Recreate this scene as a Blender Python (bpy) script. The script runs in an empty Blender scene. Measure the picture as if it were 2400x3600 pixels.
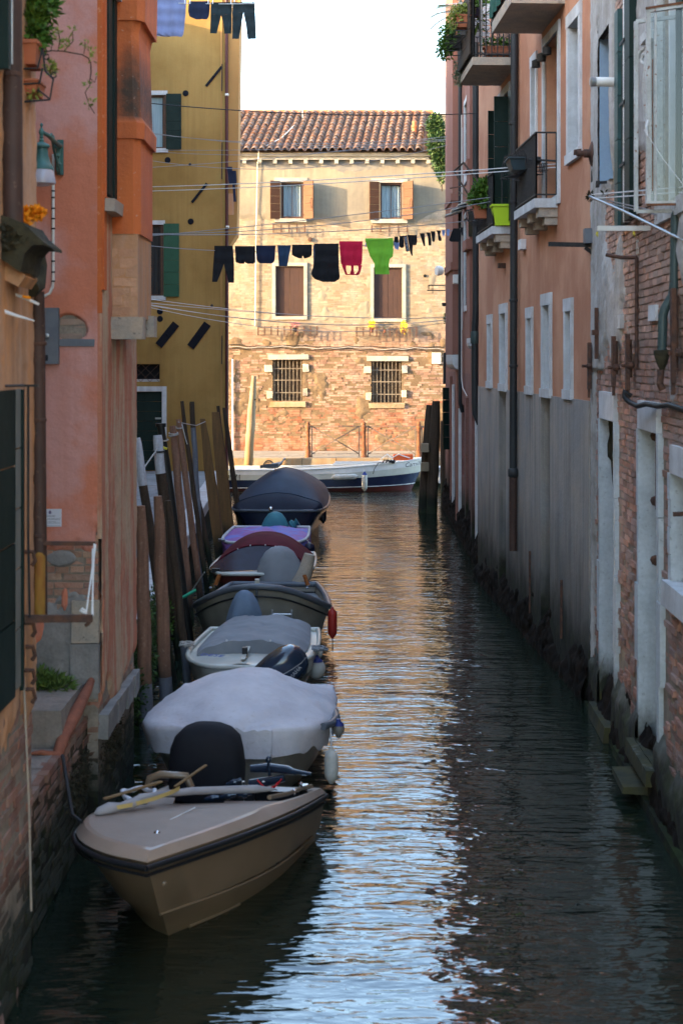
import bpy, bmesh, math, random
import numpy as np
from mathutils import Vector, Matrix, noise as mnoise

random.seed(7)
np.random.seed(7)
SC = bpy.context.scene
COL = SC.collection
R = math.radians
PI = math.pi

# ------------------------------------------------------------------ camera
CAMZ = 4.0
FPX = 5500.0           # focal length in pixels of the 2400 x 3600 frame
HZ = 1268.0            # horizon row
cam_d = bpy.data.cameras.new('camera')
cam = bpy.data.objects.new('camera', cam_d)
COL.objects.link(cam)
cam.location = (0, 0, CAMZ)
cam.rotation_euler = (R(90), 0, 0)
cam_d.sensor_fit = 'VERTICAL'
cam_d.sensor_height = 36.0
cam_d.lens = 36.0 * FPX / 3600.0
cam_d.shift_y = -(1800.0 - HZ) / 3600.0
cam_d.clip_start = 0.1
cam_d.clip_end = 2000
cam_d.dof.use_dof = True
cam_d.dof.focus_distance = 36.0
cam_d.dof.aperture_fstop = 3.6
SC.camera = cam

# ------------------------------------------------------------------ light
SUN_DIR = Vector((1.0, 0.33, -0.24)).normalized()      # the way the light travels
world = bpy.data.worlds.new('World')
SC.world = world
world.use_nodes = True
wn = world.node_tree
sky = wn.nodes.new('ShaderNodeTexSky')
sky.sky_type = 'NISHITA'
sky.sun_disc = False
sky.sun_elevation = math.asin(-SUN_DIR.z)
sky.sun_rotation = math.atan2(-SUN_DIR.x, -SUN_DIR.y)
sky.altitude = 0
sky.air_density = 1.0
sky.dust_density = 1.4
sky.ozone_density = 1.0
wn.nodes['Background'].inputs['Strength'].default_value = 0.15
wn.links.new(sky.outputs[0], wn.nodes['Background'].inputs['Color'])
sun_d = bpy.data.lights.new('sun', 'SUN')
sun_d.energy = 2.0
sun_d.angle = R(0.55)
sun_d.color = (1.0, 0.73, 0.42)
sun = bpy.data.objects.new('sun', sun_d)
COL.objects.link(sun)
sun.location = (-30, -10, 30)
sun.rotation_euler = SUN_DIR.to_track_quat('-Z', 'Y').to_euler()
SC.view_settings.view_transform = 'Standard'
SC.view_settings.look = 'None'
SC.view_settings.gamma = 1.0
SC.view_settings.use_curve_mapping = False
SC.view_settings.exposure = 3.45
try:
    SC.cycles.max_bounces = 10
    SC.cycles.diffuse_bounces = 5
    SC.cycles.glossy_bounces = 5
    SC.cycles.transparent_max_bounces = 12
    SC.cycles.sample_clamp_indirect = 6.0
except Exception:
    pass


# ------------------------------------------------------------------ helpers
ORG = {}                # world origin of every object that has children


def P(px, py, Y):
    """a point of the place at depth Y that is seen at (px, py) of the 2400 x 3600 frame"""
    return Vector(((px - 1200.0) * Y / FPX, Y, CAMZ - (py - HZ) * Y / FPX))


def tag(o, label=None, cat=None, group=None, kind=None):
    if label:
        o['label'] = label
    if cat:
        o['category'] = cat
    if group:
        o['group'] = group
    if kind:
        o['kind'] = kind
    return o


def empty(name, loc, label=None, cat=None, group=None, kind=None):
    o = bpy.data.objects.new(name, None)
    o.empty_display_size = 0.2
    COL.objects.link(o)
    o.location = loc
    ORG[o] = Vector(loc)
    return tag(o, label, cat, group, kind)


def link(o, parent=None):
    COL.objects.link(o)
    if parent is not None:
        o.parent = parent
    return o


class MB:
    """collects shapes in world coordinates and links them as one mesh object"""

    def __init__(self):
        self.v = []
        self.f = []
        self.m = []

    def add(self, vs, fs, mi=0):
        b = len(self.v)
        self.v.extend([tuple(p) for p in vs])
        for f in fs:
            self.f.append(tuple(b + i for i in f))
            self.m.append(mi)
        return self

    def hexa(self, c, mi=0):
        """8 corners: bottom 4 (ccw), top 4"""
        return self.add(c, [(0, 3, 2, 1), (4, 5, 6, 7), (0, 1, 5, 4), (1, 2, 6, 5), (2, 3, 7, 6), (3, 0, 4, 7)], mi)

    def box(self, x0, x1, y0, y1, z0, z1, mi=0):
        return self.hexa([(x0, y0, z0), (x1, y0, z0), (x1, y1, z0), (x0, y1, z0),
                          (x0, y0, z1), (x1, y0, z1), (x1, y1, z1), (x0, y1, z1)], mi)

    def wbox(self, W, u0, u1, z0, z1, d0, d1, mi=0, j=0.0):
        c = []
        for z in (z0, z1):
            for (u, d) in ((u0, d0), (u1, d0), (u1, d1), (u0, d1)):
                p = W.pt(u, z, d)
                if j:
                    p = p + Vector((random.uniform(-j, j), random.uniform(-j, j), random.uniform(-j, j)))
                c.append(p)
        return self.hexa(c, mi)

    def bar(self, a, b, w, h, up=(0, 0, 1), mi=0):
        a = Vector(a); b = Vector(b)
        d = (b - a).normalized()
        upv = Vector(up)
        if abs(d.dot(upv)) > 0.98:
            upv = Vector((0, 1, 0))
        s = d.cross(upv).normalized()
        u = s.cross(d).normalized()
        c = []
        for q in (a, b):
            for (i, k) in ((-1, -1), (1, -1), (1, 1), (-1, 1)):
                c.append(q + s * (i * w / 2) + u * (k * h / 2))
        return self.add(c, [(0, 1, 2, 3), (7, 6, 5, 4), (0, 4, 5, 1), (1, 5, 6, 2), (2, 6, 7, 3), (3, 7, 4, 0)], mi)

    def tube(self, pts, r, n=10, caps=True, mi=0):
        pts = [Vector(p) for p in pts]
        k = len(pts)
        rs = r if isinstance(r, (list, tuple)) else [r] * k
        rings = []
        ref = None
        for i in range(k):
            if i == 0:
                d = pts[1] - pts[0]
            elif i == k - 1:
                d = pts[-1] - pts[-2]
            else:
                d = (pts[i + 1] - pts[i]).normalized() + (pts[i] - pts[i - 1]).normalized()
            d = d.normalized() if d.length > 1e-9 else Vector((0, 0, 1))
            if ref is None:
                ref = Vector((1, 0, 0)) if abs(d.x) < 0.8 else Vector((0, 1, 0))
            s = (ref - d * ref.dot(d)).normalized()
            t = d.cross(s)
            ref = s
            rings.append([pts[i] + (s * math.cos(2 * PI * q / n) + t * math.sin(2 * PI * q / n)) * rs[i] for q in range(n)])
        return self.loft(rings, True, caps, mi)

    def loft(self, rings, closed=True, caps=True, mi=0):
        n = len(rings[0])
        vs = [p for rg in rings for p in rg]
        fs = []
        for i in range(len(rings) - 1):
            for q in range(n if closed else n - 1):
                a = i * n + q
                b = i * n + (q + 1) % n
                fs.append((a, b, b + n, a + n))
        if caps and closed:
            fs.append(tuple(range(n))[::-1])
            fs.append(tuple((len(rings) - 1) * n + q for q in range(n)))
        return self.add(vs, fs, mi)

    def lathe(self, base, prof, n=16, axis=None, mi=0):
        """prof = [(radius, height)]"""
        base = Vector(base)
        ax = Vector(axis).normalized() if axis else Vector((0, 0, 1))
        s = Vector((1, 0, 0)) if abs(ax.x) < 0.8 else Vector((0, 1, 0))
        s = (s - ax * s.dot(ax)).normalized()
        t = ax.cross(s)
        rings = [[base + ax * h + (s * math.cos(2 * PI * q / n) + t * math.sin(2 * PI * q / n)) * max(r, 1e-4)
                  for q in range(n)] for (r, h) in prof]
        return self.loft(rings, True, True, mi)

    def quad(self, a, b, c, d, mi=0):
        return self.add([a, b, c, d], [(0, 1, 2, 3)], mi)

    def build(self, name, mat, parent=None, smooth=None, label=None, cat=None, group=None, kind=None):
        o = ORG.get(parent, Vector((0, 0, 0))) if parent is not None else None
        if parent is None:
            # a top-level mesh gets its origin at the middle of its foot
            arr = np.array(self.v)
            o = Vector(((arr[:, 0].min() + arr[:, 0].max()) / 2, (arr[:, 1].min() + arr[:, 1].max()) / 2, arr[:, 2].min()))
        me = bpy.data.meshes.new(name)
        arr = np.array(self.v, dtype=float) - np.array(o)
        me.from_pydata(arr.tolist(), [], self.f)
        mats = mat if isinstance(mat, (list, tuple)) else [mat]
        for m in mats:
            me.materials.append(m)
        if len(mats) > 1:
            me.polygons.foreach_set('material_index', self.m)
        if smooth is not None:
            me.polygons.foreach_set('use_smooth', [True] * len(me.polygons))
            me.set_sharp_from_angle(angle=R(smooth))
        me.update()
        ob = bpy.data.objects.new(name, me)
        link(ob, parent)
        if parent is None:
            ob.location = o
        ORG[ob] = Vector(o)
        return tag(ob, label, cat, group, kind)


def np_mesh(name, verts, faces, mat, parent=None, smooth=False, kind=None, label=None, cat=None):
    """verts (n,3) world, faces (m,4) or (m,3)"""
    o = np.array(ORG.get(parent, Vector((0, 0, 0)))) if parent is not None else np.zeros(3)
    me = bpy.data.meshes.new(name)
    k = faces.shape[1]
    me.vertices.add(len(verts))
    me.vertices.foreach_set('co', (verts - o).astype(np.float32).ravel())
    me.loops.add(faces.size)
    me.loops.foreach_set('vertex_index', faces.astype(np.int32).ravel())
    me.polygons.add(len(faces))
    me.polygons.foreach_set('loop_start', np.arange(0, faces.size, k, dtype=np.int32))
    me.polygons.foreach_set('loop_total', np.full(len(faces), k, dtype=np.int32))
    me.materials.append(mat)
    me.polygons.foreach_set('use_smooth', np.full(len(faces), bool(smooth)))
    me.update(calc_edges=True)
    ob = bpy.data.objects.new(name, me)
    link(ob, parent)
    ORG[ob] = Vector(o)
    return tag(ob, label, cat, None, kind)


class Wall:
    """a vertical plane X = a + b*Y (side=True, u = Y) or Y = c (side=False, u = X)"""

    def __init__(self, side, a, b=0.0, nx=1):
        self.side = side; self.a = a; self.b = b
        if side:
            self.N = Vector((nx, -nx * b, 0)).normalized()
        else:
            self.N = Vector((0, -1, 0))

    def pt(self, u, z, d=0.0):
        if self.side:
            q = Vector((self.a + self.b * u, u, z))
        else:
            q = Vector((u, self.a, z))
        return q + self.N * d

    def at(self, px, py):
        if self.side:
            Y = FPX * self.a / ((px - 1200.0) - FPX * self.b)
            return Y, CAMZ - (py - HZ) * Y / FPX
        Y = self.a
        return (px - 1200.0) * Y / FPX, CAMZ - (py - HZ) * Y / FPX

    def rect(self, x0, x1, y0, y1):
        """u0,u1,z0,z1 from pixels of the frame; for side walls rows are read at the middle"""
        if self.side:
            ua = self.at(x0, 0)[0]; ub = self.at(x1, 0)[0]
            um = (ua + ub) / 2
            zt = CAMZ - (y0 - HZ) * um / FPX
            zb = CAMZ - (y1 - HZ) * um / FPX
        else:
            ua = self.at(x0, 0)[0]; ub = self.at(x1, 0)[0]
            zt = self.at(0, y0)[1]; zb = self.at(0, y1)[1]
        return min(ua, ub), max(ua, ub), min(zb, zt), max(zb, zt)


WF = Wall(False, 54.9)
WC = Wall(False, 44.0)
WB = Wall(False, 13.2)
WBs = Wall(True, -2.05, 0.0, 1)
WA = Wall(True, -2.03, 0.0, 1)
WO = Wall(True, 3.527, -0.0345, -1)
WR = Wall(True, 2.4025, 0.03, -1)
WP = Wall(True, 2.2705, 0.01348, -1)


def wall_face(mb, W, u0, u1, z0, z1, holes=(), d=0.0, reveal=0.3, mi=0, rmi=None, maxcell=1.2):
    """the outer skin of a wall with rectangular holes and their reveals"""
    us = {u0, u1}; zs = {z0, z1}
    for (a, b, c, e) in holes:
        us |= {max(u0, a), min(u1, b)}; zs |= {max(z0, c), min(z1, e)}
    us = sorted(us); zs = sorted(zs)
    for i in range(len(us) - 1):
        for k in range(len(zs) - 1):
            cu = (us[i] + us[i + 1]) / 2; cz = (zs[k] + zs[k + 1]) / 2
            if any(a < cu < b and c < cz < e for (a, b, c, e) in holes):
                continue
            mb.quad(W.pt(us[i], zs[k], d), W.pt(us[i + 1], zs[k], d), W.pt(us[i + 1], zs[k + 1], d), W.pt(us[i], zs[k + 1], d), mi)
    r = mi if rmi is None else rmi
    for (a, b, c, e) in holes:
        for (p, q) in (((a, c), (b, c)), ((b, c), (b, e)), ((b, e), (a, e)), ((a, e), (a, c))):
            mb.quad(W.pt(p[0], p[1], d), W.pt(q[0], q[1], d), W.pt(q[0], q[1], d - reveal), W.pt(p[0], p[1], d - reveal), r)
    return mb


def frame4(mb, W, u0, u1, z0, z1, w, d0, d1, sill=None, mi=0):
    """four stones round the opening u0..z1, butt jointed"""
    s = w if sill is None else sill
    mb.wbox(W, u0 - w, u0, z0, z1, d0, d1, mi)
    mb.wbox(W, u1, u1 + w, z0, z1, d0, d1, mi)
    mb.wbox(W, u0 - w, u1 + w, z1, z1 + w, d0, d1, mi)
    mb.wbox(W, u0 - w, u1 + w, z0 - s, z0, d0, d1, mi)


def copy_tree(o, loc=None, label=None, group=None, parent=None):
    c = o.copy(); COL.objects.link(c)
    if parent is not None:
        c.parent = parent
    if loc is not None:
        c.location = loc
    if label:
        c['label'] = label
    if group:
        c['group'] = group
    for ch in list(o.children):
        copy_tree(ch, parent=c)
    return c


def text_mesh(s, size, mat, parent, origin, ux, uz, name='lettering', shear=0.0, extrude=0.0015, align='LEFT'):
    """flat lettering laid on a surface: origin, reading direction ux, up direction uz"""
    cu = bpy.data.curves.new(name, 'FONT')
    cu.body = s; cu.size = size; cu.shear = shear; cu.extrude = extrude
    cu.align_x = align
    cu.resolution_u = 2
    t = bpy.data.objects.new('t', cu)
    COL.objects.link(t)
    dg = bpy.context.evaluated_depsgraph_get()
    dg.update()
    me = bpy.data.meshes.new_from_object(t.evaluated_get(dg))
    COL.objects.unlink(t); bpy.data.objects.remove(t)
    ux = Vector(ux).normalized(); uz = Vector(uz).normalized()
    n = ux.cross(uz).normalized()
    M = Matrix((ux, uz, n)).transposed().to_4x4()
    M.translation = Vector(origin) - (ORG.get(parent, Vector((0, 0, 0))) if parent else Vector((0, 0, 0)))
    me.transform(M)
    me.materials.clear(); me.materials.append(mat)
    me.name = name
    ob = bpy.data.objects.new(name, me)
    link(ob, parent)
    return ob
# ------------------------------------------------------------------ materials
_M = {}


def nodes_new(name):
    m = bpy.data.materials.new(name)
    m.use_nodes = True
    nt = m.node_tree
    return m, nt, nt.nodes, nt.links, nt.nodes['Principled BSDF']


def _noise(nt, vec, scale, detail=4, rough=0.55, dist=0.0):
    n = nt.nodes.new('ShaderNodeTexNoise')
    n.inputs['Scale'].default_value = scale
    n.inputs['Detail'].default_value = detail
    n.inputs['Roughness'].default_value = rough
    n.inputs['Distortion'].default_value = dist
    nt.links.new(vec, n.inputs['Vector'])
    return n.outputs['Fac']


def _ramp(nt, fac, stops):
    r = nt.nodes.new('ShaderNodeValToRGB')
    e = r.color_ramp.elements
    while len(e) > 1:
        e.remove(e[-1])
    e[0].position = stops[0][0]; e[0].color = (*stops[0][1], 1) if isinstance(stops[0][1], tuple) else (stops[0][1],) * 3 + (1,)
    for (p, c) in stops[1:]:
        x = e.new(p)
        x.color = (*c, 1) if isinstance(c, tuple) else (c, c, c, 1)
    nt.links.new(fac, r.inputs[0])
    return r.outputs[0]


def _mix(nt, fac, a, b, mode='MIX'):
    n = nt.nodes.new('ShaderNodeMix')
    n.data_type = 'RGBA'; n.blend_type = mode
    for sock, v in ((n.inputs[0], fac), (n.inputs[6], a), (n.inputs[7], b)):
        if hasattr(v, 'is_linked') or hasattr(v, 'links'):
            nt.links.new(v, sock)
        elif isinstance(v, tuple):
            sock.default_value = (*v, 1)
        else:
            sock.default_value = v
    return n.outputs[2]


def _math(nt, op, a, b=None, c=None, clamp=False):
    n = nt.nodes.new('ShaderNodeMath'); n.operation = op; n.use_clamp = clamp
    for i, v in enumerate((a, b, c)):
        if v is None:
            continue
        if hasattr(v, 'links'):
            nt.links.new(v, n.inputs[i])
        else:
            n.inputs[i].default_value = v
    return n.outputs[0]


def _pos(nt, sc=(1, 1, 1), rot=(0, 0, 0), obj=False):
    if obj:
        g = nt.nodes.new('ShaderNodeTexCoord'); out = g.outputs['Object']
    else:
        g = nt.nodes.new('ShaderNodeNewGeometry'); out = g.outputs['Position']
    mp = nt.nodes.new('ShaderNodeMapping')
    mp.inputs['Scale'].default_value = sc
    mp.inputs['Rotation'].default_value = rot
    nt.links.new(out, mp.inputs['Vector'])
    return mp.outputs[0]


def _z(nt):
    g = nt.nodes.new('ShaderNodeNewGeometry')
    s = nt.nodes.new('ShaderNodeSeparateXYZ')
    nt.links.new(g.outputs['Position'], s.inputs[0])
    return s.outputs


def mat(name, c, c2=None, rough=0.8, metal=0.0, scale=3.0, fine=0.0, bump=0.0, bscale=30.0, stretch=(1, 1, 1),
        streak=None, streak_amt=0.0, algae=None, algae_w=0.35, isl=0.0, spec=0.28, coat=0.0, trans=0.0, alpha=1.0,
        speck=None, speck_amt=0.0, obj=False, sheen=0.0, detail=5, contrast=0.5, soil=None):
    """one general weathered surface. c..c2 blotches; streak = colour of vertical runs; algae = (height, colour);
    isl = brightness change from piece to piece"""
    if name in _M:
        return _M[name]
    m, nt, N, L, B = nodes_new(name)
    vec = _pos(nt, stretch, obj=obj)
    if c2 is not None:
        n1 = _noise(nt, vec, scale, detail)
        lo = 0.5 - 0.25 * (1 - contrast) - 0.02; hi = 0.5 + 0.25 * (1 - contrast) + 0.02
        col = _mix(nt, _ramp(nt, n1, [(lo, 0.0), (hi, 1.0)]), c, c2)
    else:
        col = _mix(nt, 0.0, c, c)
    if fine:
        n2 = _noise(nt, _pos(nt, obj=obj), bscale * 1.7, 3)
        v = _ramp(nt, n2, [(0.25, 1 - fine), (0.75, 1 + 0 * fine)])
        col = _mix(nt, 1.0, col, v, 'MULTIPLY')
    if streak is not None:
        n3 = _noise(nt, _pos(nt, (7, 7, 0.35), obj=obj), 1.0, 6, 0.6)
        n3b = _noise(nt, _pos(nt, (1, 1, 0.5), obj=obj), 0.8, 3)
        f = _math(nt, 'MULTIPLY', _ramp(nt, n3, [(0.42, 0.0), (0.72, 1.0)]), _ramp(nt, n3b, [(0.35, 0.1), (0.65, 1.0)]))
        f = _math(nt, 'MULTIPLY', f, streak_amt)
        col = _mix(nt, f, col, streak)
    if speck is not None:
        n4 = _noise(nt, _pos(nt, obj=obj), 22, 3, 0.6)
        f = _math(nt, 'MULTIPLY', _ramp(nt, n4, [(0.62, 0.0), (0.68, 1.0)]), speck_amt)
        col = _mix(nt, f, col, speck)
    if isl:
        g = nt.nodes.new('ShaderNodeNewGeometry')
        oi = nt.nodes.new('ShaderNodeObjectInfo')
        s = _math(nt, 'FRACT', _math(nt, 'ADD', g.outputs['Random Per Island'], oi.outputs['Random']))
        v = _math(nt, 'MULTIPLY_ADD', s, isl * 2, 1 - isl)
        cmb = nt.nodes.new('ShaderNodeCombineColor')
        s2 = _math(nt, 'FRACT', _math(nt, 'MULTIPLY', s, 7.31))
        L.new(v, cmb.inputs[0])
        L.new(_math(nt, 'MULTIPLY', v, _math(nt, 'MULTIPLY_ADD', s2, isl * 0.5, 1 - isl * 0.25)), cmb.inputs[1])
        L.new(_math(nt, 'MULTIPLY', v, _math(nt, 'MULTIPLY_ADD', s2, isl * 0.9, 1 - isl * 0.45)), cmb.inputs[2])
        col = _mix(nt, 1.0, col, cmb.outputs[0], 'MULTIPLY')
    if soil is not None:
        # dark band below a height (stains, and the taupe hull's painted shade)
        zz = _z(nt)[2]
        n5 = _noise(nt, _pos(nt, (3, 3, 0.8)), 1.0, 5)
        t = _math(nt, 'ADD', zz, _math(nt, 'MULTIPLY', _math(nt, 'SUBTRACT', n5, 0.5), soil[2]))
        mr = nt.nodes.new('ShaderNodeMapRange'); mr.clamp = True
        L.new(t, mr.inputs[0]); mr.inputs[1].default_value = soil[0]; mr.inputs[2].default_value = soil[1]
        mr.inputs[3].default_value = soil[4] if len(soil) > 4 else 1; mr.inputs[4].default_value = 0
        col = _mix(nt, mr.outputs[0], col, soil[3])
    if algae is not None:
        zz = _z(nt)[2]
        n5 = _noise(nt, _pos(nt, (2.2, 2.2, 1.2)), 1.3, 6, 0.65)
        t = _math(nt, 'ADD', zz, _math(nt, 'MULTIPLY', _math(nt, 'SUBTRACT', n5, 0.5), algae_w * 2.4))
        mr = nt.nodes.new('ShaderNodeMapRange'); mr.clamp = True
        L.new(t, mr.inputs[0]); mr.inputs[1].default_value = algae[0]; mr.inputs[2].default_value = algae[0] + algae_w
        mr.inputs[3].default_value = 1; mr.inputs[4].default_value = 0
        n6 = _noise(nt, _pos(nt), 5, 5)
        ac = _mix(nt, _ramp(nt, n6, [(0.4, 0.0), (0.66, 1.0)]), algae[1], algae[2] if len(algae) > 2 else (0.018, 0.028, 0.01))
        col = _mix(nt, mr.outputs[0], col, ac)
        col_wet = mr.outputs[0]
    L.new(col, B.inputs['Base Color'])
    B.inputs['Roughness'].default_value = rough
    B.inputs['Metallic'].default_value = metal
    B.inputs['Specular IOR Level'].default_value = spec
    if coat:
        B.inputs['Coat Weight'].default_value = coat
        B.inputs['Coat Roughness'].default_value = 0.15
    if trans:
        B.inputs['Transmission Weight'].default_value = trans
    if sheen:
        B.inputs['Sheen Weight'].default_value = sheen
    if alpha < 1:
        B.inputs['Alpha'].default_value = alpha
    if bump:
        nb = _noise(nt, _pos(nt, stretch if obj else (1, 1, 1), obj=obj), bscale, 6, 0.65)
        nb2 = _noise(nt, _pos(nt, obj=obj), bscale * 0.22, 4, 0.6)
        h = _math(nt, 'ADD', _math(nt, 'MULTIPLY', nb, 0.4), nb2)
        bp = nt.nodes.new('ShaderNodeBump')
        bp.inputs['Strength'].default_value = min(1.0, bump)
        bp.inputs['Distance'].default_value = 0.02 * max(1.0, bump)
        L.new(h, bp.inputs['Height'])
        L.new(bp.outputs[0], B.inputs['Normal'])
    _M[name] = m
    return m


ALG = (0.012, 0.011, 0.008)
# walls
m_orange = mat('orange_render', (0.42, 0.19, 0.11), (0.54, 0.28, 0.17), rough=0.93, contrast=0.7, scale=0.9, bump=0.35, bscale=26, streak=(0.33, 0.13, 0.07), streak_amt=0.5, fine=0.1)
m_greyplinth = mat('grey_cement_render', (0.27, 0.26, 0.25), (0.36, 0.31, 0.265), rough=0.9, scale=1.6, bump=0.6, bscale=22, streak=(0.11, 0.10, 0.09), streak_amt=0.9, fine=0.12,
                   algae=(0.52, ALG, (0.02, 0.024, 0.010)), algae_w=0.5, soil=(0.5, 2.0, 1.5, (0.045, 0.042, 0.036), 0.92))
m_pinkterra = mat('terracotta_pink_render', (0.23, 0.10, 0.07), (0.29, 0.135, 0.10), rough=0.92, scale=0.8, bump=0.35, bscale=24, streak=(0.18, 0.07, 0.05), streak_amt=0.5, fine=0.12)
m_pinklow = mat('worn_pink_render', (0.27, 0.12, 0.10), (0.20, 0.095, 0.075), rough=0.95, scale=2.5, bump=1.0, bscale=16, streak=(0.13, 0.08, 0.06), streak_amt=0.8, fine=0.25,
                algae=(0.75, ALG, (0.03, 0.03, 0.015)), algae_w=0.6)
m_ochre = mat('ochre_render', (0.27, 0.155, 0.043), (0.37, 0.225, 0.07), rough=0.92, contrast=0.7, scale=0.55, bump=0.25, bscale=20, streak=(0.19, 0.11, 0.035), streak_amt=0.6, fine=0.1)
m_ochre2 = mat('ochre_flue_render', (0.34, 0.18, 0.06), (0.38, 0.205, 0.07), rough=0.92, scale=0.8, bump=0.25, bscale=20, fine=0.08)
m_rose = mat('rose_render', (0.60, 0.20, 0.115), (0.60, 0.30, 0.255), rough=0.93, contrast=0.8, scale=1.5, bump=0.45, bscale=34, streak=(0.40, 0.13, 0.07), streak_amt=0.4, fine=0.12)
m_rose_o = mat('orange_lime_render', (0.60, 0.145, 0.035), (0.52, 0.12, 0.035), rough=0.92, scale=2.0, bump=0.5, bscale=26, streak=(0.34, 0.08, 0.03), streak_amt=0.6, fine=0.1, speck=(0.7, 0.35, 0.2), speck_amt=0.35)
m_rose_side = mat('streaked_rose_render', (0.50, 0.20, 0.12), (0.52, 0.38, 0.25), rough=0.95, scale=1.3, contrast=0.9, bump=0.9, bscale=18, stretch=(4, 4, 0.5), streak=(0.50, 0.17, 0.09), streak_amt=0.7, fine=0.2,
                  algae=(0.55, ALG, (0.03, 0.045, 0.012)), algae_w=0.5)
m_cement = mat('bare_cement', (0.29, 0.275, 0.26), (0.20, 0.19, 0.18), rough=0.95, scale=4, bump=0.8, bscale=26, fine=0.2)
m_peach = mat('peach_render', (0.50, 0.30, 0.19), (0.56, 0.27, 0.12), rough=0.93, scale=2.2, bump=0.7, bscale=18, stretch=(3, 3, 0.6), streak=(0.20, 0.12, 0.07), streak_amt=0.8, fine=0.15)
m_cream = mat('cream_lime_render', (0.245, 0.21, 0.155), (0.19, 0.165, 0.13), rough=0.93, scale=1.1, bump=0.12, bscale=9, streak=(0.40, 0.34, 0.25), streak_amt=0.5, fine=0.12)
m_greywash = mat('grey_soiled_render', (0.15, 0.15, 0.15), (0.26, 0.23, 0.19), rough=0.93, scale=2.2, bump=0.12, bscale=12, fine=0.2)
m_plasterR = mat('peeling_grey_plaster', (0.50, 0.48, 0.46), (0.36, 0.34, 0.31), rough=0.95, scale=2.2, bump=1.0, bscale=14, stretch=(1, 1, 0.6), streak=(0.17, 0.15, 0.13), streak_amt=0.75, fine=0.25)
m_mortar = mat('old_mortar', (0.33, 0.27, 0.21), (0.24, 0.20, 0.16), rough=0.97, scale=5, bump=1.0, bscale=20, fine=0.3, algae=(0.35, ALG), algae_w=0.4)
m_mortarF = mat('pale_lime_mortar', (0.20, 0.14, 0.085), (0.15, 0.10, 0.06), rough=0.97, scale=4, bump=0.12, bscale=16, fine=0.3)


def brick_mat(name, zones, isl=0.3, bump=1.0, algae=None, white=0.0, rough=0.95, bd=0.02):
    """zones: (z, colour A, colour B) from low to high, blended along z with noise"""
    if name in _M:
        return _M[name]
    m, nt, N, L, B = nodes_new(name)
    g = nt.nodes.new('ShaderNodeNewGeometry')
    oi = nt.nodes.new('ShaderNodeObjectInfo')
    s = _math(nt, 'FRACT', _math(nt, 'ADD', g.outputs['Random Per Island'], oi.outputs['Random']))
    s2 = _math(nt, 'FRACT', _math(nt, 'MULTIPLY', s, 5.77))
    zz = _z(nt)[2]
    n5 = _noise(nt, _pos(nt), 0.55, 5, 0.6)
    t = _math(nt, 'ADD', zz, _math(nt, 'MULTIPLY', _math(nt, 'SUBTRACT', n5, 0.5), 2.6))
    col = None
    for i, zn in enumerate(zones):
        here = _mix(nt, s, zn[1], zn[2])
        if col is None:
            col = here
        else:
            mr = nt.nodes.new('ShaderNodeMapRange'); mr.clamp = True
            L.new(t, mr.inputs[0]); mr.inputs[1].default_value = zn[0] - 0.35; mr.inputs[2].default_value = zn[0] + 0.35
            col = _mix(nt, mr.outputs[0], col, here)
    v = _math(nt, 'MULTIPLY_ADD', s2, isl * 2, 1 - isl)
    cmb = nt.nodes.new('ShaderNodeCombineColor')
    for k in range(3):
        L.new(v, cmb.inputs[k])
    col = _mix(nt, 1.0, col, cmb.outputs[0], 'MULTIPLY')
    if white:
        n6 = _noise(nt, _pos(nt), 1.6, 6, 0.7)
        f = _math(nt, 'MULTIPLY', _ramp(nt, n6, [(0.46, 0.0), (0.62, 1.0)]), white)
        col = _mix(nt, f, col, (0.40, 0.33, 0.28))
    if algae is not None:
        n7 = _noise(nt, _pos(nt, (2.2, 2.2, 1.2)), 1.3, 6, 0.65)
        t2 = _math(nt, 'ADD', zz, _math(nt, 'MULTIPLY', _math(nt, 'SUBTRACT', n7, 0.5), 0.8))
        mr = nt.nodes.new('ShaderNodeMapRange'); mr.clamp = True
        L.new(t2, mr.inputs[0]); mr.inputs[1].default_value = algae[0]; mr.inputs[2].default_value = algae[0] + 0.45
        mr.inputs[3].default_value = 1; mr.inputs[4].default_value = 0
        col = _mix(nt, mr.outputs[0], col, algae[1])
    L.new(col, B.inputs['Base Color'])
    B.inputs['Roughness'].default_value = rough
    nb = _noise(nt, _pos(nt), 24, 6, 0.7)
    nb2 = _noise(nt, _pos(nt), 7, 4, 0.6)
    bp = nt.nodes.new('ShaderNodeBump'); bp.inputs['Strength'].default_value = min(1, bump); bp.inputs['Distance'].default_value = bd
    L.new(_math(nt, 'ADD', nb, nb2), bp.inputs['Height']); L.new(bp.outputs[0], B.inputs['Normal'])
    _M[name] = m
    return m


m_brickF = brick_mat('old_facade_brick', [(0, (0.22, 0.072, 0.036), (0.26, 0.135, 0.08)), (2.5, (0.21, 0.115, 0.08), (0.29, 0.185, 0.13)),
                                          (4.9, (0.27, 0.205, 0.135), (0.21, 0.155, 0.10))], isl=0.26, bump=0.8, white=0.4, bd=0.006)  # own tones by height: orange low, lime-painted cream high
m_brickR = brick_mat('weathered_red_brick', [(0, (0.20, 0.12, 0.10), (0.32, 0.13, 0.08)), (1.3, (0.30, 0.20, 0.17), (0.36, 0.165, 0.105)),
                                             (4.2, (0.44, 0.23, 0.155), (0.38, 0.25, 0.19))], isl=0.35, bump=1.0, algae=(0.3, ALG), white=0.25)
m_brickL = brick_mat('worn_quay_brick', [(0, (0.24, 0.09, 0.055), (0.22, 0.14, 0.10)), (1.6, (0.36, 0.13, 0.08), (0.40, 0.24, 0.15))], isl=0.3, bump=1.0, algae=(0.55, (0.018, 0.02, 0.008)), white=0.35)
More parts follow.
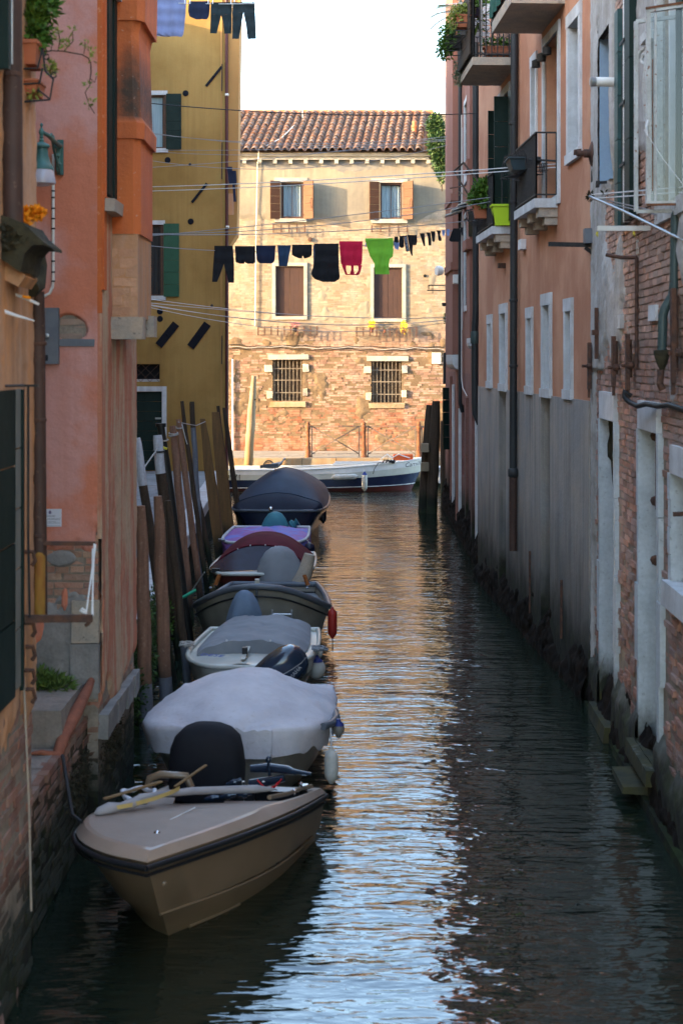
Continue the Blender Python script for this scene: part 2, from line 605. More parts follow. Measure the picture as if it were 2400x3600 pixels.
# stones, metals, paints
m_stone = mat('pale_istrian_stone', (0.60, 0.61, 0.62), (0.48, 0.48, 0.48), rough=0.85, scale=4, bump=0.45, bscale=20, streak=(0.22, 0.20, 0.18), streak_amt=0.5, fine=0.12)
m_stoneF = mat('white_stone_trim', (0.36, 0.345, 0.31), (0.28, 0.265, 0.235), rough=0.85, scale=4, bump=0.15, bscale=14, fine=0.12, isl=0.08)
m_stoneR = mat('bluish_stone_jamb', (0.56, 0.60, 0.63), (0.44, 0.47, 0.49), rough=0.85, scale=3, bump=0.6, bscale=16, streak=(0.20, 0.20, 0.17), streak_amt=0.5, fine=0.18, speck=(0.07, 0.06, 0.03), speck_amt=0.3,
               algae=(0.42, (0.028, 0.03, 0.018), (0.055, 0.048, 0.016)), algae_w=0.35)
m_stonewarm = mat('warm_corbel_stone', (0.46, 0.36, 0.27), (0.34, 0.30, 0.25), rough=0.9, scale=5, bump=0.6, bscale=24, fine=0.2, speck=(0.06, 0.05, 0.045), speck_amt=0.5)
m_paving = mat('grey_paving_slab', (0.25, 0.26, 0.27), (0.19, 0.20, 0.21), rough=0.85, scale=2.5, bump=0.35, bscale=26, isl=0.1, fine=0.15)
m_pavingF = mat('pale_paving_slab', (0.27, 0.24, 0.20), (0.23, 0.20, 0.165), rough=0.9, scale=2, bump=0.35, bscale=14, isl=0.1, fine=0.12)
m_coping = mat('worn_quay_coping', (0.33, 0.27, 0.19), (0.22, 0.17, 0.11), rough=0.9, scale=2, bump=0.7, bscale=12, streak=(0.36, 0.17, 0.05), streak_amt=0.8, algae=(0.22, (0.03, 0.03, 0.015)), algae_w=0.3, isl=0.1)
m_step = mat('worn_landing_stone', (0.34, 0.29, 0.25), (0.24, 0.21, 0.18), rough=0.92, scale=5, bump=0.7, bscale=24, fine=0.25, algae=(0.35, (0.02, 0.024, 0.01)), algae_w=0.4, isl=0.08)
m_quayL = mat('dark_quay_masonry', (0.08, 0.06, 0.045), (0.13, 0.075, 0.05), spec=0.15, rough=0.95, scale=3, bump=1.0, bscale=12, fine=0.3, algae=(0.5, (0.008, 0.008, 0.006), (0.02, 0.03, 0.008)), algae_w=0.7)
m_iron = mat('rusted_iron', (0.055, 0.034, 0.028), (0.11, 0.05, 0.03), rough=0.8, scale=14, bump=0.6, bscale=50)
m_ironblack = mat('black_wrought_iron', (0.018, 0.018, 0.02), (0.035, 0.03, 0.028), rough=0.6, scale=14, bump=0.3, bscale=50)
m_rustF = mat('orange_rust_iron', (0.20, 0.075, 0.03), (0.09, 0.04, 0.025), rough=0.85, scale=9, bump=0.6, bscale=40)
m_grille = mat('pale_rusty_grille', (0.20, 0.17, 0.13), (0.12, 0.09, 0.07), rough=0.8, scale=9)
m_railF = mat('grey_painted_rail', (0.20, 0.16, 0.13), (0.13, 0.09, 0.07), rough=0.7, scale=10)
m_pipeblack = mat('black_downpipe', (0.018, 0.02, 0.022), (0.03, 0.032, 0.034), rough=0.5, scale=3, bump=0.15, bscale=20, stretch=(1, 1, 0.2))
m_pipebrown = mat('brown_downpipe', (0.065, 0.034, 0.026), (0.045, 0.025, 0.02), rough=0.6, scale=4, bump=0.2, bscale=20, speck=(0.25, 0.16, 0.12), speck_amt=0.25)
m_pipegreen = mat('dark_green_downpipe', (0.028, 0.05, 0.05), (0.04, 0.062, 0.06), rough=0.45, scale=3, bump=0.2, bscale=20, streak=(0.12, 0.14, 0.13), streak_amt=0.4)
m_green = mat('dark_green_shutter_paint', (0.006, 0.017, 0.014), (0.011, 0.024, 0.02), spec=0.15, rough=0.55, scale=5, bump=0.3, bscale=20, stretch=(1, 1, 0.4), fine=0.2)
m_green2 = mat('mid_green_shutter_paint', (0.012, 0.065, 0.032), (0.016, 0.078, 0.04), rough=0.5, scale=5, bump=0.2, bscale=30)
m_teal = mat('worn_teal_paint', (0.025, 0.075, 0.075), (0.02, 0.05, 0.05), rough=0.5, scale=6, bump=0.3, bscale=30)
m_brownsh = mat('brown_shutter_wood', (0.085, 0.034, 0.015), (0.066, 0.025, 0.011), rough=0.7, scale=3, stretch=(1, 1, 6), bump=0.3, bscale=20, isl=0.08)
m_brownsh2 = mat('dark_brown_shutter_paint', (0.045, 0.024, 0.02), (0.055, 0.028, 0.022), rough=0.65, scale=4, bump=0.2, bscale=20)
m_darkwood = mat('dark_window_timber', (0.085, 0.04, 0.028), (0.06, 0.03, 0.022), rough=0.6, scale=4)
m_white = mat('white_paint', (0.72, 0.72, 0.72), (0.62, 0.62, 0.62), rough=0.55, scale=5, fine=0.08)
m_flake = mat('flaking_white_paint', (0.60, 0.60, 0.58), (0.42, 0.41, 0.38), rough=0.7, scale=7, bump=0.6, bscale=30, stretch=(1, 1, 0.5), speck=(0.22, 0.08, 0.035), speck_amt=0.95, fine=0.2)
m_dark = mat('dark_interior', (0.006, 0.006, 0.007), rough=0.9)
m_darkbrown = mat('dim_curtained_interior', (0.05, 0.035, 0.025), (0.12, 0.09, 0.06), rough=0.9, scale=3, stretch=(4, 4, 0.2))
m_curtain = mat('pale_blue_net_curtain', (0.33, 0.42, 0.46), (0.18, 0.25, 0.29), rough=0.8, scale=5, stretch=(5, 5, 0.15), contrast=0.2)
m_bluejamb = mat('blue_painted_reveal', (0.27, 0.36, 0.46), (0.30, 0.39, 0.48), rough=0.8, scale=3, fine=0.1)
m_plastic_w = mat('white_pvc', (0.68, 0.66, 0.62), (0.60, 0.57, 0.52), rough=0.45, scale=6)
m_terra = mat('terracotta_pot', (0.42, 0.13, 0.06), (0.36, 0.12, 0.06), rough=0.85, scale=6, bump=0.2, bscale=50)
m_lime = mat('lime_green_plastic', (0.42, 0.60, 0.02), rough=0.45)
m_leaf = mat('green_foliage', (0.045, 0.11, 0.014), (0.09, 0.16, 0.02), rough=0.6, scale=8, isl=0.35, spec=0.3)
m_leafy = mat('yellow_green_foliage', (0.16, 0.20, 0.03), (0.22, 0.25, 0.05), rough=0.6, scale=8, isl=0.3, spec=0.3)
m_leafd = mat('dark_foliage', (0.022, 0.055, 0.014), (0.05, 0.09, 0.02), rough=0.6, scale=8, isl=0.35, spec=0.3)
m_leafs = mat('grey_sage_foliage', (0.09, 0.12, 0.07), (0.13, 0.16, 0.10), rough=0.7, scale=8, isl=0.3, spec=0.3)
m_grass = mat('damp_grass', (0.05, 0.10, 0.015), (0.09, 0.14, 0.03), rough=0.7, scale=5, isl=0.35, spec=0.3)
m_dry = mat('dry_palm_frond', (0.22, 0.18, 0.12), (0.15, 0.14, 0.10), rough=0.8, scale=8, isl=0.3)
m_footweed = mat('black_seaweed_foot', (0.006, 0.005, 0.0045), (0.017, 0.012, 0.009), rough=0.95, spec=0.1, scale=6, bump=1.0, bscale=16)
m_moss = mat('dark_moss_crust', (0.022, 0.02, 0.013), (0.05, 0.042, 0.022), rough=0.95, scale=9, bump=1.0, bscale=30)
m_yellowf = mat('yellow_petals', (0.75, 0.58, 0.02), rough=0.6, isl=0.15)
m_orangef = mat('orange_flower_heads', (0.80, 0.30, 0.01), (0.70, 0.22, 0.01), rough=0.7, scale=20, isl=0.2)
m_pinkf = mat('pink_petals', (0.42, 0.12, 0.17), rough=0.6, isl=0.3)
m_tile = mat('roof_tile_terracotta', (0.22, 0.105, 0.062), (0.145, 0.105, 0.082), rough=0.9, scale=2.5, bump=0.5, bscale=20, isl=0.32, fine=0.25, speck=(0.15, 0.13, 0.11), speck_amt=0.6)
m_tileridge = mat('orange_ridge_tile', (0.36, 0.13, 0.06), (0.33, 0.125, 0.06), rough=0.9, scale=2, isl=0.08)
m_pole = mat('weathered_brown_pole', (0.27, 0.14, 0.09), (0.17, 0.09, 0.06), rough=0.85, scale=5, stretch=(4, 4, 0.35), bump=0.6, bscale=18, fine=0.25, speck=(0.36, 0.25, 0.18), speck_amt=0.35,
             algae=(0.25, (0.012, 0.012, 0.010)), algae_w=0.4)
m_pole2 = mat('orange_brown_timber', (0.17, 0.09, 0.032), (0.12, 0.065, 0.026), rough=0.8, scale=4, stretch=(5, 5, 0.4), bump=0.5, bscale=18, fine=0.2, algae=(0.3, (0.012, 0.012, 0.010)), algae_w=0.4)
m_poledk = mat('dark_wet_timber', (0.045, 0.03, 0.02), (0.075, 0.048, 0.03), rough=0.85, scale=5, stretch=(5, 5, 0.35), bump=0.9, bscale=20, fine=0.3, algae=(0.35, (0.01, 0.011, 0.008)), algae_w=0.3)
m_sleeve = mat('grey_blue_pole_sleeve', (0.14, 0.15, 0.18), (0.10, 0.105, 0.125), rough=0.75, scale=6, stretch=(3, 3, 0.5), bump=0.4, bscale=30, speck=(0.30, 0.24, 0.20), speck_amt=0.3)
m_pipeblk = mat('black_plastic_pole', (0.012, 0.012, 0.012), (0.02, 0.018, 0.016), rough=0.4, scale=5)
m_polepale = mat('bleached_pale_timber', (0.32, 0.25, 0.165), (0.21, 0.15, 0.09), rough=0.85, scale=4, stretch=(4, 4, 0.4), bump=0.7, bscale=14, fine=0.2, soil=(0.6, 1.9, 0.8, (0.20, 0.11, 0.04), 0.9))
m_whitepole = mat('cracked_white_paint_timber', (0.55, 0.56, 0.60), (0.42, 0.43, 0.47), rough=0.8, scale=6, stretch=(5, 5, 0.5), bump=0.8, bscale=20, fine=0.25)
m_rope = mat('pale_rope', (0.42, 0.40, 0.37), (0.30, 0.28, 0.26), rough=0.9, scale=40)
m_greenrope = mat('green_rope', (0.02, 0.26, 0.15), rough=0.8)
m_wire = mat('grey_washing_line', (0.22, 0.22, 0.23), rough=0.5)
m_wirew = mat('white_washing_line', (0.62, 0.62, 0.62), rough=0.5)
m_wired = mat('black_cable', (0.012, 0.012, 0.013), rough=0.6)
# boats
m_tan2 = mat('taupe_gunwale_gelcoat', (0.34, 0.25, 0.195), (0.30, 0.22, 0.17), rough=0.35, scale=3, coat=0.3, speck=(0.2, 0.15, 0.1), speck_amt=0.2)
m_tan = mat('shaded_taupe_gelcoat', (0.22, 0.15, 0.095), (0.19, 0.13, 0.08), rough=0.28, scale=3, coat=0.35, bump=0.06, bscale=8, soil=(0.0, 0.28, 0.3, (0.12, 0.085, 0.045), 0.7))  # hull shade put into the colour: darker than the gunwale, most low down
m_tandeck = mat('taupe_nonskid_deck', (0.30, 0.225, 0.18), (0.27, 0.205, 0.165), rough=0.55, scale=6, bump=0.15, bscale=120, fine=0.08)
m_rubber = mat('black_rubber_rail', (0.014, 0.015, 0.018), rough=0.4)
m_tarpw = mat('off_white_tarpaulin', (0.60, 0.57, 0.60), (0.50, 0.475, 0.51), rough=0.7, scale=2.2, bump=1.0, bscale=9, fine=0.08, speck=(0.30, 0.24, 0.18), speck_amt=0.25)
m_tarps = mat('brown_stained_tarpaulin', (0.30, 0.22, 0.16), (0.42, 0.36, 0.34), rough=0.75, scale=4, stretch=(5, 1, 1), bump=0.5, bscale=6)
m_cov_roll = mat('grey_rolled_canvas', (0.34, 0.32, 0.33), (0.26, 0.245, 0.255), rough=0.8, scale=5, bump=0.6, bscale=14)
m_cov_black = mat('black_engine_cover', (0.009, 0.009, 0.013), (0.015, 0.016, 0.02), rough=0.8, spec=0.2, scale=3, bump=0.5, bscale=6)
m_cov_grey = mat('grey_canvas_cover', (0.24, 0.25, 0.27), (0.19, 0.20, 0.22), rough=0.8, scale=3, bump=0.6, bscale=7)
m_cov_blue = mat('grey_blue_engine_cover', (0.14, 0.19, 0.27), (0.10, 0.145, 0.21), rough=0.75, scale=4, bump=0.7, bscale=7)
m_cov_teal = mat('teal_bag', (0.035, 0.15, 0.19), (0.05, 0.20, 0.24), rough=0.6, scale=4, bump=0.5, bscale=9)
m_navy = mat('navy_boat_cover', (0.006, 0.010, 0.024), (0.01, 0.016, 0.032), rough=0.6, spec=0.2, scale=2.5, bump=0.5, bscale=5)
m_navyhull = mat('navy_hull_paint', (0.010, 0.016, 0.045), (0.014, 0.02, 0.05), rough=0.25, scale=3, coat=0.4)
m_navyl = mat('grey_blue_cover_top', (0.022, 0.038, 0.07), (0.014, 0.025, 0.05), rough=0.6, spec=0.25, scale=2, bump=0.5, bscale=4)
m_greyhull = mat('grey_brown_gelcoat', (0.27, 0.25, 0.21), (0.22, 0.20, 0.17), rough=0.35, scale=4, coat=0.3)
m_slate = mat('slate_grey_rim', (0.10, 0.115, 0.14), (0.08, 0.09, 0.11), rough=0.4, scale=4, coat=0.2)
m_darkgreen = mat('bottle_green_hull', (0.012, 0.04, 0.028), (0.016, 0.05, 0.034), rough=0.3, scale=3, coat=0.3)
m_gelw = mat('off_white_gelcoat', (0.56, 0.56, 0.50), (0.48, 0.48, 0.43), rough=0.35, scale=4, coat=0.3, fine=0.06)
m_redhull = mat('oxblood_hull', (0.10, 0.022, 0.018), (0.07, 0.018, 0.015), rough=0.35, scale=3, coat=0.3)
m_burg = mat('burgundy_canvas', (0.10, 0.008, 0.018), (0.07, 0.006, 0.013), rough=0.8, spec=0.15, scale=4, bump=0.3, bscale=8)
m_burgwin = mat('smoked_vinyl_window', (0.015, 0.006, 0.014), (0.02, 0.016, 0.04), rough=0.25, spec=0.3, scale=2)
m_purple = mat('violet_blue_tarpaulin', (0.13, 0.15, 0.50), (0.24, 0.10, 0.34), rough=0.6, scale=1.6, bump=0.6, bscale=7, contrast=0.9)
m_engine = mat('blue_black_cowling', (0.012, 0.022, 0.042), (0.016, 0.03, 0.055), rough=0.16, scale=3, coat=0.8)
m_chrome = mat('polished_steel', (0.6, 0.6, 0.6), rough=0.2, metal=1.0)
m_alu = mat('dull_aluminium', (0.38, 0.39, 0.40), (0.30, 0.31, 0.32), rough=0.4, metal=0.8, scale=6)
m_fend = mat('grubby_white_fender', (0.50, 0.49, 0.46), (0.34, 0.33, 0.30), rough=0.5, scale=7, fine=0.1, soil=(0.0, 0.35, 0.2, (0.2, 0.18, 0.12), 0.6))
m_fendb = mat('blue_fender_cap', (0.015, 0.03, 0.16), rough=0.4)
m_fendn = mat('navy_fender', (0.010, 0.012, 0.03), rough=0.35)
m_fendr = mat('red_fender', (0.30, 0.02, 0.015), (0.22, 0.018, 0.014), rough=0.4, scale=6)
m_redrope = mat('red_coiled_lanyard', (0.65, 0.015, 0.02), rough=0.4)
m_yellow = mat('yellow_plastic', (0.60, 0.50, 0.02), rough=0.5)
m_foam = mat('yellowed_foam_mat', (0.52, 0.38, 0.14), (0.44, 0.32, 0.12), rough=0.8, scale=6)
m_varnish = mat('varnished_wood', (0.22, 0.07, 0.02), (0.28, 0.10, 0.03), rough=0.25, scale=5, stretch=(1, 6, 6), coat=0.5)
m_orangebag = mat('orange_red_plastic', (0.70, 0.13, 0.04), rough=0.5)
m_lampgreen = mat('verdigris_lamp_paint', (0.055, 0.15, 0.13), (0.04, 0.11, 0.10), rough=0.5, scale=8, bump=0.3, bscale=40, coat=0.15)
m_zinc = mat('grey_galvanised_box', (0.16, 0.17, 0.19), (0.12, 0.13, 0.15), rough=0.6, scale=5, bump=0.3, bscale=20, metal=0.3)
m_plate = mat('black_wall_plate', (0.010, 0.011, 0.016), spec=0.08, rough=0.7)
m_sign = mat('white_enamel_sign', (0.58, 0.60, 0.66), rough=0.4)
m_ink = mat('black_print', (0.02, 0.02, 0.025), rough=0.6)
m_inkblue = mat('blue_print', (0.03, 0.06, 0.30), rough=0.5)
m_crest = mat('violet_crest_print', (0.12, 0.10, 0.20), rough=0.5)


def cloth(name, c, c2=None):
    m = mat(name, c, c2 or tuple(x * 0.75 for x in c), rough=0.85, scale=9, bump=0.25, bscale=60, stretch=(1, 1, 0.3))
    B = m.node_tree.nodes['Principled BSDF']
    B.inputs['Sheen Weight'].default_value = 0.05
    return m


m_glass, nt, N, L, B = nodes_new('window_glass')
B.inputs['Base Color'].default_value = (0.03, 0.035, 0.04, 1)
B.inputs['Roughness'].default_value = 0.05
m_clear, nt, N, L, B = nodes_new('clear_casement_glass')
_tr = N.new('ShaderNodeBsdfTransparent'); _tr.inputs[0].default_value = (0.60, 0.68, 0.70, 1)
_gl = N.new('ShaderNodeBsdfGlossy'); _gl.inputs['Roughness'].default_value = 0.04
_mx = N.new('ShaderNodeMixShader'); _mx.inputs[0].default_value = 0.03
L.new(_tr.outputs[0], _mx.inputs[1]); L.new(_gl.outputs[0], _mx.inputs[2])
L.new(_mx.outputs[0], N['Material Output'].inputs[0])
m_lampglass, nt, N, L, B = nodes_new('frosted_lamp_glass')
B.inputs['Base Color'].default_value = (0.62, 0.60, 0.66, 1)
B.inputs['Roughness'].default_value = 0.18
B.inputs['Transmission Weight'].default_value = 0.35

# water
m_water, nt, N, L, B = nodes_new('canal_water')
B.inputs['Base Color'].default_value = (0.010, 0.017, 0.011, 1)
B.inputs['Roughness'].default_value = 0.02
B.inputs['IOR'].default_value = 1.65
B.inputs['Specular IOR Level'].default_value = 0.8
w1 = _noise(nt, _pos(nt, (0.75, 2.5, 1), (0, 0, 0.06)), 1.5, 2, 0.45, 0.25)
w2 = _noise(nt, _pos(nt, (1.0, 2.8, 1), (0, 0, -0.12)), 3.8, 2, 0.5, 0.35)
w3 = _noise(nt, _pos(nt, (0.9, 1.6, 1), (0, 0, 0.3)), 0.55, 2, 0.5)
w4 = _noise(nt, _pos(nt, (1.2, 2.4, 1), (0, 0, 0.2)), 21, 2, 0.5)
amp = _ramp(nt, w3, [(0.30, 0.45), (0.66, 1.0)])
h = _math(nt, 'ADD', _math(nt, 'MULTIPLY', w1, 1.0), _math(nt, 'MULTIPLY', w2, 0.5))
h = _math(nt, 'ADD', _math(nt, 'MULTIPLY', h, amp), _math(nt, 'MULTIPLY', w4, 0.01))
bp = N.new('ShaderNodeBump'); bp.inputs['Strength'].default_value = 1.0; bp.inputs['Distance'].default_value = 0.038
L.new(h, bp.inputs['Height']); L.new(bp.outputs[0], B.inputs['Normal'])
# ------------------------------------------------------------------ generators
def vnoise(u, v, seed=0):
    """smooth value noise for arrays, 0..1"""
    u = np.asarray(u, float); v = np.asarray(v, float)
    rs = np.random.RandomState(seed)
    T = rs.rand(64, 64)
    iu = np.floor(u).astype(int); iv = np.floor(v).astype(int)
    fu = u - iu; fv = v - iv
    fu = fu * fu * (3 - 2 * fu); fv = fv * fv * (3 - 2 * fv)
    a = T[iu % 64, iv % 64]; b = T[(iu + 1) % 64, iv % 64]; c = T[iu % 64, (iv + 1) % 64]; d = T[(iu + 1) % 64, (iv + 1) % 64]
    return (a * (1 - fu) + b * fu) * (1 - fv) + (c * (1 - fu) + d * fu) * fv


def fbm(u, v, seed=0, oct=4):
    s = 0; w = 0; a = 1.0
    for k in range(oct):
        s = s + a * vnoise(np.asarray(u) * 2 ** k + 13.7 * k, np.asarray(v) * 2 ** k + 7.1 * k, seed + k)
        w += a; a *= 0.55
    return s / w


def plaster_sheet(name, W, parent, u0, u1, z0, z1, step, fn, mt, lo=-0.03, hi=0.03, holes=(), d0=0.0, rough=0.006, kind=None, seed=3):
    """a coat of render whose thickness follows fn(u, z): where it is thin the masonry shows"""
    nu = int((u1 - u0) / step) + 1; nz = int((z1 - z0) / step) + 1
    U, Z = np.meshgrid(np.linspace(u0, u1, nu), np.linspace(z0, z1, nz))
    h = np.clip(fn(U, Z), -1, 1)
    D = d0 + lo + (hi - lo) * (h + 1) / 2 + rough * (fbm(U * 9, Z * 9, seed) - 0.5) * 2
    if W.side:
        X = W.a + W.b * U + W.N.x * D; Y = U + W.N.y * D
    else:
        X = U; Y = W.a - D
    V = np.stack([X, Y, Z], -1).reshape(-1, 3)
    idx = np.arange(nu * nz).reshape(nz, nu)
    F = np.stack([idx[:-1, :-1], idx[:-1, 1:], idx[1:, 1:], idx[1:, :-1]], -1).reshape(-1, 4)
    hm = h
    keep = (np.maximum.reduce([hm[:-1, :-1], hm[:-1, 1:], hm[1:, 1:], hm[1:, :-1]]) > -0.95).reshape(-1)
    cu = ((U[:-1, :-1] + U[1:, 1:]) / 2).reshape(-1); cz = ((Z[:-1, :-1] + Z[1:, 1:]) / 2).reshape(-1)
    for (a, b, c, e) in holes:
        keep &= ~((cu > a) & (cu < b) & (cz > c) & (cz < e))
    return np_mesh(name, V, F[keep], mt, parent, smooth=True, kind=kind)


BV = {}


def brick_variants(mt, amp=1.0):
    if mt.name not in BV:
        out = []
        for k in range(8):
            rs = random.Random(k + 11)
            me = bpy.data.meshes.new('brick')
            c = []
            for z in (-0.5, 0.5):
                for (x, y) in ((-0.5, -0.5), (0.5, -0.5), (0.5, 0.5), (-0.5, 0.5)):
                    c.append((x + rs.uniform(-.03, .03), y + rs.uniform(-.06, .04) * amp * (y > 0), z + rs.uniform(-.06, .06)))
            me.from_pydata(c, [], [(0, 3, 2, 1), (4, 5, 6, 7), (0, 1, 5, 4), (1, 2, 6, 5), (2, 3, 7, 6), (3, 0, 4, 7)])
            me.materials.append(mt)
            out.append(me)
        BV[mt.name] = out
    return BV[mt.name]


def in_frame(p, m=0):
    if p.y < 1:
        return False
    px = 1200 + p.x * FPX / p.y; py = HZ - (p.z - CAMZ) * FPX / p.y
    return -m < px < 2400 + m and -m < py < 3600 + m


def brick_field(W, parent, u0, u1, z0, z1, mt, keep=None, bl=0.24, bh=0.06, jt=0.014, proud=(0.008, 0.006), nparts=300,
                seed=1, wob=0.004, header=0.35, flat=1.0):
    rs = random.Random(seed)
    bricks = []
    z = z0; row = 0
    while z < z1:
        h = bh * rs.uniform(0.92, 1.06)
        u = u0 - rs.uniform(0, bl)
        while u < u1:
            ln = bl * (rs.uniform(0.44, 0.52) if rs.random() < header else rs.uniform(0.9, 1.04))
            a = max(u, u0); b = min(u + ln, u1)
            if b - a > 0.03:
                cu = (a + b) / 2; cz = z + h / 2
                if keep is None or keep(cu, cz, a, b):
                    pr = proud[0] + rs.uniform(-1, 1) * proud[1]
                    if callable(proud[-1]):
                        pr += proud[-1](cu, cz, rs)
                    bricks.append((cu, cz + rs.uniform(-wob, wob), b - a, h, pr))
            u += ln + jt * rs.uniform(0.7, 1.4)
        z += h + jt
        row += 1
    scored = []
    for i, b in enumerate(bricks):
        p = W.pt(b[0], b[1], 0)
        vis = in_frame(p)
        sc = b[2] * b[3] / max(p.y, 1) ** (3.0 if W.side else 2.0)
        scored.append((vis, sc, i))
    scored.sort(reverse=True)
    chosen = set(i for (v, s, i) in scored[:nparts] if v)
    var = brick_variants(mt, flat)
    N = W.N
    Udir = Vector((W.b, 1, 0)).normalized() if W.side else Vector((1, 0, 0))
    if Udir.cross(N).z < 0:
        Udir = -Udir
    rot = Matrix((Udir, N, Vector((0, 0, 1)))).transposed()
    o = ORG.get(parent, Vector((0, 0, 0)))
    depth = 0.10
    V = []; F = []
    for i, (cu, cz, ln, h, pr) in enumerate(bricks):
        c = W.pt(cu, cz, pr - depth / 2)
        if i in chosen:
            ob = bpy.data.objects.new('brick', var[rs.randrange(8)])
            COL.objects.link(ob)
            ob.parent = parent
            Mx = rot @ Matrix.Rotation(rs.uniform(-.02, .02), 3, 'Y')
            M4 = Mx.to_4x4()
            M4.translation = c - o
            ob.matrix_local = M4 @ Matrix.Diagonal((ln, depth, h, 1))
        else:
            k = len(V)
            for sz in (-.5, .5):
                for (sx, sy) in ((-.5, -.5), (.5, -.5), (.5, .5), (-.5, .5)):
                    jx = rs.uniform(-.006, .006); jy = rs.uniform(-.008, .004) * (flat if cz < 4.5 else flat * .3) if sy > 0 else 0; jz = rs.uniform(-.005, .005)
                    V.append(c + Udir * (sx * ln + jx) + N * (sy * depth + jy) + Vector((0, 0, sz * h + jz)))
            F += [(k + 4, k + 5, k + 6, k + 7), (k, k + 3, k + 2, k + 1), (k + 1, k + 2, k + 6, k + 5), (k + 3, k, k + 4, k + 7), (k + 2, k + 3, k + 7, k + 6)]
    if V:
        np_mesh('brickwork', np.array([tuple(p) for p in V]), np.array(F), mt, parent, kind='stuff')


def foliage(name, blobs, n, size, mt, parent=None, seed=1, droop=0.0, kind=None, aspect=2.2):
    """leaves spread through ellipsoids [(centre, radii)]"""
    rs = np.random.RandomState(seed)
    vol = np.array([b[1][0] * b[1][1] * b[1][2] for b in blobs]); vol = vol / vol.sum()
    V = []; F = []
    cnt = 0
    for b, w in zip(blobs, vol):
        k = max(3, int(n * w))
        d = rs.normal(size=(k, 3)); d /= np.linalg.norm(d, axis=1)[:, None]
        r = rs.rand(k) ** 0.45
        c = np.array(b[0]) + d * r[:, None] * np.array(b[1])
        t = rs.normal(size=(k, 3)) * 0.6 + d * 0.8; t[:, 2] += 0.25 - droop
        t /= np.linalg.norm(t, axis=1)[:, None]
        s = np.cross(t, rs.normal(size=(k, 3))); s /= np.linalg.norm(s, axis=1)[:, None]
        nn = np.cross(t, s)
        L = size * (0.6 + 0.8 * rs.rand(k))[:, None]
        wd = L / aspect
        for q in (c, c + t * L * .45 + s * wd * .5 + nn * L * .06, c + t * L, c + t * L * .45 - s * wd * .5 + nn * L * .06):
            V.append(q)
        base = cnt
        ii = np.arange(k)
        F.append(np.stack([base + ii, base + k + ii, base + 2 * k + ii, base + 3 * k + ii], -1))
        cnt += 4 * k
    # V is grouped per blob as four blocks
    return np_mesh(name, np.concatenate(V), np.concatenate(F), mt, parent, kind=kind)


def planks(W, parent, u0, u1, z0, z1, d0, d1, n, mt, vertical=False, name='board', gap=0.006):
    for k in range(n):
        mb = MB()
        if vertical:
            a = u0 + (u1 - u0) * k / n; b = u0 + (u1 - u0) * (k + 1) / n
            mb.wbox(W, a + gap / 2, b - gap / 2, z0, z1, d0, d1)
        else:
            a = z0 + (z1 - z0) * k / n; b = z0 + (z1 - z0) * (k + 1) / n
            mb.wbox(W, u0, u1, a + gap / 2, b - gap / 2, d0, d1)
        mb.build(name, mt, parent)


def panel_planks(parent, a, b, z0, z1, th, n, mt, name='board', gap=0.008):
    """a free standing leaf between plan points a and b, split in horizontal boards"""
    a = Vector((a[0], a[1], 0)); b = Vector((b[0], b[1], 0))
    d = (b - a).normalized(); s = Vector((-d.y, d.x, 0)) * th / 2
    for k in range(n):
        q0 = z0 + (z1 - z0) * k / n + gap / 2; q1 = z0 + (z1 - z0) * (k + 1) / n - gap / 2
        mb = MB()
        c = []
        for z in (q0, q1):
            for p in (a - s, b - s, b + s, a + s):
                c.append(Vector((p.x, p.y, z)))
        mb.hexa(c).build(name, mt, parent)


# ------------------------------------------------------------------ water and ground
mb = MB()
mb.quad((-70, -30, 0), (70, -30, 0), (70, 160, 0), (-70, 160, 0))
water = mb.build('water', m_water, None, kind='structure')
mb = MB()
mb.quad((-70, -30, -1.6), (70, -30, -1.6), (70, 160, -1.6), (-70, 160, -1.6))
mb.build('canal_bed', m_quayL, None, kind='structure')

# ------------------------------------------------------------------ far quay (paved fondamenta)
FQZ = 0.84
farq = empty('quay', (0, 52.5, 0), kind='structure')
mb = MB()
mb.box(-26, 12, 50.55, 54.86, -1.5, FQZ - 0.05)
mb.build('quay_core', m_quayL, farq)
rs = random.Random(5)
y = 50.98
row = 0
while y < 54.8:
    d = rs.uniform(0.44, 0.56)
    x = -5.3 - rs.uniform(0, .6)
    while x < 5.2:
        w = rs.uniform(0.65, 1.1)
        m_ = MB(); h = FQZ + rs.uniform(-.004, .006)
        m_.box(x + .006, min(x + w, 5.6) - .006, y + .006, min(y + d, 54.84) - .006, FQZ - 0.046, h)
        m_.build('paving_slab', m_pavingF, farq)
        x += w
    y += d
mb = MB(); mb.box(-26, -5.95, 50.98, 54.84, FQZ - .046, FQZ); mb.box(5.65, 12, 50.98, 54.84, FQZ - .046, FQZ)
mb.build('outer_paving', m_pavingF, farq)
x = -8.0
while x < 6:
    w = rs.uniform(1.0, 1.7)
    m_ = MB()
    m_.box(x + .008, x + w - .008, 50.5 + rs.uniform(0, .02), 50.97, FQZ - 0.30, FQZ + rs.uniform(.0, .012))
    m_.build('coping_stone', m_coping, farq)
    x += w
# low blocks and a landing stone under the coping
for (x0, x1, z0, z1, yo) in ((-1.2, -0.25, 0.22, 0.42, 50.28), (-3.9, -1.25, 0.1, 0.5, 50.47), (-0.2, 2.2, 0.05, 0.5, 50.47), (2.25, 5.0, 0.1, 0.5, 50.46)):
    MB().box(x0, x1, yo, 50.56, z0, z1).build('quay_block', m_coping, farq)

# ------------------------------------------------------------------ left fondamenta
LQZ = 0.90


def LQX(Y):
    return -2.30 - (Y - 15.8) * 0.0345


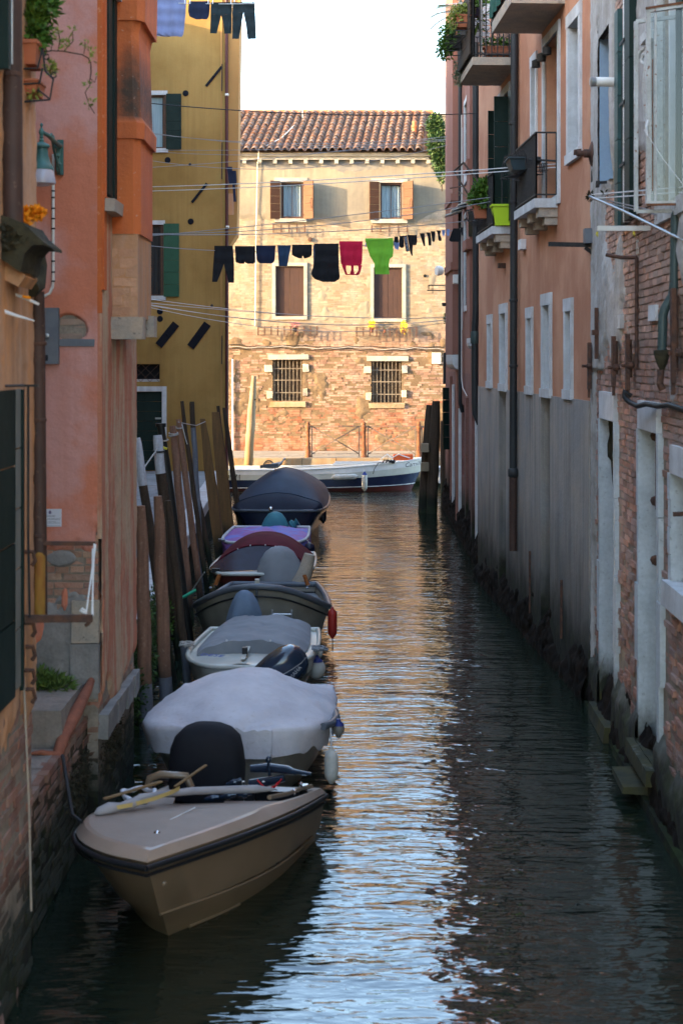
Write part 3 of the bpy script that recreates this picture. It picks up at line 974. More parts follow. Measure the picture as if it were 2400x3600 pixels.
lq = empty('pavement', (-4, 30, 0), kind='structure')
mb = MB()
mb.hexa([(-14, 15.4, -1.5), (LQX(15.4) - .05, 15.4, -1.5), (LQX(44) - .05, 44, -1.5), (-14, 44, -1.5),
         (-14, 15.4, LQZ - .06), (LQX(15.4) - .05, 15.4, LQZ - .06), (LQX(44) - .05, 44, LQZ - .06), (-14, 44, LQZ - .06)])
mb.build('quay_core', m_quayL, lq)
y = 15.47; row = 0
rs = random.Random(9)
while y < 44:
    d = rs.uniform(0.50, 0.7) if y < 34 else rs.uniform(.7, .95)
    d = min(d, 43.98 - y)
    if d < .1:
        break
    xr = LQX(y) - 0.36
    x = xr
    while x > -6.4:
        w = rs.uniform(0.8, 1.3)
        h = LQZ + rs.uniform(-.004, .004)
        MB().box(max(x - w, -6.5) + .006, x - .006, y + .006, y + d - .006, LQZ - .058, h).build('paving_slab', m_paving, lq)
        x -= w
    y += d
y = 15.47
while y < 44:
    d = min(rs.uniform(1.1, 1.7), 44 - y)
    xa, xb = LQX(y), LQX(y + d)
    h = LQZ + rs.uniform(.002, .012)
    MB().hexa([(xa - .36, y + .008, LQZ - .22), (xa, y + .008, LQZ - .22), (xb, y + d - .008, LQZ - .22), (xb - .36, y + d - .008, LQZ - .22),
               (xa - .36, y + .008, h), (xa, y + .008, h), (xb, y + d - .008, h), (xb - .36, y + d - .008, h)]).build('coping_stone', m_stone, lq)
    y += d

# ------------------------------------------------------------------ far facade building
fac = empty('brick_house', (0, 54.9, FQZ), 'three storey brick house in golden sun facing the end of the canal', 'building')
wins = {}
TL = WF.rect(988, 1066, 640, 768)
TR = WF.rect(1335, 1413, 643, 771)
ML = WF.rect(968, 1068, 935, 1112)
MR = WF.rect(1313, 1414, 940, 1120)
BL = WF.rect(958, 1064, 1264, 1410)
BR = WF.rect(1305, 1411, 1269, 1416)
holes = [TL, TR, ML, MR, BL, BR]
mb = MB()
wall_face(mb, WF, -26, 10, FQZ - 0.04, 11.25, holes, d=-0.004, reveal=0.3)
# back and sides so the house is a solid
for (a, b) in (((-26, 54.91), (-26, 66)), ((-26, 66), (10, 66)), ((10, 66), (10, 54.91))):
    mb.quad((a[0], a[1], 0), (b[0], b[1], 0), (b[0], b[1], 11.2), (a[0], a[1], 11.2))
mb.build('wall', m_mortarF, fac)


def inhole(hs, a, b, z, mg=0.0):
    return any(b > h[0] - mg and a < h[1] + mg and h[2] - mg < z < h[3] + mg for h in hs)


def fr_keep(u, z, a, b):
    if inhole([TL, TR, BL, BR], a, b, z, 0.02) or inhole([ML, MR], a, b, z, 0.10):
        return False
    return z < 9.25 or (u > 2.55 and z < 10.7)


def fr_prouder(u, z, r):
    if 1.3 < z < 4.3:
        return r.uniform(-0.016, 0.014) * (0.4 + fbm(np.array([u * .9]), np.array([z * .9]), 5)[0])
    return r.uniform(-0.002, 0.002)


brick_field(WF, fac, -5.2, 4.4, FQZ, 10.7, m_brickF, fr_keep, bl=0.25, bh=0.066, jt=0.011, proud=(0.003, 0.001, fr_prouder), seed=4, header=0.3, flat=.3)


plaster_sheet('lime_joints', WF, fac, -5.3, 4.4, 4.6, 10.9, 0.06, lambda U, Z: U * 0 - (Z < 5.0) * .6 + (fbm(U * 2, Z * 2, 7, 3) - .5) * .5, m_cream, lo=-0.002, hi=0.003, holes=holes, rough=.001)
plaster_sheet('pointing', WF, fac, -5.3, 4.4, .85, 4.7, 0.06, lambda U, Z: (fbm(U * 1.2, Z * 1.2, 8, 4) - .5) * 3, m_mortarF, lo=-0.008, hi=0.006, holes=holes, rough=.002)


def fr_pl(U, Z):
    n = fbm(U * 1.1 + 3, Z * 1.1, 21, 5)
    v = (Z - 8.93) * 7 + (n - 0.5) * 2.2
    v = v - np.clip((U - 2.55) * 3.2, 0, 3.0) * (0.5 + n) + np.clip((Z - 10.6) * 6, 0, 4)
    return v


plaster_sheet('render_coat', WF, fac, -5.3, 4.4, 8.5, 11.02, 0.04, fr_pl, m_cream, lo=-0.02, hi=0.04, holes=[TL, TR])
plaster_sheet('limewash_coat', WF, fac, -5.3, 4.4, 5.2, 8.9, 0.05, lambda U, Z: (fbm(U * 1.6, Z * 1.6, 31, 5) - 0.60) * 9, m_cream, lo=-0.02, hi=0.018, holes=[ML, MR])
plaster_sheet('mortar_patch', WF, fac, -5.3, 4.4, 0.86, 5.0, 0.04, lambda U, Z: (fbm(U * 1.3, Z * 1.5, 44, 5) - 0.64) * 10 + np.clip((U - 2.0) * 1.2, 0, .8) * (Z < 2.2), m_mortarF, lo=-0.03, hi=0.03, holes=[BL, BR])
plaster_sheet('soiled_coat', WF, fac, -5.3, 4.4, 10.4, 11.02, 0.03, lambda U, Z: (Z - 10.66) * 9 + (fbm(U * 1.5, Z * 2.5, 51, 5) - 0.5) * 4.5, m_greywash, lo=-0.004, hi=0.046)
# cornice and its brackets
mb = MB()
mb.wbox(WF, -26, 3.05, 11.03, 11.14, 0.0, 0.20)
mb.wbox(WF, -26, 3.12, 11.14, 11.27, 0.0, 0.27)
mb.build('cornice', m_stoneF, fac)
for k in range(-3, 13):
    x = (860 + 53.7 * k - 1200) / 100.18
    MB().wbox(WF, x - .065, x + .065, 10.90, 11.03, 0.0, 0.20, j=.006).build('cornice_bracket', m_stoneF, fac)
# roof: deck, rows of cover tiles, ridge
RY0, RZ0, RY1, RZ1 = 54.42, 11.30, 58.95, 13.35
SK = 0.42
roofn = Vector((0, -(RZ1 - RZ0), (RY1 - RY0))).normalized()
mb = MB()
mb.quad((-26, RY0 + .1, RZ0 - .02), (3.2, RY0 + .1, RZ0 - .02), (3.2, RY1, RZ1 - .06), (-26, RY1, RZ1 - .06))
mb.quad((-26, RY1, RZ1 - .06), (3.2, RY1, RZ1 - .06), (3.2, 66, 11.2), (-26, 66, 11.2))
mb.add([(3.2, RY0 + .1, RZ0 - .02), (3.2, 66, 11.2), (3.2, RY1, RZ1 - .06)], [(0, 1, 2)])
roof = mb.build('roof', m_tile, fac)
slope = Vector((SK, RY1 - RY0, RZ1 - RZ0))
sl = slope.length
sd = slope.normalized()
side = sd.cross(roofn).normalized()
if side.x < 0:
    side = -side


def tile_mesh(r0, r1, L, seed):
    rq = random.Random(seed)
    me = bpy.data.meshes.new('roof_tile')
    vs = []; n = 7
    for (rr, yy) in ((r0, 0), (r1, L)):
        for (th, off) in ((0, 0), (0.016, 0)):
            for q in range(n):
                a = PI * q / (n - 1)
                vs.append(((rr - th) * math.cos(a), yy, (rr - th) * math.sin(a) * 0.85 + rq.uniform(-.002, .002)))
    fs = []
    for q in range(n - 1):
        fs.append((q, q + 1, 2 * n + q + 1, 2 * n + q))
        fs.append((n + q + 1, n + q, q, q + 1)[::-1])
    fs.append((0, 2 * n, 3 * n, n))
    fs.append((n - 1, 2 * n - 1, 4 * n - 1, 3 * n - 1))
    me.from_pydata(vs, [], fs)
    me.materials.append(m_tile)
    me.polygons.foreach_set('use_smooth', [True] * len(me.polygons))
    me.set_sharp_from_angle(angle=R(50))
    return me


tiles = [tile_mesh(0.108, 0.078, 0.45, k) for k in range(5)]
rot = Matrix((side, sd, roofn)).transposed()
nrow = 13
pitch = sl / nrow
cnt_t = 0
V = []; F = []
rs = random.Random(3)
for c in range(-22, 12):
    xc = -0.05 + c * 0.272
    if xc > 2.85 or xc + SK < -5.4:
        continue
    for r in range(nrow):
        t = r * pitch - 0.06
        p = Vector((xc, RY0, RZ0)) + sd * t + roofn * (0.045 + 0.012 * rs.random()) + side * rs.uniform(-.008, .008)
        M = (rot @ Matrix.Rotation(rs.uniform(-.04, .04), 3, 'Z') @ Matrix.Rotation(-0.05, 3, 'X')).to_4x4()
        if in_frame(p) and cnt_t < 300:
            ob = bpy.data.objects.new('roof_tile', tiles[rs.randrange(5)])
            COL.objects.link(ob); ob.parent = roof
            M.translation = p - ORG[roof]
            ob.matrix_local = M
            cnt_t += 1
        else:
            M.translation = p
            me = tiles[rs.randrange(5)]
            k = len(V)
            V += [M @ v.co for v in me.vertices]
            F += [tuple(k + i for i in f.vertices) for f in me.polygons]
if V:
    o = MB(); o.v = [tuple(v) for v in V]; o.f = F; o.m = [0] * len(F)
    o.build('tile_rows', m_tile, roof, smooth=50, kind='stuff')
# channel tiles between the rows
o = MB()
for c in range(-23, 12):
    xc = -0.05 + (c + .5) * 0.272
    if xc > 3.0:
        continue
    for r in range(nrow):
        rings = []
        for (t, rr) in ((r * pitch - .05, 0.07), ((r + 1) * pitch + .02, 0.085)):
            b = Vector((xc, RY0, RZ0)) + sd * t
            rings.append([b + side * (rr * math.cos(PI * q / 5)) + roofn * (0.055 - rr * .7 * math.sin(PI * q / 5)) for q in range(6)])
        o.loft(rings, False, False)
o.build('channel_tiles', m_tile, roof, smooth=40, kind='stuff')
for k in range(-13, 8):
    x = k * 0.43
    MB().tube([(x, RY1, RZ1 - .03), (x + .45, RY1, RZ1 + .0)], [0.13, 0.115], n=10).build('ridge_tile', m_tileridge, roof, smooth=40)
# parapet at the right end, vent pipe
mb = MB(); mb.box(3.22, 4.1, 54.75, 58.6, 11.2, 12.55); mb.box(3.16, 4.1, 54.7, 58.6, 12.55, 12.66)
mb.build('parapet', m_cream, fac)
MB().lathe((2.62, 56.3, 12.1), [(0.085, 0), (0.085, .28), (.11, .3), (.11, .36), (.07, .38), (.085, .5), (0.04, .53)], 12).build('vent_pipe', m_tileridge, fac, smooth=40)

# windows of the facade
for k, (h, sx) in enumerate(((TL, 0), (TR, 0))):
    f = MB()
    frame4(f, WF, h[0] + .06, h[1] - .06, h[2] + .07, h[3] - .06, 0.06, -0.10, -0.02)
    w = f.build('window', m_darkwood, fac)
    c = MB()
    n = 26
    u0, u1, z0, z1 = h[0] + .07, h[1] - .07, h[2] + .08, h[3] - .08
    top = []; bot = []
    for q in range(n + 1):
        u = u0 + (u1 - u0) * q / n
        dd = -0.17 + 0.02 * math.sin(q * 1.9 + k) + 0.012 * math.sin(q * 0.8)
        top.append(WF.pt(u, z1, dd)); bot.append(WF.pt(u, z0, dd - .01))
    c.loft([bot, top], False, False)
    c.build('curtain', m_curtain, w, smooth=60)
    MB().quad(WF.pt(u0, z0, -.26), WF.pt(u1, z0, -.26), WF.pt(u1, z1, -.26), WF.pt(u0, z1, -.26)).build('room_dark', m_dark, w)
    MB().wbox(WF, (u0 + u1) / 2 - .012, (u0 + u1) / 2 + .012, z0, z1, -.13, -.11).build('mullion', m_darkwood, w)
    lx0, lx1 = (WF.at(963, 0)[0], WF.at(1080, 0)[0]) if k == 0 else (WF.at(1303, 0)[0], WF.at(1432, 0)[0])
    MB().wbox(WF, lx0, lx1, h[3] + .003, h[3] + .15, 0.0, 0.07, j=.008).build('lintel', m_stoneF, w)
    MB().wbox(WF, lx0 + .02, lx1 - .02, h[2] - .14, h[2] - .003, 0.0, 0.12, j=.008).build('sill', m_stoneF, w)
    # shutters folded back: the left one lies nearly flat, the right one stands off the wall and throws a long shadow
    zz0, zz1 = h[2] - .03, h[3] + .03
    sL = empty('shutter', WF.pt(h[0] - .02, zz0, .05)); sL.parent = fac; sL.location = WF.pt(h[0] - .02, zz0, .05) - ORG[fac]
    panel_planks(sL, (h[0] - .03, 54.80), (h[0] - .37, 54.70), zz0, zz1, 0.04, 5, m_brownsh if k else m_brownsh2 if False else m_brownsh)
    sR = empty('shutter', WF.pt(h[1] + .02, zz0, .05)); sR.parent = fac; sR.location = WF.pt(h[1] + .02, zz0, .05) - ORG[fac]
    panel_planks(sR, (h[1] + .03, 54.80), (h[1] + .36, 54.48), zz0, zz1, 0.04, 5, m_brownsh)
    MB().tube([(h[1] + .29, 54.5, zz0 + .35), (h[1] + .26, 54.46, zz0 + .45), (h[1] + .26, 54.46, zz0 + .65), (h[1] + .29, 54.5, zz0 + .72)], .012, 6).build('latch', m_iron, sR)
    for zc in (zz0 + .15, zz1 - .15):
        MB().wbox(WF, h[1] + .0, h[1] + .06, zc - .02, zc + .02, 0.02, 0.13).build('hinge', m_iron, fac)
for k, h in enumerate((ML, MR)):
    f = MB()
    frame4(f, WF, h[0], h[1], h[2], h[3], 0.115, -0.01, 0.055)
    w = f.build('window', m_stoneF, fac)
    um = (h[0] + h[1]) / 2
    for (a, b) in ((h[0] + .01, um - .004), (um + .004, h[1] - .01)):
        for q in range(3):
            aa = a + (b - a) * q / 3; bb = a + (b - a) * (q + 1) / 3
            MB().wbox(WF, aa + .002, bb - .002, h[2] + .01, h[3] - .01, -0.09, -0.05 + .002 * q).build('shutter_board', m_brownsh2, w)
for k, h in enumerate((BL, BR)):
    f = MB()
    for q in range(8):
        u = h[0] + (h[1] - h[0]) * (q + .5) / 8
        f.wbox(WF, u - .012, u + .012, h[2] - .02, h[3] + .02, -0.055, -0.031)
    for zz in (.12, .42, .70):
        z = h[2] + (h[3] - h[2]) * zz + .12
        f.wbox(WF, h[0] - .02, h[1] + .02, z - .018, z + .018, -0.03, -0.018)
    w = f.build('window_grille', m_grille, fac)
    MB().quad(WF.pt(h[0], h[2], -.29), WF.pt(h[1], h[2], -.29), WF.pt(h[1], h[3], -.29), WF.pt(h[0], h[3], -.29)).build('window_pane', m_darkbrown, w)
    l0, l1 = (-2.575, -1.15) if k == 0 else (0.89, 2.33)
    MB().wbox(WF, l0, l1, h[3] + .0, h[3] + .17, -0.02, 0.06, j=.015).build('lintel', m_stoneF, w)
    MB().wbox(WF, h[0] - .1, h[1] + .1, h[2] - .2, h[2] - .02, -0.02, 0.07, j=.025).build('sill', m_coping, w)
    for (a, b, z0_, z1_) in ((h[0] - .27, h[0] - .01, h[3] - .42, h[3] - .18), (h[1] + .01, h[1] + .2, h[3] - .42, h[3] - .16), (h[0] - .2, h[0] - .01, h[2] + .1, h[2] + .35), (h[1] + .01, h[1] + .15, h[2] + .2, h[2] + .45)):
        MB().wbox(WF, a, b, z0_, z1_, -0.02, 0.06, j=.02).build('jamb_stone', m_stonewarm if z0_ < h[2] + .3 else m_stoneF, w)

# iron racks for flower boxes under the windows
def rack(x0, x1, zt, zb, Y, nbar, name, label, cat='planter rack', group=None, dep=0.22):
    t = MB()
    for z in (zt, (zt + zb) / 2, zb):
        t.tube([(x0, Y, z), (x0, Y - dep, z), (x1, Y - dep, z), (x1, Y, z)], .014, 5)
    for q in range(nbar):
        x = x0 + (x1 - x0) * q / (nbar - 1)
        t.bar((x, Y - dep - .012, zt + .03), (x, Y - dep - .012, zb - .02), .05, .012)
        t.bar((x, Y, zb - .01), (x, Y - dep, zb - .01), .012, .008)
    return t.build(name, m_iron, None, label=label, cat=cat, group=group)


r1 = WF.rect(909, 1115, 1150, 1178); r2 = WF.rect(1253, 1462, 1153, 1182)
rack(r1[0], r1[1], r1[3], r1[2], 54.86, 10, 'planter_rack', 'long iron planter rack with one pink plant under the left middle window', group='iron planter racks on the brick house')
rack(r2[0], r2[1], r2[3], r2[2], 54.86, 10, 'planter_rack', 'long iron planter rack with yellow flowers under the right middle window', group='iron planter racks on the brick house')
r3 = WF.rect(962, 1072, 792, 818); r4 = WF.rect(1306, 1430, 797, 816)
rack(r3[0], r3[1], r3[3], r3[2], 54.86, 5, 'planter_rack', 'short rusty planter rack under the left upper window', group='iron planter racks on the brick house', dep=.16)
rack(r4[0], r4[1], r4[3], r4[2], 54.86, 5, 'planter_rack', 'short rusty planter rack under the right upper window', group='iron planter racks on the brick house', dep=.16)


def pot_plant(c, r, h, potm, leafm, n, size, blobs, label, seed=1, cat='potted plant', stem=True, group=None):
    t = empty('potted_plant', c, label, cat, group)
    MB().lathe(c, [(r * .7, 0), (r * .95, h * .85), (r * 1.06, h * .86), (r * 1.06, h), (r * .9, h), (r * .85, h * .9)], 12).build('pot', potm, t, smooth=40)
    foliage('leaves', [(tuple(Vector(c) + Vector(b[0])), b[1]) for b in blobs], n, size, leafm, t, seed)
    return t


pot_plant((-1.63, 54.72, 5.0), .09, .16, m_ironblack, m_pinkf, 160, .06, [((0, 0, .24), (.22, .1, .1))], 'pink flowering plant in a dark pot in the left rack', 3)
pot_plant((1.05, 54.72, 4.98), .08, .16, m_terra, m_yellowf, 170, .07, [((0, 0, .28), (.09, .09, .18))], 'upright yellow flowers in a terracotta pot at the left of the right rack', 4)
pot_plant((2.18, 54.72, 4.95), .08, .14, m_terra, m_yellowf, 210, .07, [((0, 0, .22), (.11, .09, .24))], 'taller yellow flowers spilling over the right end of the rack', 5)
pot_plant((1.5, 54.72, 4.98), .06, .12, m_terra, m_leafd, 40, .05, [((0, 0, .14), (.05, .05, .05))], 'small terracotta pot with sparse leaves in the middle of the right rack', 6)
# small bicycle-like ornament of wire in the right rack
mb = MB()
for cx in (1.75, 1.93):
    mb.tube([(cx + .08 * math.cos(a), 54.66, 5.06 + .08 * math.sin(a)) for a in [2 * PI * q / 14 for q in range(15)]], .008, 5)
mb.tube([(1.75, 54.66, 5.06), (1.82, 54.66, 5.2), (1.95, 54.66, 5.2), (1.93, 54.66, 5.06)], .008, 5)
mb.build('wire_ornament', m_ironblack, None, label='small black wire ornament with two rings in the right flower rack', cat='ornament')

# services on the facade
mb = MB()
for q in range(3):
    pts = []
    for i in range(40):
        x = -4.6 + i * 0.21
        pts.append((x, 54.85 - .012 * q, 4.55 - .05 * q - 0.10 * (i / 40) + 0.025 * math.sin(i * .55 + q) + (.02 * math.sin(i * 1.7))))
    mb.tube(pts, .013, 6, mi=0 if q == 1 else 1)
mb.build('cable_run', [m_rope, m_wired], None, smooth=50, label='bundle of cables running across the brick house above the barred windows', cat='cable')
MB().tube([(-3.8, 54.84, .86), (-3.81, 54.84, 4.05)], .028, 10).build('drain_pipe', m_plastic_w, None, smooth=50, label='thin white pipe standing against the left of the brick house', cat='pipe')
a = WF.at(912, 545)
MB().tube([(a[0] + 1.15, 56.9, 12.55), (a[0] + .75, 55.5, 11.9), (a[0], 54.5, 11.35), (a[0] - .02, 54.55, 11.0), (a[0] - .06, 54.8, 10.9), (a[0] - .12, 54.84, 8.0), (a[0] - .15, 54.84, 5.2)], .016, 7).build('cable', m_plastic_w, None, smooth=50, label='thin white cable running down the roof tiles and the brick house', cat='cable')
r = WF.rect(1517, 1548, 1240, 1278)
mb = MB(); mb.wbox(WF, r[0], r[1], r[2], r[3], .0, .1)
mb.wbox(WF, (r[0] + r[1]) / 2 - .02, (r[0] + r[1]) / 2 + .02, (r[2] + r[3]) / 2 - .02, (r[2] + r[3]) / 2 + .01, .1, .103)
mb.build('junction_box', m_plastic_w, None, label='square cream junction box on the right of the brick house', cat='junction box')
MB().lathe((-1.1, 54.88, 8.25), [(.08, 0), (.08, .05), (.05, .06)], 12, axis=(0, -1, 0)).build('wall_vent', m_iron, fac, smooth=40)
for (px, py) in ((1493, 970), (1473, 592)):
    u, z = WF.at(px, py)
    MB().lathe((u, 54.885, z), [(.055, 0), (.055, .012), (.04, .013)], 12, axis=(0, -1, 0)).build('wall_hole', m_dark, fac)
# television aerial with two birds
mb = MB()
mb.tube([(-1.44, 58.0, 12.9), (-1.44, 58.0, 14.05)], .012, 5)
for (x0, x1, z0, z1) in ((-2.28, -1.36, 13.62, 13.5), (-2.28, -1.36, 13.98, 13.94)):
    mb.tube([(x0, 58, z0), (x1, 58, z1)], .012, 5)
    for q in range(4):
        x = x0 + (x1 - x0) * (q + .3) / 4
        mb.tube([(x, 57.8, z0 - (z0 - z1) * q / 4), (x, 58.2, z0 - (z0 - z1) * q / 4)], .006, 4)
mb.build('aerial', m_alu, None, label='thin television aerial above the tiled roof', cat='aerial')
for k, x in enumerate((-1.76, -1.62)):
    o = MB()
    o.loft([[Vector((x + dx, 58 + .03 * math.cos(2 * PI * q / 8) * r_, 13.6 + .03 * dx * 10 * .3 + .035 * math.sin(2 * PI * q / 8) * r_ + dz)) for q in range(8)]
            for (dx, r_, dz) in ((-.08, .15, -.03), (-.04, .8, -.01), (.0, 1.1, 0), (.03, .8, .03), (.05, .6, .06), (.075, .5, .065), (.1, .08, .06))], True, True)
    o.build('bird', m_stone, None, smooth=60, label='small pale bird perched on the aerial, ' + ('left of the two' if k == 0 else 'right of the two'), cat='bird', group='birds on the aerial')
iv = empty('ivy', (3.4, 54.2, 10.0), 'dark green climbing plant hanging over the right end of the roof', 'climbing plant')
foliage('leaves', [((3.25, 54.2, 12.15), (.3, .2, .42)), ((3.3, 54.1, 11.5), (.32, .22, .5)), ((3.38, 54.1, 10.9), (.22, .15, .45)), ((3.45, 54.1, 10.45), (.13, .1, .35))], 3600, .12, m_leafd, iv, 8)
MB().tube([(3.5, 54.5, 9.9), (3.42, 54.4, 10.9), (3.3, 54.35, 12.1)], .02, 6).build('stem', m_poledk, iv)
foliage_o = empty('hanging_plant', (3.45, 52.0, 5.0), 'dark leafy plant in a black basket at the corner of the pink house', 'hanging plant')
foliage('leaves', [((3.47, 50.5, 5.42), (.16, .16, .16)), ((3.42, 50.5, 5.3), (.12, .12, .12))], 420, .09, m_leafd, foliage_o, 12)
MB().lathe((3.5, 50.5, 5.05), [(.1, 0), (.15, .2), (.16, .21), (.12, .2)], 10).build('basket', m_ironblack, foliage_o)

# ------------------------------------------------------------------ ochre house at the left (C)
och = empty('ochre_house', (-8, 44.6, 0), 'tall ochre rendered house on the left with green shutters and slanting wall plates', 'building')
W1 = WC.rect(500, 577, 334, 522)
W2 = WC.rect(500, 568, 790, 1040)
W3 = WC.rect(480, 562, 1280, 1342)
D1 = WC.rect(482, 570, 1376, 1652)
D1 = (D1[0] - .35, D1[1], LQZ - .05, D1[3])
W3 = (W3[0] - .3, W3[1], W3[2], W3[3])
W1 = (W1[0] - .5, W1[1], W1[2], W1[3]); W2 = (W2[0] - .5, W2[1], W2[2], W2[3])
CX = -3.26
mb = MB()
wall_face(mb, WC, -14, CX, 0.0, 14.6, [W1, W2, W3, D1], reveal=0.22)
mb.quad((CX, 44, 0), (CX, 45.3, 0), (CX, 45.3, 14.6), (CX, 44, 14.6))
mb.quad((CX, 45.3, 0), (-14, 45.3, 0), (-14, 45.3, 14.6), (CX, 45.3, 14.6))
mb.quad((-14, 44, 14.6), (CX, 44, 14.6), (CX, 45.3, 14.6), (-14, 45.3, 14.6))
mb.build('wall', m_ochre, och)
# corner strip, flue on the corner
mb = MB(); mb.box(CX - .14, CX - .085, 43.975, 43.998, .9, 14.6)
mb.build('corner_strip', m_ochre2, och)
mb = MB()
sec = lambda z, x1: [Vector((CX + .002, 43.99, z)), Vector((x1, 43.99, z)), Vector((x1, 44.9, z)), Vector((CX + .002, 44.9, z))]
mb.loft([sec(7.15, CX + .06), sec(7.55, CX + .32), sec(8.3, CX + .34), sec(14.6, CX + .42)], True, True)
mb.build('corner_flue', m_ochre2, och)
MB().box(CX + .06, CX + .24, 43.984, 43.988, 8.1, 8.7).build('pale_patch', m_peach, och)


def windowC(h, green, bw, sh, nb, lab):
    f = MB()
    f.wbox(WC, h[0] - .1, h[1] + .1, h[3], h[3] + .12, -.01, .03)
    w = f.build('window', m_stone, och)
    MB().wbox(WC, h[0] - .1, h[1] + .12, h[2] - .12, h[2], -.01, .06).build('sill', m_stone, w)
    g = MB(); frame4(g, WC, h[0] + .05, h[1] - .05, h[2] + .05, h[3] - .05, .05, -.16, -.08)
    g.build('frame', m_darkwood, w)
    MB().quad(WC.pt(h[0], h[2], -.15), WC.pt(h[1], h[2], -.15), WC.pt(h[1], h[3], -.15), WC.pt(h[0], h[3], -.15)).build('pane', m_curtain if nb else m_glass, w)
    s = empty('shutter', WC.pt(h[1], h[2], .05)); s.parent = och; s.location = WC.pt(h[1], h[2], .05) - ORG[och]
    planks(WC, s, h[1] + .07, h[1] + .07 + sh, h[2] - .03, h[3] + .03, .035, .075, 6, green)
    MB().wbox(WC, h[1] + .01, h[1] + .055, h[2], h[3], -.02, .04).build('jamb', m_darkwood, s)
    return w


windowC(W1, m_green, .1, .42, True, '')
w2_ = windowC(W2, m_green2, .1, .43, False, '')
mb = MB()
for q in range(6):
    u = W2[1] - .1 - q * .12
    mb.tube([WC.pt(u, W2[2], -.04), WC.pt(u, W2[3], -.04)], .01, 5)
mb.build('window_bars', m_ironblack, w2_)
mb = MB()
for q in range(5):
    x = W3[1] - .02 - q * .26
    mb.bar(WC.pt(x, W3[2], -.05), WC.pt(x - .52, W3[3] + .02, -.05), .022, .01)
    mb.bar(WC.pt(x - .52 + .26, W3[2], -.065), WC.pt(x + .26 if q else x, W3[3] if q else W3[2] + .27, -.065), .022, .01)
g = mb.build('window_grille', m_iron, och)
MB().quad(WC.pt(W3[0], W3[2], -.2), WC.pt(W3[1], W3[2], -.2), WC.pt(W3[1], W3[3], -.2), WC.pt(W3[0], W3[3], -.2)).build('pane', m_dark, g)
MB().wbox(WC, W3[0], W3[1], W3[2], W3[2] + .07, -.2, -.09).build('inner_sill', m_stone, g)
# street door with stone frame
f = MB()
f.wbox(WC, D1[1], D1[1] + .13, D1[2], D1[3], -.01, .04)
f.wbox(WC, D1[0] - .1, D1[1] + .13, D1[3], D1[3] + .14, -.01, .04)
dr = f.build('door', m_stone, och)
planks(WC, dr, D1[0], D1[1] - .005, D1[2] + .06, D1[3] - .01, -.14, -.08, 8, m_green)
MB().wbox(WC, D1[1] - .2, D1[1] - .03, 2.35, 2.40, -.08, -.06).build('handle', m_alu, dr)


def plateC(x0, y0, x1, y1, w, th=.03):
    a = WC.at(x0, y0); b = WC.at(x1, y1)
    o = MB().bar(WC.pt(a[0], a[1], th / 2 + .004), WC.pt(b[0], b[1], th / 2 + .004), w, th, up=(0, -1, 0))
    o2 = o.build('wall_plate', m_plate, och)
    mid = ((a[0] + b[0]) / 2, (a[1] + b[1]) / 2)
    MB().lathe(WC.pt(mid[0], mid[1], th), [(.035, 0), (.035, .02), (.02, .03)], 8, axis=(0, -1, 0)).build('bolt', m_plate, o2)


plateC(780, 235, 725, 303, .07); plateC(728, 645, 675, 712, .07)
plateC(620, 1138, 558, 1215, .22, .035); plateC(730, 1138, 670, 1220, .22, .035)
for (x, y) in ((653, 328), (590, 563), (671, 779), (563, 1095), (563, 1121)):
    u, z = WC.at(x, y)
    MB().lathe(WC.pt(u, z, .002), [(.085, 0), (.085, .015), (.07, .02)], 18, axis=(0, -1, 0)).build('wall_disc', m_plate, och, smooth=40)
MB().tube([(CX + .045, 43.95, .9), (CX + .045, 43.95, 7.05), (CX + .03, 43.93, 18)], .045, 10).build('downpipe', mat('oxblood_downpipe', (0.07, 0.018, 0.018), rough=.5), None, smooth=50, label='dark red downpipe on the corner of the ochre house', cat='downpipe')
for (ya, yb) in ((1180, 1280), (500, 630), (225, 320)):
    MB().tube([P(781, ya, 43.93), P(780, yb, 43.93)], .014, 6).build('corner_rod', m_ironblack, och)
for (x, y) in ((798, 333), (800, 798)):
    p = P(x, y, 43.9)
    MB().lathe(p - Vector((.05, 0, 0)), [(.03, 0), (.045, .02), (.03, .04), (.045, .08), (.02, .1)], 10, axis=(1, 0, 0)).build('insulator', m_plastic_w, och, smooth=50)

# unseen block added on the left bank to keep sun off the right-hand walls
blk = empty('shade_block', (-10, 30, 0), 'plain unseen block added on the left bank to shade the canal walls', 'building')
mb = MB(); mb.box(-14, -6.5, 15.85, 43.98, 0, 14)
mb.build('wall', m_ochre, blk)
# ------------------------------------------------------------------ right bank: orange house (O)
org_h = empty('orange_house', (3.2, 23.5, 0), 'orange rendered house on the right with a grey cement base and four balconies', 'building')
OY0, OY1 = 18.25, 28.9


def zof(Y, py):
    return CAMZ - (py - HZ) * Y / FPX


def wrect(W, x0, x1, y0, y1):
    """opening from pixels: rows read at the far edge (x0)"""
    ua = W.at(x0, 0)[0]; ub = W.at(x1, 0)[0]
    return (min(ua, ub), max(ua, ub), zof(ua, y1), zof(ua, y0))


GZ = 3.53        # where the grey base stops
OW = {}
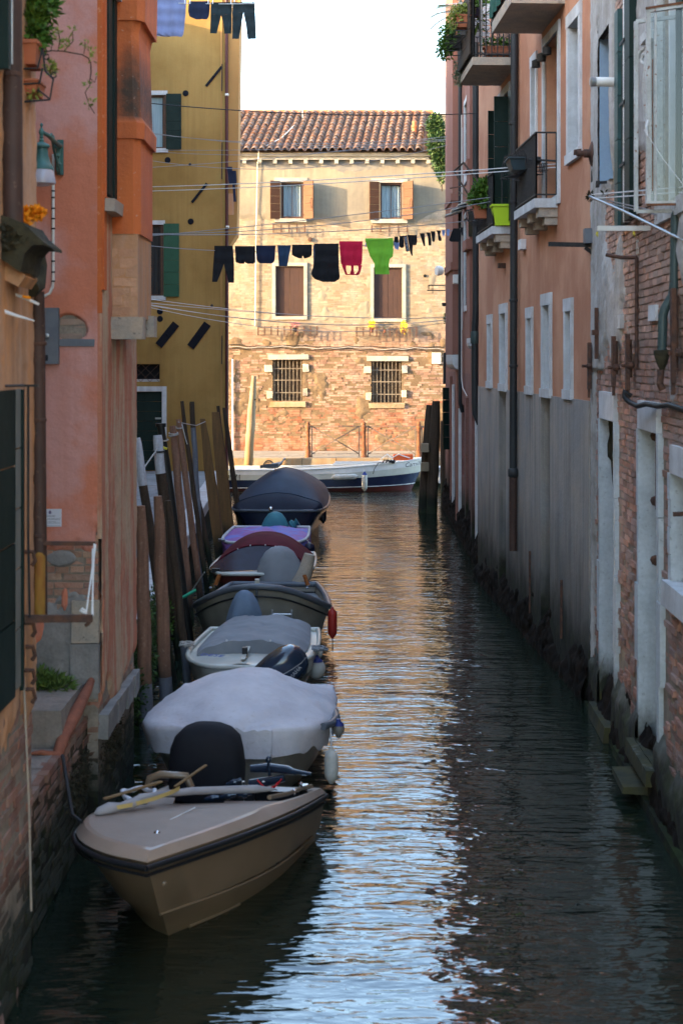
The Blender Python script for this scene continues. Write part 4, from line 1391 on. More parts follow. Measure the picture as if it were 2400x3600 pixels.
# stone framed windows: outer frame pixels (far edge x, near edge x, top row at far edge, bottom row at far edge)
spec_w = {'a': (1996, 2045, 60, 577), 'b': (1868, 1889, 204, 565), 'c': (1715, 1731, 1108, 1359), 'd': (1758, 1784, 1071, 1369),
          'e': (1852, 1874, 1083, 1380), 'f': (1906, 1940, 1036, 1390), 'g': (1986, 2015, 1052, 1396)}
holesO = []
for k, v in spec_w.items():
    r = wrect(WO, *v)
    OW[k] = r
    fw = min(0.13, (r[1] - r[0]) * .17)
    holesO.append((r[0] + fw, r[1] - fw, r[2] + .1, r[3] - .16))
doorsO = []
for k, x0, x1, yb in (('d', 1757, 1781, 1975), ('f', 1904, 1936, 2125)):
    ua = WO.at(x0, 0)[0]; ub = WO.at(x1, 0)[0]
    doorsO.append((ub, ua, 0.14, OW[k][2] - .02))
BALA = (20.35, 21.45, 6.16, 8.3)     # door of the nearer column
BALB = (24.85, 26.35, 6.16, 8.3)
allh = holesO + doorsO + [BALA, BALB]
mb = MB()
wall_face(mb, WO, OY0, OY1, GZ, 11.5, [h for h in allh if h[3] > GZ + .2], reveal=0.3)
a = WO.pt(OY0, GZ); b = WO.pt(OY1, GZ)
mb.quad(a, (9, OY0, GZ), (9, OY0, 11.5), (a.x, a.y, 11.5))
mb.quad(b, (9, OY1, GZ), (9, OY1, 11.5), (b.x, b.y, 11.5))
mb.quad((a.x, a.y, 11.5), (9, OY0, 11.5), (9, OY1, 11.5), (b.x, b.y, 11.5))
mb.build('wall', m_orange, org_h)
mb = MB()
wall_face(mb, WO, OY0, OY1, -1, GZ, [h for h in allh if h[2] < GZ and h[3] <= GZ + .25], d=0.018, reveal=0.3)
a = WO.pt(OY0, 0, .018); b = WO.pt(OY1, 0, .018)
mb.quad((a.x, a.y, -1), (9, OY0, -1), (9, OY0, GZ), (a.x, a.y, GZ))
mb.quad((b.x, b.y, -1), (9, OY1, -1), (9, OY1, GZ), (b.x, b.y, GZ))
mb.quad(WO.pt(OY0, GZ, .018), WO.pt(OY1, GZ, .018), WO.pt(OY1, GZ, -.02), WO.pt(OY0, GZ, -.02))
mb.build('base_wall', m_greyplinth, org_h)
for k, h in zip(spec_w, holesO):
    r = OW[k]
    f = MB()
    proud = 0.03
    f.wbox(WO, r[0], h[0], r[2] + .1, r[3] - .16, -.02, proud)
    f.wbox(WO, h[1], r[1], r[2] + .1, r[3] - .16, -.02, proud)
    f.wbox(WO, r[0] - .01, r[1] + .01, r[3] - .16, r[3], -.02, proud + .004)
    f.wbox(WO, r[0] - .01, r[1] + .01, r[2] - .02, r[2] + .1, -.02, proud + .02)
    w = f.build('window', m_stone, org_h)
    # stone lined reveal and dark glass
    g = MB()
    for (p, q) in (((h[0], h[2]), (h[1], h[2])), ((h[1], h[2]), (h[1], h[3])), ((h[1], h[3]), (h[0], h[3])), ((h[0], h[3]), (h[0], h[2]))):
        cu, cz = (h[0] + h[1]) / 2, (h[2] + h[3]) / 2
        e = .004
        s = lambda t: (t[0] + (e if t[0] < cu else -e), t[1] + (e if t[1] < cz else -e))
        p, q = s(p), s(q)
        g.quad(WO.pt(*p, .0), WO.pt(*q, .0), WO.pt(*q, -.28), WO.pt(*p, -.28))
    g.build('reveal', m_stone, w)
    MB().quad(WO.pt(h[0], h[2], -.27), WO.pt(h[1], h[2], -.27), WO.pt(h[1], h[3], -.27), WO.pt(h[0], h[3], -.27)).build('pane', m_glass, w)
for h in doorsO:
    f = MB()
    f.wbox(WO, h[0] + .01, h[1] - .01, h[2] - .12, h[2], -.2, .035)
    w = f.build('water_gate', m_stoneR, org_h)
    planks(WO, w, h[0], h[1], h[2] + .02, h[3] - .02, -.29, -.25, 4, m_poledk, vertical=True)
    MB().wbox(WO, h[0] + .02, h[0] + .07, h[2] + .02, h[2] + 1.6, -.24, -.02).build('broken_jamb', m_iron, w)
MB().tube([WO.pt(OW['g'][1] + .1, 1.2, .03), WO.pt(OW['g'][1] + .12, .45, .03)], .02, 6).build('mooring_iron', m_iron, org_h)
MB().tube([WO.pt(22.6, 1.25, .03), WO.pt(22.6, .35, .03)], .018, 6).build('mooring_iron', m_iron, org_h)


def bal_door(h, name):
    f = MB(); frame4(f, WO, h[0], h[1], h[2], h[3], .12, -.02, .03)
    w = f.build('balcony_door', m_stone, org_h)
    planks(WO, w, h[0], h[1], h[2], h[3], -.28, -.24, 2, m_green, vertical=True)
    return w


dA = bal_door(BALA, ''); dB = bal_door(BALB, '')
# folding shutters of the far balcony door, standing square to the wall
for (Y, x0) in ((24.98, 2.43), (26.42, 2.47)):
    wx = WO.pt(Y, 0).x
    s = empty('shutter', (wx, Y, 6.2)); s.parent = org_h; s.location = Vector((wx, Y, 6.2)) - ORG[org_h]
    panel_planks(s, (wx - .01, Y), (x0, Y - .02), 6.2, 8.22, .04, 5, m_green)
s = empty('shutter', (2.66, 24.6, 6.2)); s.parent = org_h; s.location = Vector((2.66, 24.6, 6.2)) - ORG[org_h]
panel_planks(s, (WO.pt(24.72, 0).x - .03, 24.72), (WO.pt(24.3, 0).x - .05, 24.30), 6.2, 8.22, .04, 5, m_green)


def stone_balcony(Ya, Yb, prot, zt, th, name, m, corb=False):
    """slab whose outer edge runs parallel to the wall"""
    mb = MB()
    if corb:
        mb.wbox(WO, Ya, Yb, zt - .12, zt, .0, prot)
        b = mb.build('balcony', m, org_h)
        for q in range(3):
            u0 = Ya + .03 + q * (Yb - Ya - .3) / 2
            c = MB()
            c.wbox(WO, u0, u0 + .22, zt - .24, zt - .122, .0, prot - .06)
            c.wbox(WO, u0 + .02, u0 + .2, zt - .34, zt - .242, .0, prot - .14)
            c.build('corbel', m_stonewarm, b)
    else:
        mb.wbox(WO, Ya, Yb, zt - th, zt, .0, prot)
        b = mb.build('balcony', m, org_h)
    return b


def railing(parent, Ya, Yb, prot, z0, hgt, m, step=.09, ends=True, rr=.009):
    t = MB()
    A = WO.pt(Ya + .02, 0, prot - .03); Bp = WO.pt(Yb - .02, 0, prot - .03)
    A0 = WO.pt(Ya + .02, 0, .02); B0 = WO.pt(Yb - .02, 0, .02)
    segs = [(A, Bp)] + ([(A0, A), (B0, Bp)] if ends else [])
    for (p, q) in segs:
        for z in (z0 + .05, z0 + hgt):
            t.bar(p + Vector((0, 0, z)), q + Vector((0, 0, z)), .03, .02)
        n = max(1, int((q - p).length / step))
        for i in range(n + 1):
            w = p.lerp(q, i / n)
            t.bar(w + Vector((0, 0, z0)), w + Vector((0, 0, z0 + hgt)), rr * 2, rr * 2)
    return t.build('railing', m, parent, kind=None)


b1 = stone_balcony(19.9, 21.75, .69, 8.70, .155, 'b', m_stonewarm)
b2 = stone_balcony(24.13, 25.95, .68, 8.68, .12, 'b', m_stonewarm)
b3 = stone_balcony(20.42, 22.25, .31, 6.12, .12, 'b', m_stone, True)
b4 = stone_balcony(24.66, 26.75, .31, 6.12, .12, 'b', m_stone, True)
railing(b1, 19.9, 21.75, .69, 8.70, 1.0, m_ironblack)
railing(b2, 24.13, 25.95, .68, 8.68, 1.0, m_ironblack)
railing(b3, 20.42, 22.25, .31, 6.12, .86, m_ironblack, step=.10)
railing(b4, 24.66, 26.75, .31, 6.12, .86, m_ironblack, step=.11)
# green netting tied round the top balcony
t = MB()
p0 = WO.pt(19.95, 0, .70); p1 = WO.pt(21.72, 0, .70); p2 = WO.pt(21.74, 0, .35)
rows = []
for k in range(7):
    z = 8.74 + .15 * k
    rows.append([p + Vector((-.015 + .02 * math.sin(i * 2.1 + k), 0, z)) for i, p in enumerate([p0.lerp(p1, j / 14) for j in range(15)] + [p2])])
t.loft(rows, False, False)
net = t.build('netting', mat('green_shade_netting', (0.01, 0.085, 0.055), (0.015, 0.05, 0.04), rough=.8, scale=14, stretch=(1, 1, 8), bump=.5), None,
              label='dark green netting wrapped round the uppermost balcony railing', cat='netting')
# privacy boards along the canal side of the second balcony
t = MB(); A = WO.pt(24.2, 0, .70); Bq = WO.pt(25.9, 0, .70)
for k in range(12):
    pass
bb = empty('balcony_screen', (A.x, 25, 8.7), 'dark brown board screen tied along the outer side of the far upper balcony', 'screen')
for k in range(5):
    z0 = 8.74 + k * .2
    q = MB(); c = []
    for z in (z0, z0 + .19):
        for p in (A, Bq, Bq + Vector((-.02, 0, 0)), A + Vector((-.02, 0, 0))):
            c.append(p + Vector((0, 0, z)))
    q.hexa(c).build('board', m_poledk, bb)
# pots, chair, clothes horse on the second balcony
def box_pot(c, sx, sy, h, m, parent=None, label=None):
    t = MB(); x, y, z = c
    t.hexa([(x - sx * .42, y - sy * .42, z), (x + sx * .42, y - sy * .42, z), (x + sx * .42, y + sy * .42, z), (x - sx * .42, y + sy * .42, z),
            (x - sx / 2, y - sy / 2, z + h * .85), (x + sx / 2, y - sy / 2, z + h * .85), (x + sx / 2, y + sy / 2, z + h * .85), (x - sx / 2, y + sy / 2, z + h * .85)])
    t.box(x - sx * .54, x + sx * .54, y - sy * .54, y + sy * .54, z + h * .85, z + h)
    return t.build('pot', m, parent)


def planter(c, sx, sy, h, potm, leafm, n, size, blobs, label, cat='planter', seed=1, group=None, droop=0.0):
    t = empty('planter', c, label, cat, group)
    box_pot(c, sx, sy, h, potm, t)
    foliage('leaves', [(tuple(Vector(c) + Vector(b[0])), b[1]) for b in blobs], n, size, leafm, t, seed, droop)
    return t


planter((2.42, 24.3, 8.70), .42, .2, .17, m_terra, m_leaf, 260, .06, [((0, 0, .22), (.24, .1, .08))], 'oblong terracotta planter with low green plants on the far upper balcony')
planter(tuple(P(1626, 100, 24.6)), .22, .25, .2, m_terra, m_leafy, 900, .055, [((-.02, 0, .25), (.19, .18, .12)), ((-.12, .0, .12), (.12, .2, .12))], 'terracotta pot with yellow green succulents outside the far upper balcony', seed=4)
planter(tuple(P(1592, 175, 25.3)), .25, .3, .2, m_ironblack, m_leaf, 1200, .06, [((-.08, 0, .22), (.16, .22, .2)), ((-.13, 0, .0), (.13, .22, .17))], 'bushy green plant in a dark basket hanging outside the balcony corner', seed=5)
mb = MB()
for (px, py, Y, w) in ((1625, 112, 24.6, .26), (1590, 182, 25.3, .26)):
    p = P(px, py, Y)
    for dz in (-.02, .1):
        mb.tube([p + Vector((w / 2, -.2, dz)), p + Vector((-w / 2, -.2, dz)), p + Vector((-w / 2, .2, dz)), p + Vector((w / 2, .2, dz))], .009, 5)
mb.tube([P(1598, 160, 25.1), P(1650, 112, 24.5), P(1662, 112, 24.4)], .01, 5)
mb.build('pot_bracket', m_ironblack, None, label='black iron pot holders reaching out from the far upper balcony', cat='bracket')
pm = empty('palm', (2.02, 25.6, 8.7), 'half dry palm with narrow fronds leaning over the balcony edge', 'palm')
fr = [((1640, 30), (1575, 15), (1540, 20)), ((1640, 40), (1560, 30), (1512, 60)), ((1640, 45), (1555, 50), (1510, 105)), ((1645, 40), (1600, -30), (1570, -60)), ((1650, 50), (1640, -30), (1625, -60))]
for k, (a, b, c) in enumerate(fr):
    t = MB()
    A, Bm, Cc = P(*a, 25.5), P(*b, 25.6), P(*c, 25.7)
    pts = [A.lerp(Bm, i / 8).lerp(Bm.lerp(Cc, i / 8), i / 8) for i in range(9)]
    t.tube(pts, .008, 5)
    for i in range(2, 9):
        for j in range(2):
            p = pts[i - 1].lerp(pts[i], j / 2)
            d = (pts[i] - pts[i - 1]).normalized()
            for sgn in (-1, 1):
                e = p + d * .12 + Vector((0, 0, -.12 if sgn < 0 else .05)) + Vector((.02 * sgn, .05 * sgn, 0))
                t.add([p, p + d * .03, e], [(0, 1, 2)])
    t.build('frond', m_dry if k != 0 else m_leafs, pm)
foliage('leaves', [(tuple(P(1668, 30, 25.2)), (.1, .1, .25))], 120, .22, m_leaf, pm, 9, aspect=6)
pbk = empty('potted_plant', (2.2, 25.0, 8.7), 'green plant in a navy pot behind the railing of the far upper balcony', 'potted plant')
MB().lathe(P(1668, 60, 25.0), [(.09, 0), (.1, .13), (.11, .14), (.09, .13)], 12).build('pot', m_fendn, pbk)
foliage('leaves', [(tuple(P(1668, 20, 25.0)), (.09, .09, .16))], 160, .1, m_leaf, pbk, 3, aspect=4)
foliage_o = empty('trailing_plant', (1.95, 26, 8.4), 'sparse trailing plant hanging from the lower edge of the far upper balcony', 'trailing plant')
foliage('leaves', [(tuple(P(1612, 255, 25.8)), (.09, .15, .22))], 300, .055, m_leafs, foliage_o, 7, .5)
# tubular clothes horse and white louvred door seen through the railing
mb = MB()
for (x0, x1, y0, y1, Y) in ((1692, 1800, -40, 192, 24.2), (1686, 1806, -20, 198, 24.35)):
    pts = [P(x0, y0, Y), P(x0, y1 - 12, Y), P(x0 + 10, y1, Y), P(x1 - 10, y1, Y), P(x1, y1 - 12, Y), P(x1, y0, Y)]
    mb.tube(pts, .014, 8)
for k in range(5):
    mb.tube([P(1692, -20 + k * 34, 24.2), P(1800, -20 + k * 34, 24.2)], .006, 5)
mb.build('clothes_horse', m_alu, None, smooth=50, label='folding grey tubular clothes horse on the far upper balcony', cat='clothes horse')
lv = empty('louvred_door', tuple(P(1700, 165, 25.8)), 'white louvred cupboard door behind the plants of the far upper balcony', 'cupboard')
for k in range(9):
    a = P(1662, -20 + k * 20, 25.8); b = P(1720, -20 + k * 20, 25.8)
    MB().bar(a, b, .02, .075).build('slat', m_white, lv)
# chicken wire on the near end of that balcony
mb = MB()
for r in range(5):
    for c in range(7):
        cx = 1664 + c * 24 + (12 if r % 2 else 0); cy = 70 + r * 28
        p = [P(cx, cy, 24.14), P(cx + 12, cy + 8, 24.14), P(cx + 12, cy + 22, 24.14)]
        mb.tube(p, .005, 4, caps=False); mb.tube([p[1], P(cx + 24, cy, 24.14)], .005, 4, caps=False)
mb.build('wire_mesh', m_ironblack, b2)

# near small balcony: rack, blue-black crate; far small balcony: planter, lime bin, pole
mb = MB()
for k in range(14):
    a = P(1760 + k * 7, 620 - k * 3.0, 22.3 - k * .09)
    mb.tube([a, a + Vector((.02, 0, .16)), a + Vector((.06, 0, .3))], .006, 4)
for z in (0, .15, .3):
    a = P(1758, 628, 22.3); b = P(1860, 590, 21.1)
    mb.tube([a + Vector((z * .2, 0, z)), b + Vector((z * .2, 0, z))], .008, 5)
mb.tube([P(1758, 628, 22.3), P(1858, 640, 21.6)], .008, 5)
for k in range(10):
    a = P(1770 + k * 9, 622 - k * 1.5, 22.2 - k * .1)
    mb.tube([a, a + Vector((.22, 0, -.02))], .006, 4)
mb.build('wire_rack', m_ironblack, None, label='rusty black wire rack hanging outside the nearer small balcony', cat='rack')
p = P(1850, 600, 21.4)
mb = MB(); mb.hexa([(p.x - .20, p.y - .12, p.z), (p.x + .12, p.y - .12, p.z), (p.x + .12, p.y + .3, p.z), (p.x - .20, p.y + .3, p.z),
                    (p.x - .25, p.y - .15, p.z + .15), (p.x + .15, p.y - .15, p.z + .15), (p.x + .15, p.y + .34, p.z + .15), (p.x - .25, p.y + .34, p.z + .15)])
mb.box(p.x - .27, p.x + .17, p.y - .17, p.y + .36, p.z + .15, p.z + .17)
mb.build('crate', mat('slate_blue_plastic', (0.03, 0.05, 0.062), (0.02, 0.035, 0.045), rough=.5), None, label='slate blue plastic trough on top of the wire rack', cat='trough')
mb = MB()
for k in range(5):
    mb.tube([P(1896 + k * 6, 575, 20.6), P(1892 + k * 6, 607, 20.6)], .006, 4)
for y in (578, 590, 603):
    mb.tube([P(1880, y, 20.6), P(1925, y - 4, 20.6)], .006, 4)
mb.tube([P(1860, 560, 20.8), P(1985, 568, 20.35)], .014, 6)
mb.lathe(P(1884, 575, 20.9), [(.05, 0), (.07, .03), (.06, .07), (.01, .09)], 10)
mb.build('rail_holder', m_ironblack, None, label='black bar with a small wire holder along the top of the nearer small balcony', cat='holder')
mb = MB(); p = P(1985, 568, 20.3)
mb.loft([[Vector((p.x - .07 + dx, p.y + .022 * math.cos(2 * PI * q / 8) * r_, p.z + .03 * math.sin(2 * PI * q / 8) * r_)) for q in range(8)] for dx, r_ in ((0, .2), (.03, 1), (.07, 1.1), (.12, .3))], True, True)
mb.tube([p + Vector((.03, 0, 0)), WO.pt(20.15, p.z, 0)], .006, 5)
mb.build('line_insulator', m_ironblack, None, smooth=50, label='black pear shaped line insulator on the orange wall beside the near balcony', cat='insulator')
pl = planter(tuple(P(1703, 768, 25.6)), .38, .25, .22, m_terra, m_leaf, 1500, .085, [((0.02, -.1, .40), (.24, .2, .24)), ((-.12, -.1, .30), (.16, .14, .13)), ((.2, -.1, .30), (.18, .12, .17))],
             'terracotta box of bushy sage green herbs outside the far small balcony', seed=8)
mb = MB()
for k in range(16):
    a = P(1640 + k * 4.5, 735 + (k % 3) * 6, 26.6)
    mb.tube([a, a + Vector((-.02, 0, -.14)), a + Vector((.03, 0, -.22)), a + Vector((.1, 0, -.24))], .008, 5)
mb.tube([P(1640, 740, 26.6), P(1722, 722, 26.6)], .012, 5); mb.tube([P(1642, 775, 26.6), P(1722, 765, 26.6)], .012, 5)
mb.build('curled_iron_rack', m_ironblack, None, label='curled black iron basket holding the herb planter on the far small balcony', cat='rack')
p = P(1766, 795, 24.74)
mb = MB(); mb.hexa([(p.x - .13, p.y - .13, 6.13), (p.x + .12, p.y - .13, 6.13), (p.x + .12, p.y + .13, 6.13), (p.x - .13, p.y + .13, 6.13),
                    (p.x - .17, p.y - .16, 6.43), (p.x + .16, p.y - .16, 6.43), (p.x + .16, p.y + .16, 6.43), (p.x - .17, p.y + .16, 6.43)])
mb.box(p.x - .19, p.x + .18, p.y - .18, p.y + .18, 6.43, 6.46)
mb.build('bin', m_lime, None, label='bright lime green plastic bin on the far small balcony', cat='bin')
mb = MB()
mb.tube([P(1595, 602, 27.2), P(1628, 572, 26.6), P(1765, 748, 25.2)], .018, 6)
mb.tube([P(1595, 602, 27.2), P(1660, 710, 26.4)], .016, 6)
mb.build('wooden_props', m_poledk, None, label='crossed dark wooden poles jutting from the far small balcony', cat='pole')
dryp = empty('dead_branches', (2.3, 26.8, 6.6), 'bare dead branches in the planter of the far small balcony', 'branches')
mb = MB()
rs = random.Random(4)
for k in range(9):
    a = P(1690, 730, 26.5)
    b = P(1605 + 14 * k, 668 + rs.uniform(-8, 30), 26.6)
    mid = a.lerp(b, .5) + Vector((0, 0, rs.uniform(0, .1)))
    mb.tube([a, mid, b, b + Vector((-.03, 0, -.06))], .006, 4)
mb.build('twigs', m_dry, dryp)
# bracket, small fixtures under the balconies
mb = MB(); mb.wbox(WO, 25.3, 25.42, 5.50, 5.58, .0, .12)
mb.build('wall_fixture', m_iron, org_h)
mb = MB(); r = wrect(WO, 1838, 1848, 845, 880); mb.wbox(WO, r[0], r[1], r[2], r[3], 0, .08)
mb.build('alarm_box', m_white, None, label='small white alarm box on the orange wall beside the black downpipe', cat='alarm box')
for k in range(3):
    pp = WO.pt(21.6 - k * .45, 8.1 - k * .0, .05)
    MB().lathe(pp + Vector((-.05, 0, -.06)), [(.02, 0), (.06, .01), (.06, .1), (.02, .12)], 10).build('lamp_fixture', m_ironblack, org_h, smooth=40)

# the long black downpipe
Yd = WO.at(1823, 0)[0]
pd = WO.pt(Yd, 0, .09)
MB().tube([pd + Vector((0, 0, 2.3)), pd + Vector((.02, 0, 9)), pd + Vector((.03, 0, 11.4))], .058, 14).build('downpipe', m_pipeblack, None, smooth=50, label='long black downpipe between the window columns of the orange house', cat='downpipe')
dp = COL.objects['downpipe.001']
MB().tube([pd + Vector((0, 0, 1.1)), pd + Vector((0, 0, 2.3))], .062, 14).build('lower_pipe', m_pipebrown, dp, smooth=50)
MB().lathe(pd + Vector((0, 0, 2.22)), [(.06, 0), (.08, .02), (.08, .12), (.06, .14)], 14).build('collar', m_pipeblack, dp, smooth=50)
for z in (3.9, 4.9, 6.4, 7.6, 9.0):
    MB().lathe(pd + Vector((0.005, 0, z)), [(.06, 0), (.068, .005), (.068, .035), (.06, .04)], 14).build('pipe_clip', m_pipeblack, dp)

# ------------------------------------------------------------------ dusky pink house beyond (P)
pk = empty('pink_house', (3.4, 36, 0), 'dusky pink house with projecting flues at the far right end of the canal', 'building')
PY0, PY1 = 28.92, 43.0
PH = [(33.2, 34.6, 5.2, 7.1), (33.4, 34.5, 8.0, 9.6), (39.4, 40.4, 5.2, 6.9), (39.4, 40.4, 8.0, 9.7), (32.2, 32.9, 4.6, 6.0)]
LOW = 3.72
mb = MB()
wall_face(mb, WP, PY0, PY1, LOW, 14.6, PH, reveal=.25)
b = WP.pt(PY1, 0)
mb.quad((b.x, PY1, LOW), (9, PY1, LOW), (9, PY1, 14.6), (b.x, PY1, 14.6))
a = WP.pt(PY0, 0)
mb.quad((a.x, PY0, 14.6), (9, PY0, 14.6), (9, PY1, 14.6), (b.x, PY1, 14.6))
mb.build('wall', m_pinkterra, pk)
lowh = [(40.3, 41.5, .5, 3.0), (35.0, 35.7, 1.4, 3.0)]
mb = MB()
wall_face(mb, WP, PY0, PY1, -1, LOW, lowh, d=.0, reveal=.25)
mb.quad((b.x, PY1, -1), (9, PY1, -1), (9, PY1, LOW), (b.x, PY1, LOW))
mb.build('base_wall', m_pinklow, pk)
for h in lowh:
    MB().quad(WP.pt(h[0], h[2], -.24), WP.pt(h[1], h[2], -.24), WP.pt(h[1], h[3], -.24), WP.pt(h[0], h[3], -.24)).build('opening_dark', m_dark, pk)
# pilasters and strips that break up the lower wall
for (y0, y1, z1, m, d) in ((29.6, 30.1, 3.1, m_pinklow, .05), (30.7, 31.0, 3.3, m_stone, .05), (31.5, 32.0, 4.2, m_pinklow, .07), (33.6, 33.9, 3.2, m_pinklow, .06), (36.0, 36.25, 2.9, m_stone, .06),
                            (36.3, 36.9, 3.75, m_pinkterra, .08), (38.6, 38.9, 3.4, m_stone, .05), (39.6, 39.9, 3.6, m_pinkterra, .06)):
    MB().wbox(WP, y0, y1, .25, z1, 0, d, j=.008).build('pilaster', m, pk)
for k, h in enumerate(PH):
    f = MB(); frame4(f, WP, h[0], h[1], h[2], h[3], .12, -.02, .04)
    w = f.build('window', m_stone, pk)
    MB().quad(WP.pt(h[0], h[2], -.24), WP.pt(h[1], h[2], -.24), WP.pt(h[1], h[3], -.24), WP.pt(h[0], h[3], -.24)).build('pane', m_glass, w)


def flue(y0, y1, xo, z0, z1, ledges, corb, cm):
    mb = MB()
    xb = 3.0
    prof = []
    zs = sorted(set([z0, z1] + [z for l in ledges for z in (l[0] - .001, l[0], l[1], l[1] + .001)]))
    rings = []
    for z in zs:
        e = 0
        for l in ledges:
            if l[0] - 1e-6 <= z <= l[1] + 1e-6:
                e = l[2]
        rings.append([Vector((xb, y0 - e, z)), Vector((xo - e, y0 - e, z)), Vector((xo - e, y1 + e, z)), Vector((xb, y1 + e, z))])
    mb.loft(rings, True, True)
    f = mb.build('flue', m_pinkterra, pk)
    # rounded stone corbel
    c = MB(); rr = []
    z1c, z0c = corb
    for y in (y0, y1):
        rr.append([Vector((xb, y, z0c)), Vector((xo + .14, y, z0c))] + [Vector((xo + .14 - .14 * math.sin(a), y, z0c + (z1c - z0c) * .55 * (1 - math.cos(a)))) for a in (.4, .8, 1.2, PI / 2)] + [Vector((xo, y, z1c)), Vector((xb, y, z1c))])
    c.loft(rr, True, True)
    c.build('corbel', cm, f)
    return f


flue(36.0, 38.2, 2.55, 4.15, 14.6, [(7.68, 7.84, .04), (6.09, 6.27, .04)], (4.14, 3.80), m_stone)
flue(30.9, 31.7, 2.53, 4.46, 14.6, [(7.78, 7.98, .06), (6.2, 6.4, .08)], (4.45, 4.22), m_stone)
MB().box(2.5, 2.6, 30.86, 30.895, 6.45, 6.95).build('soot_patch', m_moss, pk)
# downpipes
py = 35.2
p0 = WP.pt(py, 0, .08)
MB().tube([p0 + Vector((0, 0, 13)), p0 + Vector((0, 0, 3.3)), p0 + Vector((0, 0, 3.05)), p0 + Vector((.06, .1, 2.85))], .045, 12).build('downpipe', m_pipeblack, None, smooth=50, label='thin dark downpipe between the two flues of the pink house', cat='downpipe')
py = 29.75
p0 = WP.pt(py, 0, .14)
MB().tube([p0 + Vector((0.02, 0, 13)), p0 + Vector((.02, 0, 5.0)), p0 + Vector((0, 0, 4.6)), p0 + Vector((0, 0, 3.2)), p0 + Vector((.01, .02, 3.0)), p0 + Vector((.1, .03, 2.8))], .065, 14).build('downpipe', m_pipeblack, None, smooth=50, label='thick black downpipe with an elbow where the pink house meets the orange one', cat='downpipe')
d3 = COL.objects['downpipe.003']
MB().lathe(p0 + Vector((0, 0, 4.32)), [(.07, 0), (.082, .02), (.082, .2), (.07, .24)], 14).build('collar', m_pipegreen, d3, smooth=50)
MB().tube([WP.pt(35.0, 9.5, .06), WP.pt(35.0, 3.6, .06), WP.pt(34.6, 3.4, .06), WP.pt(33.4, 3.25, .05)], .010, 6).build('white_cable', m_plastic_w, pk, smooth=50)
MB().wbox(WP, 35.55, 35.72, 4.7, 9.3, 0, .06).build('white_strip', m_stone, pk)
MB().wbox(WP, 31.95, 32.1, 4.9, 6.1, 0, .07).build('white_strip', m_stone, pk)
MB().wbox(WP, 35.4, 35.7, 5.75, 5.95, .02, .22).build('wall_lamp', m_plastic_w, pk)
mb = MB()
mb.tube([P(1580, 662, 34.5), P(1640, 652, 34.5)], .012, 5)
for k in range(3):
    q = P(1578 + 22 * k, 755 - k * 18, 35 - k * .3)
    t = MB(); t.hexa([(q.x - .1, q.y - .3, q.z - .05), (q.x + .28, q.y - .3, q.z + .06), (q.x + .28, q.y + .3, q.z + .06), (q.x - .1, q.y + .3, q.z - .05),
                      (q.x - .1, q.y - .3, q.z - .02), (q.x + .28, q.y - .3, q.z + .09), (q.x + .28, q.y + .3, q.z + .09), (q.x - .1, q.y + .3, q.z - .02)])
    t.build('awning_slat', m_alu, pk)
mb.build('rod', m_iron, pk)
# brackets with pulleys standing out over the canal
for (px, py_, Y, L) in ((1600, 1010, 40, 30), (1580, 1024, 41.5, 40), (1560, 1070, 42, 10)):
    a = P(px, py_, Y)
    t = MB(); t.tube([a, a + Vector((L / 128, 0, 0))], .014, 6)
    t.lathe(a + Vector((0, 0, -.05)), [(.02, 0), (.06, .02), (.06, .09), (.02, .1)], 8)
    t.build('pulley_bracket', m_ironblack, pk)
MB().lathe(P(1556, 952, 43.3), [(.02, 0), (.11, .02), (.14, .12), (.13, .2), (.05, .2)], 14, axis=(-1, -.4, 0)).build('globe_lamp', m_plastic_w, None, smooth=50, label='round white wall lamp at the far corner of the pink house', cat='lamp')
mb = MB()
for y in (1003, 1021):
    mb.bar(P(1504 if y < 1010 else 1500, y, 45.5), P(1570, y, 45.5), .03, .03)
mb.bar(P(1520, 1003, 45.5), P(1520, 1032, 45.5), .02, .02); mb.bar(P(1506, 1003, 45.5), P(1506, 1018, 45.5), .03, .03)
mb.build('iron_bracket', m_ironblack, None, label='black iron double bracket sticking out past the far corner of the pink house', cat='bracket')
sh = empty('shutter', P(1573, 1470, 41.2), 'dark green boarded shutter standing open at the water gate of the pink house', 'shutter')
panel_planks(sh, (P(1590, 0, 41.2).x, 41.2), (P(1555, 0, 41.2).x, 41.1), zof(41.2, 1580), zof(41.2, 1362), .05, 5, m_green)
MB().tube([P(1564, 1240, 42.8), P(1562, 1350, 42.8)], .05, 8).build('dark_pipe', m_pipeblack, pk)

# ------------------------------------------------------------------ brick house on the near right (R)
rb = empty('old_brick_house', (3.2, 14, 0), 'weathered brick house with peeling plaster and stone doorways on the near right', 'building')
RY0_, RY1_ = 3.0, 18.25
dr1 = wrect(WR, 2120, 2170, 1471, 2509); dr1 = (dr1[0], dr1[1], 0.16, 3.36)
dr2 = wrect(WR, 2259, 2324, 1510, 2550); dr2 = (dr2[0], dr2[1], 0.42, 3.36)
dr3 = (11.9, 13.1, 2.15, 3.06)
up1 = (16.75, 17.62, 5.95, 7.62)
up2 = (12.3, 13.72, 5.35, 7.35)
RH = [dr1, dr2, dr3, up1, up2]
mb = MB()
wall_face(mb, WR, RY0_, RY1_, -1, 10.5, RH, reveal=.4)
mb.quad(WR.pt(RY1_, -1), (9, RY1_, -1), (9, RY1_, 10.5), WR.pt(RY1_, 10.5))
mb.quad(WR.pt(RY0_, 10.5), (9, RY0_, 10.5), (9, RY1_, 10.5), WR.pt(RY1_, 10.5))
mb.build('wall', m_mortar, rb)


def rb_keep(u, z, a, b):
    if inhole(RH, a, b, z, 0.12):
        return False
    return z > 0.42 + .12 * math.sin(u * 2.1)


